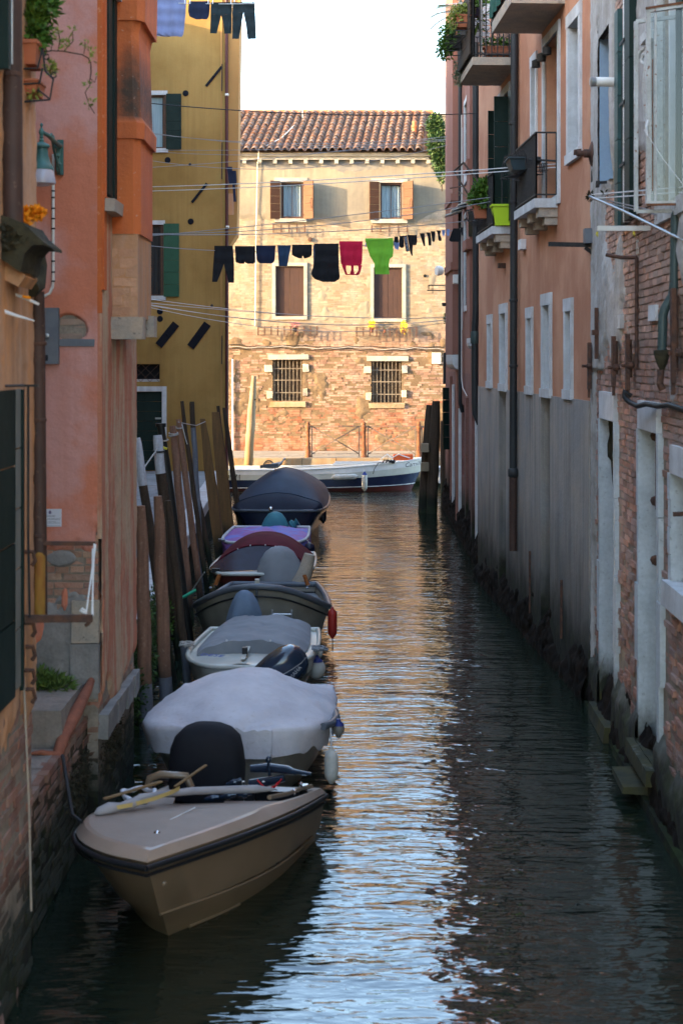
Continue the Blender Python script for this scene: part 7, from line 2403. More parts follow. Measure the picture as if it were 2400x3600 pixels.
# ------------------------------------------------------------------ boats
class Boat:
    def __init__(self, label, bx, by, L, B, yaw, gb, gs, tb=.45, p=.55, b0=.06, rake=.25, stern=.9, zc=.18, gp=2.0, cat='boat', group='boats moored along the left quay'):
        """bow point, length, beam, heading (degrees clockwise from straight away), gunwale height at bow / stern"""
        self.L = L; self.B = B
        self.d = Vector((math.sin(R(yaw)), math.cos(R(yaw)), 0)); self.r = Vector((math.cos(R(yaw)), -math.sin(R(yaw)), 0))
        self.o = Vector((bx, by, 0)); self.gb = gb; self.gs = gs; self.tb = tb; self.p = p; self.b0 = b0; self.rake = rake; self.stern = stern; self.zc = zc; self.gp = gp
        self.e = empty('boat', (bx + self.d.x * L / 2, by + self.d.y * L / 2, 0), label, cat, group)

    def hb(self, t):
        s = t / self.L
        if s < self.tb:
            f = self.b0 + (1 - self.b0) * (1 - (1 - s / self.tb) ** 2) ** self.p if s > 0 else self.b0
        else:
            f = 1 - (1 - self.stern) * ((s - self.tb) / (1 - self.tb)) ** 2
        return self.B / 2 * f

    def gz(self, t):
        s = t / self.L
        return self.gs + (self.gb - self.gs) * max(0, 1 - s) ** self.gp

    def T(self, t, w, z):
        return self.o + self.d * t + self.r * w + Vector((0, 0, z))

    def hull(self, up, low=None, split=.5, n=22, flare=.8):
        secs = []
        fr = [0, .10, .12, split, split + .02, .8, 1.0]
        for i in range(n + 1):
            t = self.L * (i / n) ** 1.4
            h = self.hb(t); g = self.gz(t)
            half = []
            bow = (1 - t / self.L) ** 2
            for f in fr:
                z = g - (g + .22) * f
                if f <= .8:
                    w = h * (1 - (1 - flare) * (f / .8) ** 1.6 * (1 + .8 * bow))
                else:
                    w = 0.0
                if 0 < f <= .12:
                    w -= 0.01 * (f > .11)
                tt = t + self.rake * f * bow
                half.append((tt, max(w, 0.0), z))
            secs.append([self.T(a, -b, c) for (a, b, c) in half] + [self.T(a, b, c) for (a, b, c) in half[::-1][1:]])
        m = MB()
        k = len(secs[0])
        vs = [p for s in secs for p in s]
        m.v = [tuple(p) for p in vs]
        for i in range(n):
            for q in range(k - 1):
                a = i * k + q
                m.f.append((a, a + 1, a + 1 + k, a + k))
                lowm = (3 <= q < k - 4)
                m.m.append(1 if (low is not None and lowm) else 0)
        m.f.append(tuple(n * k + q for q in range(k))); m.m.append(0)
        m.f.append(tuple(q for q in range(k))[::-1]); m.m.append(0)
        mats = [up] + ([low] if low is not None else [])
        return m.build('hull', mats, self.e, smooth=38)

    def rail(self, r, m, dz=0.0, name='gunwale', out=0.0, n=26, stern=True):
        pts = []
        for i in range(n, -1, -1):
            t = self.L * (i / n) ** 1.4
            pts.append(self.T(t, -(self.hb(t) + out), self.gz(t) + dz))
        for i in range(0, n + 1):
            t = self.L * (i / n) ** 1.4
            pts.append(self.T(t, self.hb(t) + out, self.gz(t) + dz))
        o = MB()
        o.tube(pts, r, 8)
        if stern:
            o.tube([pts[0], pts[-1]], r, 8)
        return o.build(name, m, self.e, smooth=60)

    def deck(self, m, t0=0.0, t1=None, inset=.0, dz=-.01, crown=.03, name='deck', n=16, nw=8):
        t1 = self.L if t1 is None else t1
        rows = []
        for i in range(n + 1):
            t = t0 + (t1 - t0) * (i / n)
            h = max(self.hb(t) - inset, .005)
            rows.append([self.T(t, h * (2 * q / nw - 1), self.gz(t) + dz + crown * (1 - (2 * q / nw - 1) ** 2)) for q in range(nw + 1)])
        o = MB(); o.loft(rows, False, False)
        return o.build(name, m, self.e, smooth=50)

    def cover(self, m, crown, skirt=.12, t0=-.02, t1=None, n=56, nw=48, over=.025, fold=.012, name='cover', wave=.03, pw=1.7, seed=0):
        t1 = self.L + .02 if t1 is None else t1
        rows = []
        for i in range(n + 1):
            t = t0 + (t1 - t0) * (i / n)
            tc = min(max(t, 0), self.L)
            h = self.hb(tc) + over
            g = self.gz(tc) + .02
            c = crown(t / self.L)
            row = []
            for q in range(nw + 1):
                w = 2 * q / nw - 1
                aw = abs(w)
                if aw > .86:      # skirt
                    k = (aw - .86) / .14
                    z = g - k * (skirt + wave * math.sin(t * 9 + seed) + wave * .6 * math.sin(t * 23 + w * 3))
                    ww = h * (1.0 - .05 * k) * (1 if w > 0 else -1)
                else:
                    k = aw / .86
                    z = g + c * (1 - k ** pw)
                    ww = h * k * (1 if w > 0 else -1)
                ff = fold * (mnoise.noise(Vector((t * 2.0 + seed, w * 3, 0))) + .5 - 1.3 * abs(mnoise.noise(Vector((t * 3.1 + w * 2, w * 4 + seed, 3)))) - .5 * abs(mnoise.noise(Vector((t * 8, w * 9 - t * 4, seed)))))
                row.append(self.T(t, ww + ff * .5, z + ff))
            rows.append(row)
        o = MB(); o.loft(rows, False, False)
        # close both ends down to the gunwale
        for row, tt in ((rows[0], t0), (rows[-1], t1)):
            b = [Vector((p.x, p.y, self.gz(min(max(tt, 0), self.L)) - skirt)) for p in row]
            o.loft([row, b], False, False)
        return o.build(name, m, self.e, smooth=50)


def draped(parent, base, yaw, rings, m, name='engine_cover', n=28, fold=.02, nf=5, seed=0, sq=2.4):
    """cloth over an engine: rings = (z, half length, half width, forward shift)"""
    d = Vector((math.sin(R(yaw)), math.cos(R(yaw)), 0)); r = Vector((d.y, -d.x, 0))
    out = []
    for k, (z, a, b, sh) in enumerate(rings):
        rg = []
        for q in range(n):
            th = 2 * PI * q / n
            c, s = math.cos(th), math.sin(th)
            e = 2 / sq
            x = abs(c) ** e * (1 if c > 0 else -1); y = abs(s) ** e * (1 if s > 0 else -1)
            f = 1 + fold * math.sin(nf * th + seed + k * .35) * (1.5 - k / len(rings)) + fold * .6 * math.sin((nf * 2 + 3) * th + seed * 2 + k)
            rg.append(Vector(base) + d * (a * x * f + sh) + r * (b * y * f) + Vector((0, 0, z)))
        out.append(rg)
    o = MB(); o.loft(out, True, True)
    return o.build(name, m, parent, smooth=50)


def fender(p, r, h, m, label, cap=None, group='fenders on the moored boats', rope=None, ball=False, axis=(0, 0, 1)):
    e = empty('fender', tuple(p), label, 'fender', group)
    if ball:
        prof = [(r * math.sin(a), -r * 1.08 * math.cos(a)) for a in [PI * q / 12 for q in range(13)]]
    else:
        prof = [(.004, -h / 2 - r * .5), (r * .35, -h / 2 - r * .4), (r * .55, -h / 2), (r * .9, -h / 2 + r * .4), (r, -h / 2 + r), (r, h / 2 - r), (r * .9, h / 2 - r * .4), (r * .5, h / 2), (r * .32, h / 2 + r * .25), (r * .3, h / 2 + r * .6), (.004, h / 2 + r * .62)]
    MB().lathe(p, prof, 16, axis=axis).build('body', m, e, smooth=45)
    if cap is not None:
        ax = Vector(axis).normalized()
        if ball:
            MB().lathe(Vector(p) + ax * r * .8, [(r * .72, 0), (r * .5, r * .3), (r * .25, r * .45), (r * .22, r * .7), (.004, r * .72)], 14, axis=axis).build('cap', cap, e, smooth=45)
        else:
            MB().lathe(Vector(p) + ax * (h / 2 - r * .5), [(r * .97, 0), (r * .75, r * .4), (r * .4, r * .7), (r * .36, r * 1.1), (.004, r * 1.12)], 14, axis=axis).build('cap', cap, e, smooth=45)
    if rope is not None:
        MB().tube([Vector(p) + Vector((0, 0, (h / 2 if not ball else r))), rope], .008, 6).build('line', m_rope, e)
    return e


# --- 1: taupe boat in front ------------------------------------------------
def smooth_loop(pts, corners=(), k=6):
    """Catmull-Rom through a closed loop of (x, y, z); corners stay sharp"""
    n = len(pts); out = []
    P_ = [Vector(p) for p in pts]
    for i in range(n):
        p0, p1, p2, p3 = P_[(i - 1) % n], P_[i], P_[(i + 1) % n], P_[(i + 2) % n]
        m1 = (p2 - p0) / 2 if i not in corners else (p2 - p1)
        m2 = (p3 - p1) / 2 if ((i + 1) % n) not in corners else (p2 - p1)
        for q in range(k):
            t = q / k
            h00 = 2 * t ** 3 - 3 * t ** 2 + 1; h10 = t ** 3 - 2 * t ** 2 + t; h01 = -2 * t ** 3 + 3 * t ** 2; h11 = t ** 3 - t ** 2
            out.append(p1 * h00 + m1 * h10 + p2 * h01 + m2 * h11)
    return out


tb = empty('boat', (-.95, 11.8, 0), 'small open taupe motorboat in the foreground with a black covered outboard', 'boat', 'boats moored along the left quay')
gun = [(-1.262, 10.15, .745), (-.737, 10.98, .69), (-.36, 11.95, .575), (-.13, 13.15, .37), (-1.42, 13.35, .37), (-1.68, 12.25, .52), (-1.85, 11.2, .69), (-1.80, 10.72, .73), (-1.58, 10.36, .745)]
wl = [(-1.19, 11.02, -.12), (-.83, 11.5, -.12), (-.52, 12.15, -.12), (-.26, 13.0, -.12), (-1.3, 13.15, -.12), (-1.46, 12.3, -.12), (-1.44, 11.6, -.12), (-1.38, 11.35, -.12), (-1.29, 11.15, -.12)]
G = smooth_loop(gun, (0, 3, 4)); Wl = smooth_loop(wl, (0, 3, 4))
cen = Vector((-1.0, 11.9, 0))


def inset(loop, d, dz):
    out = []
    for p in loop:
        v = cen - Vector((p.x, p.y, 0)); L_ = v.length
        out.append(Vector((p.x, p.y, p.z + dz)) + v / L_ * d)
    return out


mb = MB()
rings = []
for f, z_out in ((0, 0), (.1, .0), (.12, -.0), (.55, .035), (.58, .0), (.8, .01), (1.0, 0)):
    rg = []
    for g_, w_ in zip(G, Wl):
        p = g_.lerp(w_, f)
        if f > 0:
            p.z = g_.z + (w_.z - g_.z) * f ** .95
        v = Vector((p.x, p.y, 0)) - cen
        if v.length > 0:
            p = p + v.normalized() * (z_out if f > .5 else z_out)
        rg.append(p)
    rings.append(rg)
mb.loft(rings, True, False)
mb.build('hull', m_tan, tb, smooth=28)
mb = MB(); lp = [p + Vector((0, 0, -.035)) for p in inset(G, -.018, 0)]
mb.tube(lp + [lp[0]], .020, 8); lp2 = [p + Vector((0, 0, -.085)) for p in inset(G, -.004, 0)]
mb.tube(lp2 + [lp2[0]], .011, 6)
mb.build('rubbing_strake', m_rubber, tb, smooth=60)
I1 = inset(G, .075, .055); I2 = inset(G, .115, .060)
mb = MB(); mb.loft([G, I1, I2], True, False)
mb.build('gunwale', m_tan2, tb, smooth=30)
# fore deck: everything nearer than the cross line; then side decks round the well
line = lambda x: 11.86 + (x + 1.68) * .14
front = [p for p in I2 if p.y < line(p.x)]
ordered = sorted(range(len(I2)), key=lambda i: i)
idx = [i for i in range(len(I2)) if I2[i].y < line(I2[i].x)]
# rotate so the run is contiguous
run = []
n_ = len(I2)
start = next(i for i in range(n_) if I2[i].y < line(I2[i].x) and not I2[(i - 1) % n_].y < line(I2[(i - 1) % n_].x))
i = start
while I2[i % n_].y < line(I2[i % n_].x):
    run.append(I2[i % n_]); i += 1
mb = MB()
cp = Vector((-1.15, 11.2, .78))
mb.v = [tuple(p) for p in run] + [tuple(cp)]
k = len(run)
for q in range(k - 1):
    mb.f.append((q, q + 1, k)); mb.m.append(0)
mb.f.append((k - 1, 0, k)); mb.m.append(0)
mb.build('foredeck', m_tandeck, tb)
back = []
while True:
    if i % n_ == start:
        break
    back.append(i % n_); i += 1
bk = [run[-1]] + [I2[j] for j in back] + [run[0]]
inn = [p + (cen - Vector((p.x, p.y, 0))).normalized() * .10 for p in bk]
inn = [Vector((p.x, p.y, p.z - .01)) for p in inn]
flo = [Vector((p.x, p.y, .16)) for p in inn]
mb = MB(); mb.loft([bk, inn], False, False); mb.build('side_deck', m_tan2, tb, smooth=40)
mb = MB(); mb.loft([inn, flo], False, False); mb.quad(run[-1], run[0], Vector((run[0].x, run[0].y, .16)), Vector((run[-1].x, run[-1].y, .16)))
mb.v += [tuple(p) for p in flo]; mb.f.append(tuple(range(len(mb.v) - len(flo), len(mb.v)))); mb.m.append(0)
mb.build('cockpit', m_rubber, tb)
# splash tarpaulin rolled along the edge of the fore deck, cleat, seam, rail fittings
a = run[-1]; b = run[0]
left = a if a.x < b.x else b; right = b if a.x < b.x else a
mb = MB()
pts = [Vector((left.x + .12, 11.28, .80)), Vector((-1.45, 11.35, .83)), Vector((-1.3, 11.55, .80)), Vector((-1.12, 11.78, .76)), Vector((-.9, 11.9, .735)), Vector((-.65, 12.02, .71)), Vector((right.x - .05, 12.08, .69))]
mb.tube(pts, [.012, .03, .022, .03, .03, .032, .01], 10)
rt = mb.build('rolled_tarpaulin', m_cov_roll, tb, smooth=60)
MB().tube([Vector((-1.75, 11.08, .79)), Vector((-1.72, 11.10, .80)), Vector((-1.65, 11.14, .815)), Vector((-1.58, 11.22, .80)), Vector((-1.5, 11.24, .82)), Vector((-1.44, 11.32, .81))], [.006, .03, .042, .03, .04, .01], 9).build('bundled_end', m_cov_roll, tb, smooth=60)
MB().loft([[Vector((-1.35, 11.72, .78)), Vector((-1.1, 11.84, .755)), Vector((-.8, 12.0, .72)), Vector((-.5, 12.12, .68))], [Vector((-1.35, 11.95, .72)), Vector((-1.1, 12.08, .70)), Vector((-.8, 12.24, .66)), Vector((-.5, 12.3, .62))]], False, False).build('tarp_edge', m_cov_roll, tb)
MB().lathe((-1.25, 10.62, .775), [(.02, 0), (.026, .01), (.026, .02), (.015, .032), (.002, .036)], 12).build('nav_light', m_chrome, tb, smooth=50)
for p in ((-.75, 11.98, .775), (-.6, 12.05, .755)):
    MB().lathe(p, [(.01, 0), (.01, .006), (.002, .008)], 8).build('snap', m_white, tb)
MB().bar((-1.2, 10.95, .785), (-1.05, 11.25, .787), .008, .004).build('deck_seam', m_white, tb)
MB().tube([Vector((-.55, 11.95, .665)), Vector((-.42, 12.4, .57)), Vector((-.33, 12.8, .50)), Vector((-.25, 13.05, .45))], .018, 8).build('hand_rail', m_tan, tb, smooth=60)
MB().box(-.95, -.4, 12.5, 12.72, .36, .42).build('thwart', m_tandeck, tb)
MB().box(-1.62, -1.3, 12.0, 12.25, .52, .58).build('side_locker', m_tandeck, tb)
mb = MB(); mb.box(-.35, -.28, 12.9, 13.1, .40, .46)
for (x, y) in ((-.38, 12.55), (-.33, 12.75), (-.46, 12.2)):
    mb.lathe((x, y, .52), [(.012, 0), (.012, .03), (.02, .035), (.005, .045)], 8)
mb.build('cleats', m_chrome, tb, smooth=40)
MB().lathe(P(469 + 200 * 0, 3056 + 0, 10.35) * 0 + Vector((-1.18, 10.42, .52)), [(.012, 0), (.018, .01), (.004, .02)], 10, axis=(.5, -.8, 0)).build('bow_eye', m_tan, tb)
# spray strakes on the near side
mb = MB()
def hull_pt(i, f, out=.0):
    g_, w_ = G[i % len(G)], Wl[i % len(Wl)]
    p = g_.lerp(w_, f); p.z = g_.z + (w_.z - g_.z) * f ** .95
    v = (Vector((p.x, p.y, 0)) - cen).normalized()
    return p + v * out
mb.tube([hull_pt(q, .56 + .004 * q, .028) for q in range(0, 18)], .013, 6)
mb.tube([hull_pt(q, .84, .012) for q in range(2, 8)], .013, 6)
mb.build('spray_strake', m_tan, tb, smooth=50)
# outboard under a black cover, tiller to the right
en = draped(tb, (-1.12, 13.0, 0), 100, [(.38, .30, .20, 0), (.5, .31, .22, 0), (.65, .315, .22, 0), (.78, .30, .21, .0), (.88, .27, .19, .01), (.95, .2, .15, .01), (.985, .12, .09, .01), (.995, .03, .03, .01)], m_cov_black, fold=.012, nf=3, seed=1, sq=2.8)
mb = MB()
mb.box(-1.2, -.72, 12.9, 13.1, .30, .44)
mb.box(-1.05, -.80, 12.84, 13.02, .36, .50)
mb.build('engine_bracket', m_rubber, tb)
mb = MB()
mb.tube([P(880, 2702, 12.9), P(940, 2700, 12.9), P(1010, 2706, 12.85), P(1040, 2716, 12.8)], [.03, .042, .035, .022], 10)
mb.tube([P(1030, 2712, 12.8), P(1094, 2722, 12.75)], [.022, .014], 10)
mb.tube([P(1000, 2735, 12.85), P(880, 2760, 12.9)], [.03, .05], 8)
tl = mb.build('tiller', m_engine, tb, smooth=50)
mb = MB(); mb.tube([P(948, 2728, 12.78), P(944, 2695, 12.78), P(944, 2672, 12.78)], [.014, .010, .016], 8); mb.lathe(P(944, 2675, 12.78), [(.01, -.02), (.024, 0), (.02, .03), (.005, .04)], 10)
mb.build('gear_lever', m_engine, tb, smooth=50)
mb = MB(); pts = []
for q in range(60):
    s = q / 59
    base = P(905 + 85 * s, 2742 + 30 * math.sin(s * PI) * 1.1 - 4 * s, 12.78)
    pts.append(base + Vector((0, .012 * math.cos(q * 1.9), .010 * math.sin(q * 1.9))) * (1 if .3 < s < .9 else .3))
mb.tube(pts, .006, 5)
mb.build('kill_cord', m_redrope, tb, smooth=60)
for k, (x0, y0, x1, y1) in enumerate(((720, 2810, 770, 2803), (775, 2802, 830, 2794), (835, 2796, 885, 2788), (795, 2760, 850, 2742))):
    mb = MB(); mb.tube([P(x0, y0, 12.6), P((x0 + x1) / 2, (y0 + y1) / 2 - 3, 12.6), P(x1, y1, 12.6)], [.016, .026, .018], 10)
    mb.lathe(P((x0 + x1) / 2, (y0 + y1) / 2, 12.6), [(.028, -.02), (.032, 0), (.028, .02)], 10, axis=(1, 0, .1)); mb.build('corrugated_hose', m_engine, tb, smooth=50)
mb = MB(); mb.tube([P(845, 2740, 12.6), P(856, 2765, 12.6), P(848, 2790, 12.6)], .006, 6); mb.build('fuel_line', m_alu, tb)
# clutter on the fore deck: foam mat, coil, stick
cl = empty('foam_mat', (-1.62, 11.35, .82), 'curled yellowed foam mat lying on the foredeck of the taupe boat', 'mat')
MB().loft([[p, p + Vector((0, 0, .03))] for p in [Vector((-1.64, 11.18, .80)), Vector((-1.60, 11.15, .80)), Vector((-1.5, 11.2, .805)), Vector((-1.35, 11.35, .81)), Vector((-1.24, 11.5, .815)), Vector((-1.2, 11.62, .81))]] , False, False).build('sheet', m_foam, cl, smooth=60)
bagw = MB()
bagw.tube([(-1.50 + (.11 + .02 * math.sin(3 * a)) * math.cos(a), 11.55 + .16 * math.sin(a), .80 + .01 * math.sin(5 * a)) for a in [2 * PI * q / 24 for q in range(25)]], [.012 + .008 * (q % 3) / 2 for q in range(25)], 8)
bagw.build('plastic_coil', m_sign, None, smooth=60, label='crumpled pale blue plastic coil on the foredeck beside the foam mat', cat='coil')
mb = MB(); mb.bar((-1.72, 11.35, .82), (-1.35, 11.75, .84), .03, .012); mb.bar((-1.25, 11.75, .80), (-1.05, 12.15, .86), .022, .01)
mb.build('loose_sticks', m_polepale, None, label='thin pale wooden sticks lying across the foredeck of the taupe boat', cat='stick')
MB().tube([(-1.50, 12.1, .66), (-1.48, 12.1, .77), (-1.40, 12.1, .80), (-1.20, 12.1, .79), (-1.16, 12.1, .70)], .03, 8).build('backrest', m_tan, tb, smooth=60)
mb = MB(); mb.tube([(-1.80, 10.85, .80), (-1.88, 10.95, .82), (-1.95, 11.2, .9), (-2.1, 11.8, 1.02)], .014, 6)
mb.build('mooring_rope', m_wired, None, label='black mooring rope from the taupe bow to the landing', cat='rope')

# --- 2: white covered boat ---------------------------------------------------
b2_ = Boat('wide boat wholly covered by a stained off white tarpaulin, behind the taupe boat', -1.03, 14.05, 2.7, 1.74, 3, .66, .50, tb=.42, p=.42, b0=.42, rake=.3, stern=.88)
b2_.hull(m_greyhull, None, flare=.74)
b2_.cover(m_tarpw, lambda s: .03 + .36 * max(0, math.sin(min(1, max(0, (s + .02) / 1.0)) * PI)) ** .8, skirt=.22, over=.05, fold=.03, wave=.028, pw=1.8, t0=-.06, seed=2)
MB().tube([b2_.T(1.3, .90, .57), b2_.T(.9, .94, .60), b2_.T(.6, .91, .61), b2_.T(.4, .84, .63)], .035, 10).build('bow_bumper', m_slate, b2_.e, smooth=60)
MB().tube([b2_.T(.9, .45, .78), b2_.T(1.15, .28, .87), b2_.T(1.4, .15, .92)], .004, 4).build('cover_cord', m_rope, b2_.e)
# outboard of boat 2
mb = MB()
eb = b2_.T(2.98, .20, 0)
d_ = Vector((.25, -.55, .8)).normalized()
u_ = Vector((.62, .1, .35)).normalized()
secs = []
for (h, a, b_) in ((-.30, .10, .09), (-.22, .16, .13), (-.05, .20, .155), (.12, .21, .16), (.24, .18, .14), (.31, .10, .08), (.33, .02, .02)):
    c_ = Vector((eb.x, eb.y, .64)) + u_ * h
    x_ = Vector((-.35, -.25, .9)).normalized(); x_ = (x_ - u_ * x_.dot(u_)).normalized(); y_ = u_.cross(x_)
    secs.append([c_ + x_ * (a * abs(math.cos(q)) ** .75 * (1 if math.cos(q) > 0 else -1)) + y_ * (b_ * abs(math.sin(q)) ** .75 * (1 if math.sin(q) > 0 else -1)) for q in [2 * PI * k / 24 for k in range(24)]])
mb.loft(secs, True, True)
en2 = mb.build('outboard_cowling', m_engine, b2_.e, smooth=40)
mb = MB(); mb.box(eb.x - .1, eb.x + .05, eb.y - .1, eb.y + .1, -.2, .5); mb.build('engine_leg', m_rubber, b2_.e)
c_ = Vector((eb.x, eb.y, .64))
tp = MB(); tp.tube([s_[6] for s_ in secs[1:6]], .006, 5); tp.tube([s_[18] for s_ in secs[1:6]], .006, 5)
tp.build('cowling_trim', m_alu, en2)
text_mesh('YAMAHA', .06, m_alu, en2, P(1008, 2408, eb.y - .22), (.55, .0, .62), (-.62, .0, .55), extrude=.001)
# --- 3: off white boat with the word DESE -----------------------------------
b3_ = Boat('off white and bottle green boat lettered DESE with a grey rolled cover', -1.09, 17.05, 3.0, 1.5, 2, .66, .56, tb=.5, p=.5, b0=.30, rake=.3, stern=.92)
b3_.hull(m_gelw, m_darkgreen, split=.24, flare=.72)
b3_.rail(.028, m_gelw)
b3_.deck(m_gelw, 0, 1.25, crown=.05)
b3_.deck(m_gelw, 1.25, 3.0, inset=.0, dz=-.02, crown=.0, name='side_deck')
b3_.cover(m_cov_grey, lambda s: .16, skirt=.03, t0=.85, t1=3.0, over=-.10, fold=.02, wave=.01, pw=3.5, seed=5)
MB().bar(b3_.T(.15, 0, .72), b3_.T(.8, 0, .74), .05, .008).build('centre_strip', m_gelw, b3_.e)
MB().box(b3_.T(.42, 0, 0).x - .03, b3_.T(.42, 0, 0).x + .03, b3_.T(.42, 0, 0).y - .04, b3_.T(.42, 0, 0).y + .04, .70, .80).build('bow_light', m_rubber, b3_.e)
q = b3_.T(.46, -.52, .688)
text_mesh('DESE', .125, m_inkblue, b3_.e, q + Vector((0, 0, .012)), (1, -.25, -.03), (.15, 1, .08), shear=.2, extrude=.001)
for sx_ in (-.25, .25):
    MB().lathe(b3_.T(.84, sx_, .80), [(.012, 0), (.012, .01)], 8, axis=(0, -1, .2)).build('snap', m_white, b3_.e)
draped(b3_.e, b3_.T(3.25, -.28, 0), 0, [(.30, .2, .26, 0), (.42, .2, .27, 0), (.58, .19, .24, 0), (.74, .17, .20, 0), (.88, .15, .155, 0), (.98, .11, .10, 0), (1.02, .03, .04, 0)], m_cov_blue, fold=.07, nf=6, seed=3, sq=2.1)
mb = MB()
for sx_ in (-1, 1):
    mb.tube([b3_.T(3.05, .22 + sx_ * .125, .30), b3_.T(3.05, .22 + sx_ * .125, .80)], .013, 8)
for z in (.50, .74):
    mb.tube([b3_.T(3.05, .22 - .125, z), b3_.T(3.05, .22 + .125, z)], .015, 8)
mb.build('boarding_ladder', m_alu, b3_.e, smooth=50)
# rope heaps at both bows
def rope_heap(p, label, m=m_rope, r=.07, seed=1):
    rs = random.Random(seed); pts = []
    for q in range(70):
        a = q * .9
        pts.append(Vector(p) + Vector((r * math.cos(a) * rs.uniform(.5, 1.3), r * 1.3 * math.sin(a) * rs.uniform(.5, 1.3), rs.uniform(0, .05))))
    return MB().tube(pts, .009, 5).build('rope', m, None, smooth=60, label=label, cat='rope')


rope_heap(b3_.T(1.35, -.78, .64), 'grey rope heaped on the left gunwale of the DESE boat', seed=2)
rope_heap(b3_.T(1.1, .80, .64), 'dark grey rope heaped on the right gunwale of the DESE boat', m_cov_grey, r=.08, seed=3)
# --- 4: grey boat with blue keel --------------------------------------------
b4_ = Boat('grey brown high bowed boat with a slate rim and blue underside', -1.13, 20.9, 3.9, 1.86, 1, .98, .46, tb=.27, p=.5, b0=.08, rake=.30, stern=.72, gp=5.5)
b4_.hull(m_greyhull, m_navyhull, split=.60, flare=.84)
b4_.rail(.045, m_slate)
b4_.rail(.014, m_rubber, dz=-.13, name='rub_strip', out=-.0)
b4_.deck(m_slate, .0, 1.3, crown=.04)
b4_.deck(m_cov_grey, 1.3, 3.9, dz=-.14, crown=.0, name='cockpit_floor')
MB().tube([b4_.T(-.01, 0, .98), b4_.T(.05, 0, .6), b4_.T(.24, 0, .1)], .018, 8).build('stem_band', m_slate, b4_.e, smooth=60)
for sx_ in (-.66, .66):
    MB().lathe(b4_.T(.42, sx_, .90), [(.022, 0), (.022, .012), (.012, .016)], 12, axis=(0, -.4, 1)).build('deck_fitting', m_slate, b4_.e, smooth=40)
    MB().bar(b4_.T(.95, sx_ * .98, .86), b4_.T(1.0, sx_ * .90, 1.0), .05, .03).build('wooden_post', m_varnish, b4_.e)
MB().box(b4_.T(.1, 0, 0).x - .03, b4_.T(.1, 0, 0).x + .03, 20.95, 21.03, .98, 1.07).build('bow_chock', m_alu, b4_.e)
draped(b4_.e, b4_.T(4.1, .07, 0), 0, [(.38, .2, .34, 0), (.5, .2, .36, 0), (.66, .19, .34, 0), (.82, .17, .29, .0), (.95, .14, .21, .0), (1.02, .10, .12, 0), (1.04, .03, .04, 0)], m_cov_grey, fold=.06, nf=4, seed=7, sq=2.2)
MB().tube([b4_.T(4.0, .38, .45), b4_.T(4.0, .48, .62), b4_.T(4.0, .56, .92)], [.13, .12, .09], 12).build('tiller_cover', m_stonewarm, b4_.e, smooth=40)
MB().tube([b4_.T(.9, -.92, .80), b4_.T(.7, -1.05, .74), b4_.T(.6, -1.25, .68), b4_.T(.6, -1.4, .66)], .022, 8).build('mooring_rope', m_greenrope, None, smooth=60, label='bright green mooring rope at the left side of the grey boat', cat='rope')
# --- 5: burgundy hooded boat -------------------------------------------------
b5_ = Boat('white decked oxblood boat with a burgundy canvas hood', -1.34, 24.9, 3.4, 1.72, 1, .60, .52, tb=.45, p=.45, b0=.5, rake=.3, stern=.92)
b5_.hull(m_redhull, None, flare=.76)
b5_.rail(.03, m_gelw)
b5_.deck(m_gelw, 0, 3.4, crown=.03)
rows = []
for i in range(15):
    s = i / 14
    t = .75 + s * 1.9
    hgt = .46 * math.sin(min(1, .32 + s * 1.0) * PI * .62) if s < .8 else .46 * (1 - (s - .8) * 1.2)
    rows.append([b5_.T(t, .80 * w_, .60 + max(.02, hgt) * (1 - abs(w_) ** 2.2)) for w_ in [(-1 + 2 * q / 20) for q in range(21)]])
hd = MB().loft(rows, False, False).build('hood', m_burg, b5_.e, smooth=60)
rows = []
for i in range(2):
    rows.append([b5_.T(.40 + .35 * i, .82 * w_, (.61 if i == 0 else .60 + .385 * (1 - abs(w_) ** 2.2))) for w_ in [(-1 + 2 * q / 20) for q in range(21)]])
MB().loft(rows, False, False).build('hood_window', m_burgwin, b5_.e, smooth=60)
MB().tube([Vector(p) + Vector((0, -.01, .0)) for p in rows[1]], .012, 6).build('hood_hem', m_burg, b5_.e, smooth=60)
for w_ in (-.2, .1, .3, .5, -.45):
    MB().lathe(b5_.T(.735, .82 * w_, .60 + .385 * (1 - abs(w_) ** 2.2) + .0), [(.012, 0), (.012, .008)], 8, axis=(0, -1, 0)).build('snap', m_white, b5_.e)
for sx_ in (-.68, .68):
    MB().box(b5_.T(.25, sx_, 0).x - .06, b5_.T(.25, sx_, 0).x + .06, 25.1, 25.2, .60, .66).build('fairlead', m_rubber, b5_.e)
MB().tube([b5_.T(.1, -.85, .62), b5_.T(.3, -1.0, .4), b5_.T(.4, -1.1, .25), b5_.T(.8, -1.2, .9)], .012, 6).build('mooring_rope', m_rope, None, label='slack grey rope from the hooded boat to the poles', cat='rope')
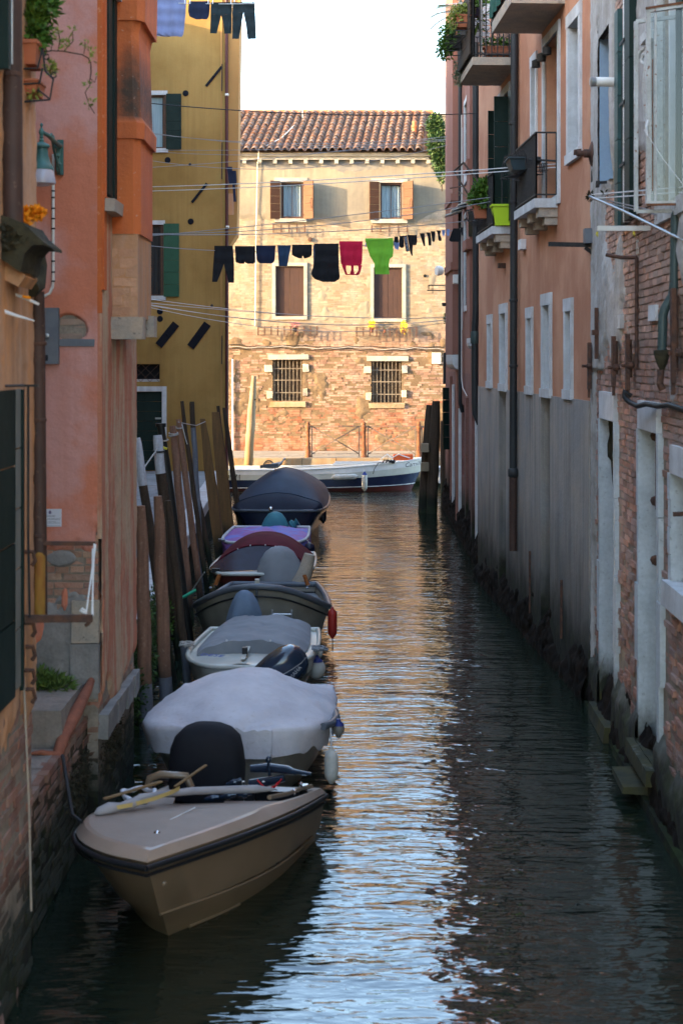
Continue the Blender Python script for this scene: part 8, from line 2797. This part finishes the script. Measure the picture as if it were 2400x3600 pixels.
# --- 6: small boat under a violet tarpaulin ----------------------------------
b6_ = Boat('small boat under a violet and blue tarpaulin', -1.46, 28.7, 2.9, 1.6, 1, .60, .58, tb=.4, p=.4, b0=.6, rake=.2, stern=.95)
b6_.hull(m_gelw, None, flare=.8)
b6_.cover(m_purple, lambda s: .05 + .08 * math.sin(s * 3.1), skirt=.32, over=.03, fold=.03, wave=.05, pw=3, seed=8)
b6_.rail(.03, m_stone, dz=.06)
draped(b6_.e, b6_.T(2.85, .08, 0), 0, [(.45, .2, .30, 0), (.56, .2, .31, -.02), (.7, .19, .28, -.04), (.82, .16, .22, -.04), (.92, .11, .14, -.03), (.96, .03, .04, 0)], m_cov_teal, name='bagged_engine', fold=.05, nf=4, seed=4, sq=2.0)
MB().lathe(b6_.T(2.75, .38, .66), [(.02, 0), (.10, .04), (.11, .1), (.05, .13), (.09, .19)], 10, axis=(.6, 0, .4)).build('bag_knot', m_cov_teal, b6_.e, smooth=50)
MB().bar(b6_.T(2.55, .12, .56), b6_.T(2.55, .26, .60), .05, .05).build('yellow_clip', m_yellow, b6_.e)
rope_heap(b6_.T(.2, -.75, .66), 'tangled mooring chain on the left bow of the violet covered boat', m_alu, r=.06, seed=6)
# --- 7: large navy covered boat ----------------------------------------------
b7_ = Boat('large dark hulled boat under a tall navy camper cover', -1.42, 34.2, 5.2, 2.12, 1.5, .72, .66, tb=.35, p=.35, b0=.72, rake=.45, stern=.9, zc=.2)
b7_.hull(m_navyhull, None, flare=.70)
b7_.rail(.032, m_slate)
rows = []
for (t, zt, ww, fl_) in ((-.02, .02, 1.0, .2), (.05, .16, .99, .25), (.35, .36, .93, .35), (.4, .37, .92, .35), (.9, .64, .74, .6), (1.5, .80, .66, .8), (2.4, .82, .64, .9), (3.4, .78, .68, .9), (4.4, .7, .84, .7), (5.1, .3, .9, .4), (5.22, .0, .95, .2)):
    row = []
    tc = min(max(t, 0), 5.2)
    hbv = b7_.hb(tc) + .02
    for q in range(25):
        w = 2 * q / 24 - 1
        aw = abs(w)
        sg2 = 1 if w > 0 else -1
        if aw > .8:
            k = (aw - .8) / .2
            pos = hbv * (1 - (1 - ww) * (1 - k) * .55); z = b7_.gz(tc) + zt * .38 * (1 - k)
        else:
            k = aw / .8
            edge = hbv * (1 - (1 - ww) * .55)
            pos = edge * k; z = b7_.gz(tc) + zt * (.38 + .62 * (1 - k ** 1.7))
        row.append(b7_.T(t, pos * sg2, z + .010 * mnoise.noise(Vector((t * 3, w * 5, 1)))))
    rows.append(row)
cv = MB().loft(rows[3:], False, False).build('camper_cover', m_navyl, b7_.e, smooth=50)
MB().loft(rows[:4], False, False).build('cover_apron', m_navy, b7_.e, smooth=50)
MB().tube([Vector(p) + Vector((0, -.01, .005)) for p in rows[3]], .012, 6).build('cover_piping', m_navyl, b7_.e, smooth=60)
MB().lathe(b7_.T(-.02, -.12, .76), [(.03, 0), (.05, .015), (.04, .06), (.01, .07)], 10, axis=(0, -1, .3)).build('bow_light', m_chrome, b7_.e, smooth=40)
for q in range(9):
    MB().lathe(b7_.T(-.02, -.8 + q * .2, .745), [(.008, 0), (.008, .01)], 6, axis=(0, -1, 0)).build('snap', m_chrome, b7_.e)
# gull on its roof
gp = P(975, 1652, 36.2)
zg = None
gl_ = empty('gull', tuple(P(968, 1668, 36.0)), 'grey and white seagull standing on the navy boat cover', 'bird')
gx, gy, gz_ = P(966, 1637, 35.9)
sec = [(-.30, .008, -.035), (-.22, .03, -.03), (-.12, .055, -.015), (0, .075, 0), (.09, .07, .02), (.15, .05, .055), (.175, .036, .09), (.19, .034, .125), (.21, .036, .15), (.235, .03, .16), (.255, .014, .155)]
MB().loft([[Vector((gx + dx, gy + r_ * math.cos(2 * PI * q / 10), gz_ + dz + r_ * .9 * math.sin(2 * PI * q / 10))) for q in range(10)] for (dx, r_, dz) in sec], True, True).build('body', m_stone, gl_, smooth=60)
for sy in (-1, 1):
    MB().loft([[Vector((gx + dx, gy + sy * (w_ + .01), gz_ + dz + .035)), Vector((gx + dx, gy + sy * (w_ + .004), gz_ + dz - .03))] for (dx, w_, dz) in ((-.34, .02, -.03), (-.2, .045, -.01), (-.05, .075, .01), (.08, .066, .02))], False, False).build('wing', m_zinc, gl_)
    MB().tube([(gx + .01, gy + sy * .025, gz_ - .05), (gx + .015, gy + sy * .025, gz_ - .14)], .005, 5).build('leg', m_orangef, gl_)
MB().tube([(gx + .25, gy, gz_ + .155), (gx + .30, gy, gz_ + .145)], [.010, .003], 6).build('beak', m_yellow, gl_)

# --- 8: long boat lying across the end ---------------------------------------
b8 = empty('work_boat', (-.9, 48.6, 0), 'long white and navy boat named Camilla lying across the side canal', 'boat')
XS = [2.66, 2.5, 2.2, 1.7, 1.0, 0, -1.2, -2.4, -3.6, -4.6]
def c8(x):
    s = (2.66 - x) / 7.26
    hw = .80 * (1 - (1 - min(1, s / .36)) ** 2) ** .6 if s > 0 else .01
    g = .66 + .34 * max(0, 1 - s / .62) ** 1.8
    return hw, g


def sec8(x, fr):
    hw, g = c8(x)
    rk = .55 * max(0, 1 - (2.66 - x) / 1.8) ** 1.2
    out = []
    for (f, wf) in fr:
        z = g - (g + .12) * f
        out.append(Vector((x - rk * f, 48.6 - max(hw * wf, .006), z)))
    return out


for (name, fr, m) in (('white_strake', ((0, 1.0), (.20, 1.0)), m_white), ('cream_band', ((.202, .985), (.40, .97)), m_gelw), ('hull', ((.402, .97), (.62, .93), (.74, .89)), m_navyhull), ('boot_top', ((.742, .885), (.86, .82), (1.0, .68)), m_redhull)):
    mm = MB()
    near = [sec8(x, fr) for x in XS]
    mm.loft(near, False, False)
    far = [[Vector((p.x, 97.2 - p.y, p.z)) for p in r_] for r_ in near]
    mm.loft(far, False, False)
    mm.loft([near[0], far[0]], False, False); mm.loft([near[-1], far[-1]], False, False)
    mm.build(name, m, b8, smooth=40)
mm = MB(); mm.loft([[Vector((x, 48.6 - c8(x)[0] + .03, c8(x)[1] - .04)), Vector((x, 48.6 + c8(x)[0] - .03, c8(x)[1] - .04))] for x in XS], False, False)
mm.build('deck', m_gelw, b8)
mm = MB(); mm.tube([Vector((x, 48.6 - c8(x)[0] - .01, c8(x)[1])) for x in XS], .022, 6); mm.tube([Vector((x, 48.6 + c8(x)[0] + .01, c8(x)[1])) for x in XS], .022, 6)
mm.build('gunwale', m_white, b8, smooth=60)
mm = MB(); mm.tube([sec8(x, ((.71, .915),))[0] + Vector((0, -.012, 0)) for x in XS], .014, 6); mm.build('waterline_stripe', m_stone, b8, smooth=60)
for (x0, x1, y, z) in ((-.25, 1.2, 48.3, .80), (-.2, 1.5, 48.45, .84), (-.1, 1.1, 48.6, .82)):
    MB().box(x0, x1, y, y + .09, z, z + .04).build('plank', m_white, b8)
text_mesh('Camilla', .19, m_ink, b8, Vector((1.93, 48.6 - c8(1.7)[0] * .985 - .05, .73)), (1, .12, .14), (-.14, 0, 1), shear=.45, extrude=.001)
text_mesh('V79971', .235, m_ink, b8, Vector((-3.78, 48.6 - c8(-3)[0] * .985 - .012, .36)), (1, 0, 0), (0, 0, 1), extrude=.001)
p = P(1212, 1677, 47.6)
fender((p.x, 47.70, p.z), .085, .72, m_fend, 'white ribbed fender lying sideways along the hull of the Camilla', group='fenders on the long boat', axis=(1, 0, .03))
p = P(1281, 1694, 47.6)
fender((p.x, 47.70, p.z), .088, .50, m_fend, 'white fender with a blue top hanging upright from the Camilla', cap=m_fendb, group='fenders on the long boat', rope=(p.x, 47.76, .74))
mm = MB(); mm.tube([(1.3, 48.05, .86), (1.12, 47.7, .88), (1.0, 47.66, .70), (.96, 47.64, .55)], .012, 5)
for q in range(4):
    mm.tube([(1.25 + .1 * q, 48.0, .84), (1.3 + .1 * q, 47.85, .96), (1.45 + .06 * q, 47.8, .93), (1.6, 47.95, .86)], .022, 6)
mm.build('coiled_hose', m_wired, None, smooth=50, label='black hose coil on the gunwale of the Camilla', cat='hose')
mm = MB(); mm.box(1.9 - .3, 2.25 - .05, 48.2, 48.6, .93, 1.10)
mm.build('fuel_can', m_orangebag, None, label='orange red fuel can on the bow deck of the Camilla', cat='fuel can')
mm = MB(); mm.tube([(1.2, 48.3, .95), (1.4, 48.2, 1.12), (1.55, 48.2, 1.0), (1.75, 48.15, 1.12), (2.1, 48.15, 1.0)], .018, 6)
mm.build('white_rope', m_wirew, None, smooth=50, label='white rope thrown over the orange can', cat='rope')
wc = empty('wicker_chair', (-2.25, 49.9, .3), 'round backed black wicker chair behind the long boat', 'chair')
mm = MB()
cc = P(944, 1652, 49.8)
mm.tube([cc + Vector((.20 * math.cos(a), 0, .30 * math.sin(a))) for a in [PI * q / 14 for q in range(15)]], .022, 8)
for q in range(-4, 5):
    w_ = q * .042
    mm.tube([cc + Vector((w_, 0, 0)), cc + Vector((w_ * .8, 0, .30 * math.sqrt(max(.05, 1 - (w_ / .2) ** 2))))], .010, 5)
for q in range(1, 5):
    z = .06 * q; hw = .2 * math.sqrt(1 - (z / .31) ** 2)
    mm.tube([cc + Vector((-hw, 0, z)), cc + Vector((hw, 0, z))], .010, 5)
mm.build('backrest', m_ironblack, wc, smooth=50)
MB().lathe((cc.x, cc.y + .2, .35), [(.2, 0), (.24, .05), (.24, cc.z - .35)], 14).build('seat', m_ironblack, wc)
mm = MB(); mm.box(2.9, 4.6, 46.6, 47.3, .35, .75); mm.box(2.86, 4.6, 46.55, 47.35, .75, .82)
mm.build('white_boat', m_white, None, label='bit of a white boat behind the dark piles', cat='boat')

# --- fenders on the moored row ---------------------------------------------------
def fx(px, py, Y):
    return tuple(P(px, py, Y))


fender(fx(1164, 2692, 14.1), .062, .27, m_fend, 'long white fender hanging at the right bow of the white covered boat', rope=fx(1162, 2560, 14.4))
fender(fx(1190, 2562, 14.7), .055, .12, mat('taupe_fender', (0.17, 0.155, 0.14), rough=.45), 'short taupe fender with a blue cap at the right of the white covered boat', cap=m_fendb, rope=fx(1175, 2520, 14.8))
fender(fx(1112, 2352, 18.4), .108, .2, m_fend, 'round grubby white ball fender with a blue cap beside the DESE boat', cap=m_fendb, ball=True, rope=fx(1095, 2290, 18.5))
fender(fx(1117, 2296, 18.6), .062, .12, m_fend, 'small blue and white fender resting on the right gunwale of the DESE boat', cap=m_fendb, ball=True)
fender(fx(1168, 2190, 21.3), .063, .36, m_fendr, 'long red fender hanging from the right side of the grey boat', rope=fx(1166, 2135, 21.4))
MB().tube([fx(1168, 2240, 21.3), fx(1169, 2290, 21.3)], .008, 5).build('fender_tail', m_wired, None, label='dark cord hanging below the red fender', cat='cord')
fender(fx(1088, 1928, 28.9), .10, .2, m_fendn, 'round navy ball fender beside the violet covered boat', ball=True, rope=fx(1076, 1895, 29.1))
fender(fx(1136, 1812, 35.5), .07, .3, m_fendn, 'small dark fender at the right quarter of the navy boat', rope=fx(1134, 1795, 35.5))

# ------------------------------------------------------------------ washing lines
def wire(pts, r, m, label, Y0=None, seg=18, name='washing_line', cat='washing line', group='washing lines across the canal'):
    """each item: (px, py, depth) at both ends plus sag in metres"""
    o = MB()
    for (a, b, sag) in pts:
        A, Bq = P(*a), P(*b)
        L_ = []
        for i in range(seg + 1):
            s = i / seg
            q = A.lerp(Bq, s); q.z -= sag * 4 * s * (1 - s)
            L_.append(q)
        o.tube(L_, r, 5)
    return o.build(name, m, None, smooth=60, label=label, cat=cat, group=group)


YL = 33.0
main_line = wire([((505, 862, 31.5), (1645, 798, 35), .30)], .008, m_wire, 'sagging washing line carrying the long row of dark clothes, pink top and green shirt')


def line_z(px):
    """height of the main line (as row) at a column"""
    A, Bq = P(505, 862, 31.5), P(1645, 798, 35)
    lo, hi = 0.0, 1.0
    for _ in range(30):
        mdl = (lo + hi) / 2
        q = A.lerp(Bq, mdl)
        if 1200 + q.x * FPX / q.y < px:
            lo = mdl
        else:
            hi = mdl
    q = A.lerp(Bq, lo); q.z -= .30 * 4 * lo * (1 - lo)
    return q


def garment(name, label, cat, m, strips, Y, wr=.012, seed=0, group='clothes on the long washing line', th=.006, nx=10, ny=14, top=None, extra=None):
    """strips: lists of rows (y, xl, xr) in pixels, hung at depth Y"""
    o = MB()
    rs = random.Random(seed)
    ph = rs.uniform(0, 6)
    for st_ in strips:
        ys = [r_[0] for r_ in st_]
        rows = []
        for i in range(ny + 1):
            y = ys[0] + (ys[-1] - ys[0]) * i / ny
            k = 0
            while k < len(st_) - 2 and y > st_[k + 1][0]:
                k += 1
            f = (y - st_[k][0]) / max(1e-6, st_[k + 1][0] - st_[k][0]); f = min(1, max(0, f))
            xl = st_[k][1] + (st_[k + 1][1] - st_[k][1]) * f; xr = st_[k][2] + (st_[k + 1][2] - st_[k][2]) * f
            row = []
            for q in range(nx + 1):
                x = xl + (xr - xl) * q / nx
                p = P(x, y, Y)
                fall = min(1, (i + 1) / ny * 1.5)
                p.y += wr * fall * (math.sin(x * .12 + ph) + .6 * math.sin(x * .31 + y * .05 + ph * 2)) + wr * .5 * math.sin(y * .15 + ph)
                row.append(p)
            rows.append(row)
        n = len(rows); w = nx + 1
        b = [[p + Vector((0, th, 0)) for p in r_] for r_ in rows]
        o.loft(rows, False, False); o.loft(b, False, False)
        for a_, c_ in ((rows[0], b[0]), (rows[-1], b[-1])):
            o.loft([a_, c_], False, False)
        for e in (0, -1):
            o.loft([[r_[e] for r_ in rows], [r_[e] for r_ in b]], False, False)
    g_ = o.build(name, m, None, smooth=60, label=label, cat=cat, group=group)
    return g_


c_black = cloth('black_jersey', (0.010, 0.010, 0.012)); c_navy = cloth('navy_cotton', (0.012, 0.018, 0.045)); c_denim = cloth('blue_denim', (0.022, 0.05, 0.10))
c_red = cloth('crimson_jersey', (0.62, 0.012, 0.055), (0.55, 0.01, 0.045)); c_green = cloth('lime_green_cotton', (0.20, 0.52, 0.035), (0.17, 0.46, 0.04)); c_peri = cloth('periwinkle_towel', (0.20, 0.22, 0.37), (0.17, 0.19, 0.33))
c_dgreen = cloth('green_black_fleece', (0.016, 0.026, 0.03)); c_blue = cloth('pale_blue_cotton', (0.22, 0.30, 0.55)); c_char = cloth('charcoal_jersey', (0.02, 0.02, 0.026))
garment('leggings', 'black leggings hanging upside down at the left end of the long line', 'leggings', c_black,
        [[(864, 754, 819), (900, 752, 821), (925, 750, 823)], [(925, 750, 788), (960, 748, 776), (991, 746, 764)], [(925, 786, 823), (960, 795, 823), (994, 804, 823)]], 32.2, seed=1)
garment('shorts', 'wide black shorts beside the leggings', 'shorts', c_black, [[(865, 826, 898), (900, 828, 898), (915, 828, 898)], [(915, 828, 862), (922, 829, 860), (927, 845, 858)], [(915, 860, 898), (923, 862, 898), (927, 870, 890)]], 32.4, seed=2)
garment('t_shirt', 'navy top with a rounded hem between the black shorts and the jeans', 'top', c_navy, [[(863, 899, 969), (890, 901, 967), (912, 903, 966), (922, 908, 962), (926, 914, 955)]], 32.6, seed=3)
garment('jeans', 'narrow folded blue jeans on the long line', 'jeans', c_denim, [[(862, 975, 1023), (874, 976, 1021), (900, 978, 1016), (936, 980, 1010)]], 32.8, seed=4)
garment('shorts', 'short black shorts right of the folded jeans', 'shorts', c_black, [[(860, 1027, 1096), (885, 1026, 1096), (896, 1026, 1096)], [(896, 1027, 1064), (902, 1036, 1063), (908, 1050, 1061)], [(896, 1062, 1096), (902, 1066, 1090), (908, 1069, 1076)]], 32.9, seed=5)
garment('cardigan', 'large loose black cardigan left of the crimson top', 'cardigan', c_black, [[(856, 1104, 1190), (900, 1108, 1190), (940, 1100, 1191), (960, 1093, 1193), (978, 1100, 1195), (988, 1120, 1185), (991, 1135, 1175)]], 33.0, seed=6, wr=.02)
garment('sleeve', 'grey blue sleeve edge showing behind the black cardigan', 'top', mat('slate_blue_cotton', (0.07, 0.09, 0.14), rough=.85), [[(862, 1101, 1108), (900, 1101, 1111), (942, 1101, 1112)]], 33.15, seed=7)
garment('tank_top', 'crimson racer back tank top on the long line', 'tank top', c_red, [[(848, 1192, 1274), (900, 1196, 1273), (925, 1198, 1272), (932, 1203, 1268)],
        [(932, 1200, 1216), (950, 1208, 1216), (966, 1214, 1222)], [(932, 1233, 1243), (950, 1234, 1243), (966, 1228, 1246)], [(932, 1258, 1272), (950, 1260, 1268), (966, 1248, 1262)],
        [(928, 1200, 1272), (934, 1212, 1262)], [(963, 1214, 1262), (967, 1220, 1256)]], 33.2, seed=8)
garment('t_shirt', 'lime green t shirt pegged by its hem on the long line', 't-shirt', c_green, [[(838, 1282, 1382), (870, 1290, 1382), (904, 1301, 1381), (909, 1306, 1370), (930, 1316, 1366), (964, 1317, 1368)]], 33.4, seed=9, wr=.016)
MB().tube([P(1282, 846, 33.37), P(1330, 843, 33.37), P(1382, 836, 33.37)], .006, 5).build('hem', c_green, None, label='folded hem line of the lime green shirt', cat='t-shirt')
small = [('underwear', 'black and pale blue underwear right of the green shirt', c_black, [[(832, 1386, 1399), (850, 1384, 1400), (862, 1382, 1402)]], 33.5),
         ('underwear', 'dark bunched underwear next to the lettered boxers', c_black, [[(829, 1404, 1417), (850, 1402, 1420), (866, 1403, 1420), (871, 1408, 1416)]], 33.6),
         ('boxer_shorts', 'black boxer shorts with white CALVIN KLEIN band', c_black, [[(826, 1431, 1455), (870, 1438, 1450), (885, 1440, 1449), (899, 1446, 1450)], [(826, 1450, 1464), (850, 1448, 1466), (862, 1452, 1462)]], 33.7),
         ('sock', 'pointed black sock, first of the sock row', c_black, [[(820, 1474, 1491), (845, 1482, 1493), (865, 1489, 1494)]], 33.8),
         ('sock', 'long straight black sock, second of the sock row', c_black, [[(817, 1498, 1512), (840, 1504, 1515), (863, 1506, 1515)]], 33.9),
         ('sock', 'black sock with a bulging heel, third of the sock row', c_black, [[(813, 1513, 1529), (830, 1516, 1528), (845, 1518, 1528), (850, 1521, 1526)]], 34.0),
         ('sock', 'rounded black sock, fourth of the sock row', c_black, [[(810, 1534, 1549), (826, 1539, 1546), (840, 1539, 1552), (847, 1543, 1550)]], 34.1),
         ('underwear', 'left of two small pale blue pieces near the pink house', c_blue, [[(808, 1552, 1564), (822, 1554, 1562), (830, 1557, 1561)]], 34.2),
         ('underwear', 'right of two small pale blue pieces near the pink house', c_blue, [[(806, 1569, 1580), (822, 1570, 1578), (829, 1572, 1577)]], 34.3),
         ('shorts', 'black shorts hanging before the pink house', c_black, [[(803, 1592, 1614), (825, 1584, 1618), (845, 1577, 1617), (850, 1584, 1612)]], 34.5),
         ('underwear', 'last dark piece at the pink house end of the long line', c_char, [[(799, 1618, 1637), (815, 1620, 1638), (828, 1622, 1634)]], 34.8)]
for k, (n_1, lab, m, st_, Y) in enumerate(small):
    g_ = garment(n_1, lab, n_1.replace('_', ' '), m, st_, Y, seed=20 + k, nx=5, ny=8)
    if 'CALVIN' in lab:
        wb_ = MB(); a_ = P(1423, 828, 33.66); b_ = P(1433, 884, 33.66)
        wb_.bar(a_, b_, .075, .004, up=(0, 0, 1)).build('waistband', c_navy, g_)
        text_mesh('CALVIN KLEIN', .048, m_sign, g_, P(1436, 883, 33.64), (b_ - a_) * -1, (-1, 0, -.18), extrude=.0008)
    if lab.startswith('black and pale'):
        garment('underwear', 'pale blue patterned underwear hanging below the dark pair', 'underwear', c_blue, [[(852, 1381, 1392), (866, 1386, 1394), (876, 1388, 1392)]], 33.45, seed=50, nx=4, ny=6)
        garment('underwear', 'second pale blue patterned piece just right of it', 'underwear', c_blue, [[(853, 1394, 1403), (866, 1392, 1402), (878, 1394, 1400)]], 33.46, seed=51, nx=4, ny=6)
# pegs on the long line
pg = ((762, m_white), (812, mat('blue_peg', (0.03, 0.15, 0.45))), (887, m_white), (902, mat('green_peg', (0.09, 0.30, 0.03))), (966, m_white), (998, mat('blue_peg', (0, 0, 0))), (1032, mat('green_peg', (0, 0, 0))), (1090, m_rope), (1110, m_white), (1178, mat('green_peg', (0, 0, 0))),
      (1196, mat('green_peg', (0, 0, 0))), (1264, mat('blue_peg', (0, 0, 0))), (1285, mat('blue_peg', (0, 0, 0))), (1372, mat('green_peg', (0, 0, 0))), (1398, m_white), (1446, mat('green_peg', (0, 0, 0))), (1482, mat('green_peg', (0, 0, 0))), (1506, m_white), (1540, mat('blue_peg', (0, 0, 0))), (1572, m_white))
pmesh = None
for k, (px, m) in enumerate(pg):
    q = line_z(px)
    t = MB(); t.bar(q + Vector((-.004, -.012, -.045)), q + Vector((.004, -.012, .045)), .018, .014, up=(0, 1, 0))
    t.build('clothes_peg', m, main_line)

top_line = wire([((470, 2, 29.5), (905, 12, 29), .03)], .007, m_wirew, 'washing line at the top carrying the towel and dark trousers')
G2 = 'clothes on the upper washing line'
garment('towel', 'periwinkle blue towel hanging at the top left', 'towel', c_peri, [[(-12, 520, 656), (60, 522, 652), (122, 524, 645), (128, 560, 640)]], 29.3, seed=31, group=G2, wr=.02, ny=18)
garment('shorts', 'dark blue black shorts right of the towel', 'shorts', c_navy, [[(4, 664, 738), (40, 662, 737), (58, 666, 734), (68, 690, 728)]], 29.2, seed=32, group=G2)
garment('trousers', 'dark tracksuit trousers, left of the upper pair', 'trousers', c_dgreen, [[(8, 742, 815), (40, 741, 815), (52, 741, 814)], [(52, 741, 778), (85, 740, 770), (117, 739, 762)], [(52, 777, 814), (85, 786, 814), (118, 789, 813)]], 29.15, seed=33, group=G2)
garment('trousers', 'dark green grey trousers, right of the upper pair against the sky', 'trousers', c_dgreen, [[(8, 818, 896), (30, 818, 896), (45, 817, 897)], [(45, 817, 856), (90, 817, 848), (136, 817, 840)], [(45, 856, 897), (90, 865, 899), (137, 870, 901)]], 29.1, seed=34, group=G2)
for px in (530, 650, 668, 732, 748, 812, 824, 890):
    q = P(px, 6, 29.12)
    MB().bar(q + Vector((0, 0, -.04)), q + Vector((0, 0, .05)), .018, .014, up=(0, 1, 0)).build('clothes_peg', m_white, top_line)
garment('trousers', 'dark wet garment pegged at the corner of the ochre house', 'garment', c_navy, [[(586, 797, 816), (615, 802, 818), (648, 805, 826)], [(600, 816, 830), (640, 818, 832), (650, 818, 830)], [(648, 817, 826), (690, 820, 829), (709, 821, 831)]], 43.6, seed=35, group='clothes at the ochre corner')

wire([((470, 357, 29), (1700, 398, 29.5), .12)], .010, m_wired, 'thick dark cable sagging just under the roof line', cat='cable')
wire([((500, 462, 42), (1640, 480, 40), .30), ((500, 466, 42), (1640, 474, 38), .25)], .007, m_wire, 'pair of thin lines crossing the roof tiles')
wire([((500, 527, 42), (1632, 491, 40), .10), ((500, 530, 42), (1612, 484, 40), .25)], .007, m_wire, 'pair of thin lines over the cornice')
wire([((500, 590, 36), (1628, 470, 38), .10), ((500, 560, 36), (1616, 498, 38), .42)], .007, m_wire, 'thin lines rising towards the pink house')
wire([((480, 658, 30), (2010, 572, 21.0), .05), ((480, 673, 30), (1990, 585, 21.0), .05)], .0065, m_wirew, 'pair of long pale lines crossing above the upper windows')
wire([((470, 835, 26), (1822, 680, 25.0), .04), ((470, 822, 26), (1822, 690, 25.0), .16)], .0065, m_wire, 'pair of pale lines rising to the near balconies')
wire([((500, 824, 28), (1690, 772, 29.5), .10)], .008, m_wire, 'single line just above the long row of clothes')
wire([((480, 1045, 30), (1592, 1113, 42), .18), ((480, 1060, 30), (1592, 1117, 42), .12), ((480, 1062, 30), (1590, 1120, 42), .30), ((480, 1066, 30), (1592, 1123, 42), .26), ((480, 1070, 30), (1592, 1127, 42), .40)], .006, m_wirew, 'bundle of five white lines low across the canal')
wire([((780, 22, 34), (1800, -10, 26), .15), ((780, 8, 34), (1700, -4, 26), .3), ((900, 14, 34), (1800, 18, 24), .2)], .006, m_wirew, 'thin lines against the sky at the top')
for (px, py, Y) in ((745, 1074, 33), (668, 577, 36)):
    q = P(px, py, Y)
    MB().lathe(q, [(.01, -.03), (.035, 0), (.01, .03)], 8, axis=(1, 0, 0)).build('pulley', m_ironblack, None, label=('small black pulley on the low bundle of lines' if py > 1000 else 'small pulley on a thin line before the ochre house'), cat='pulley')
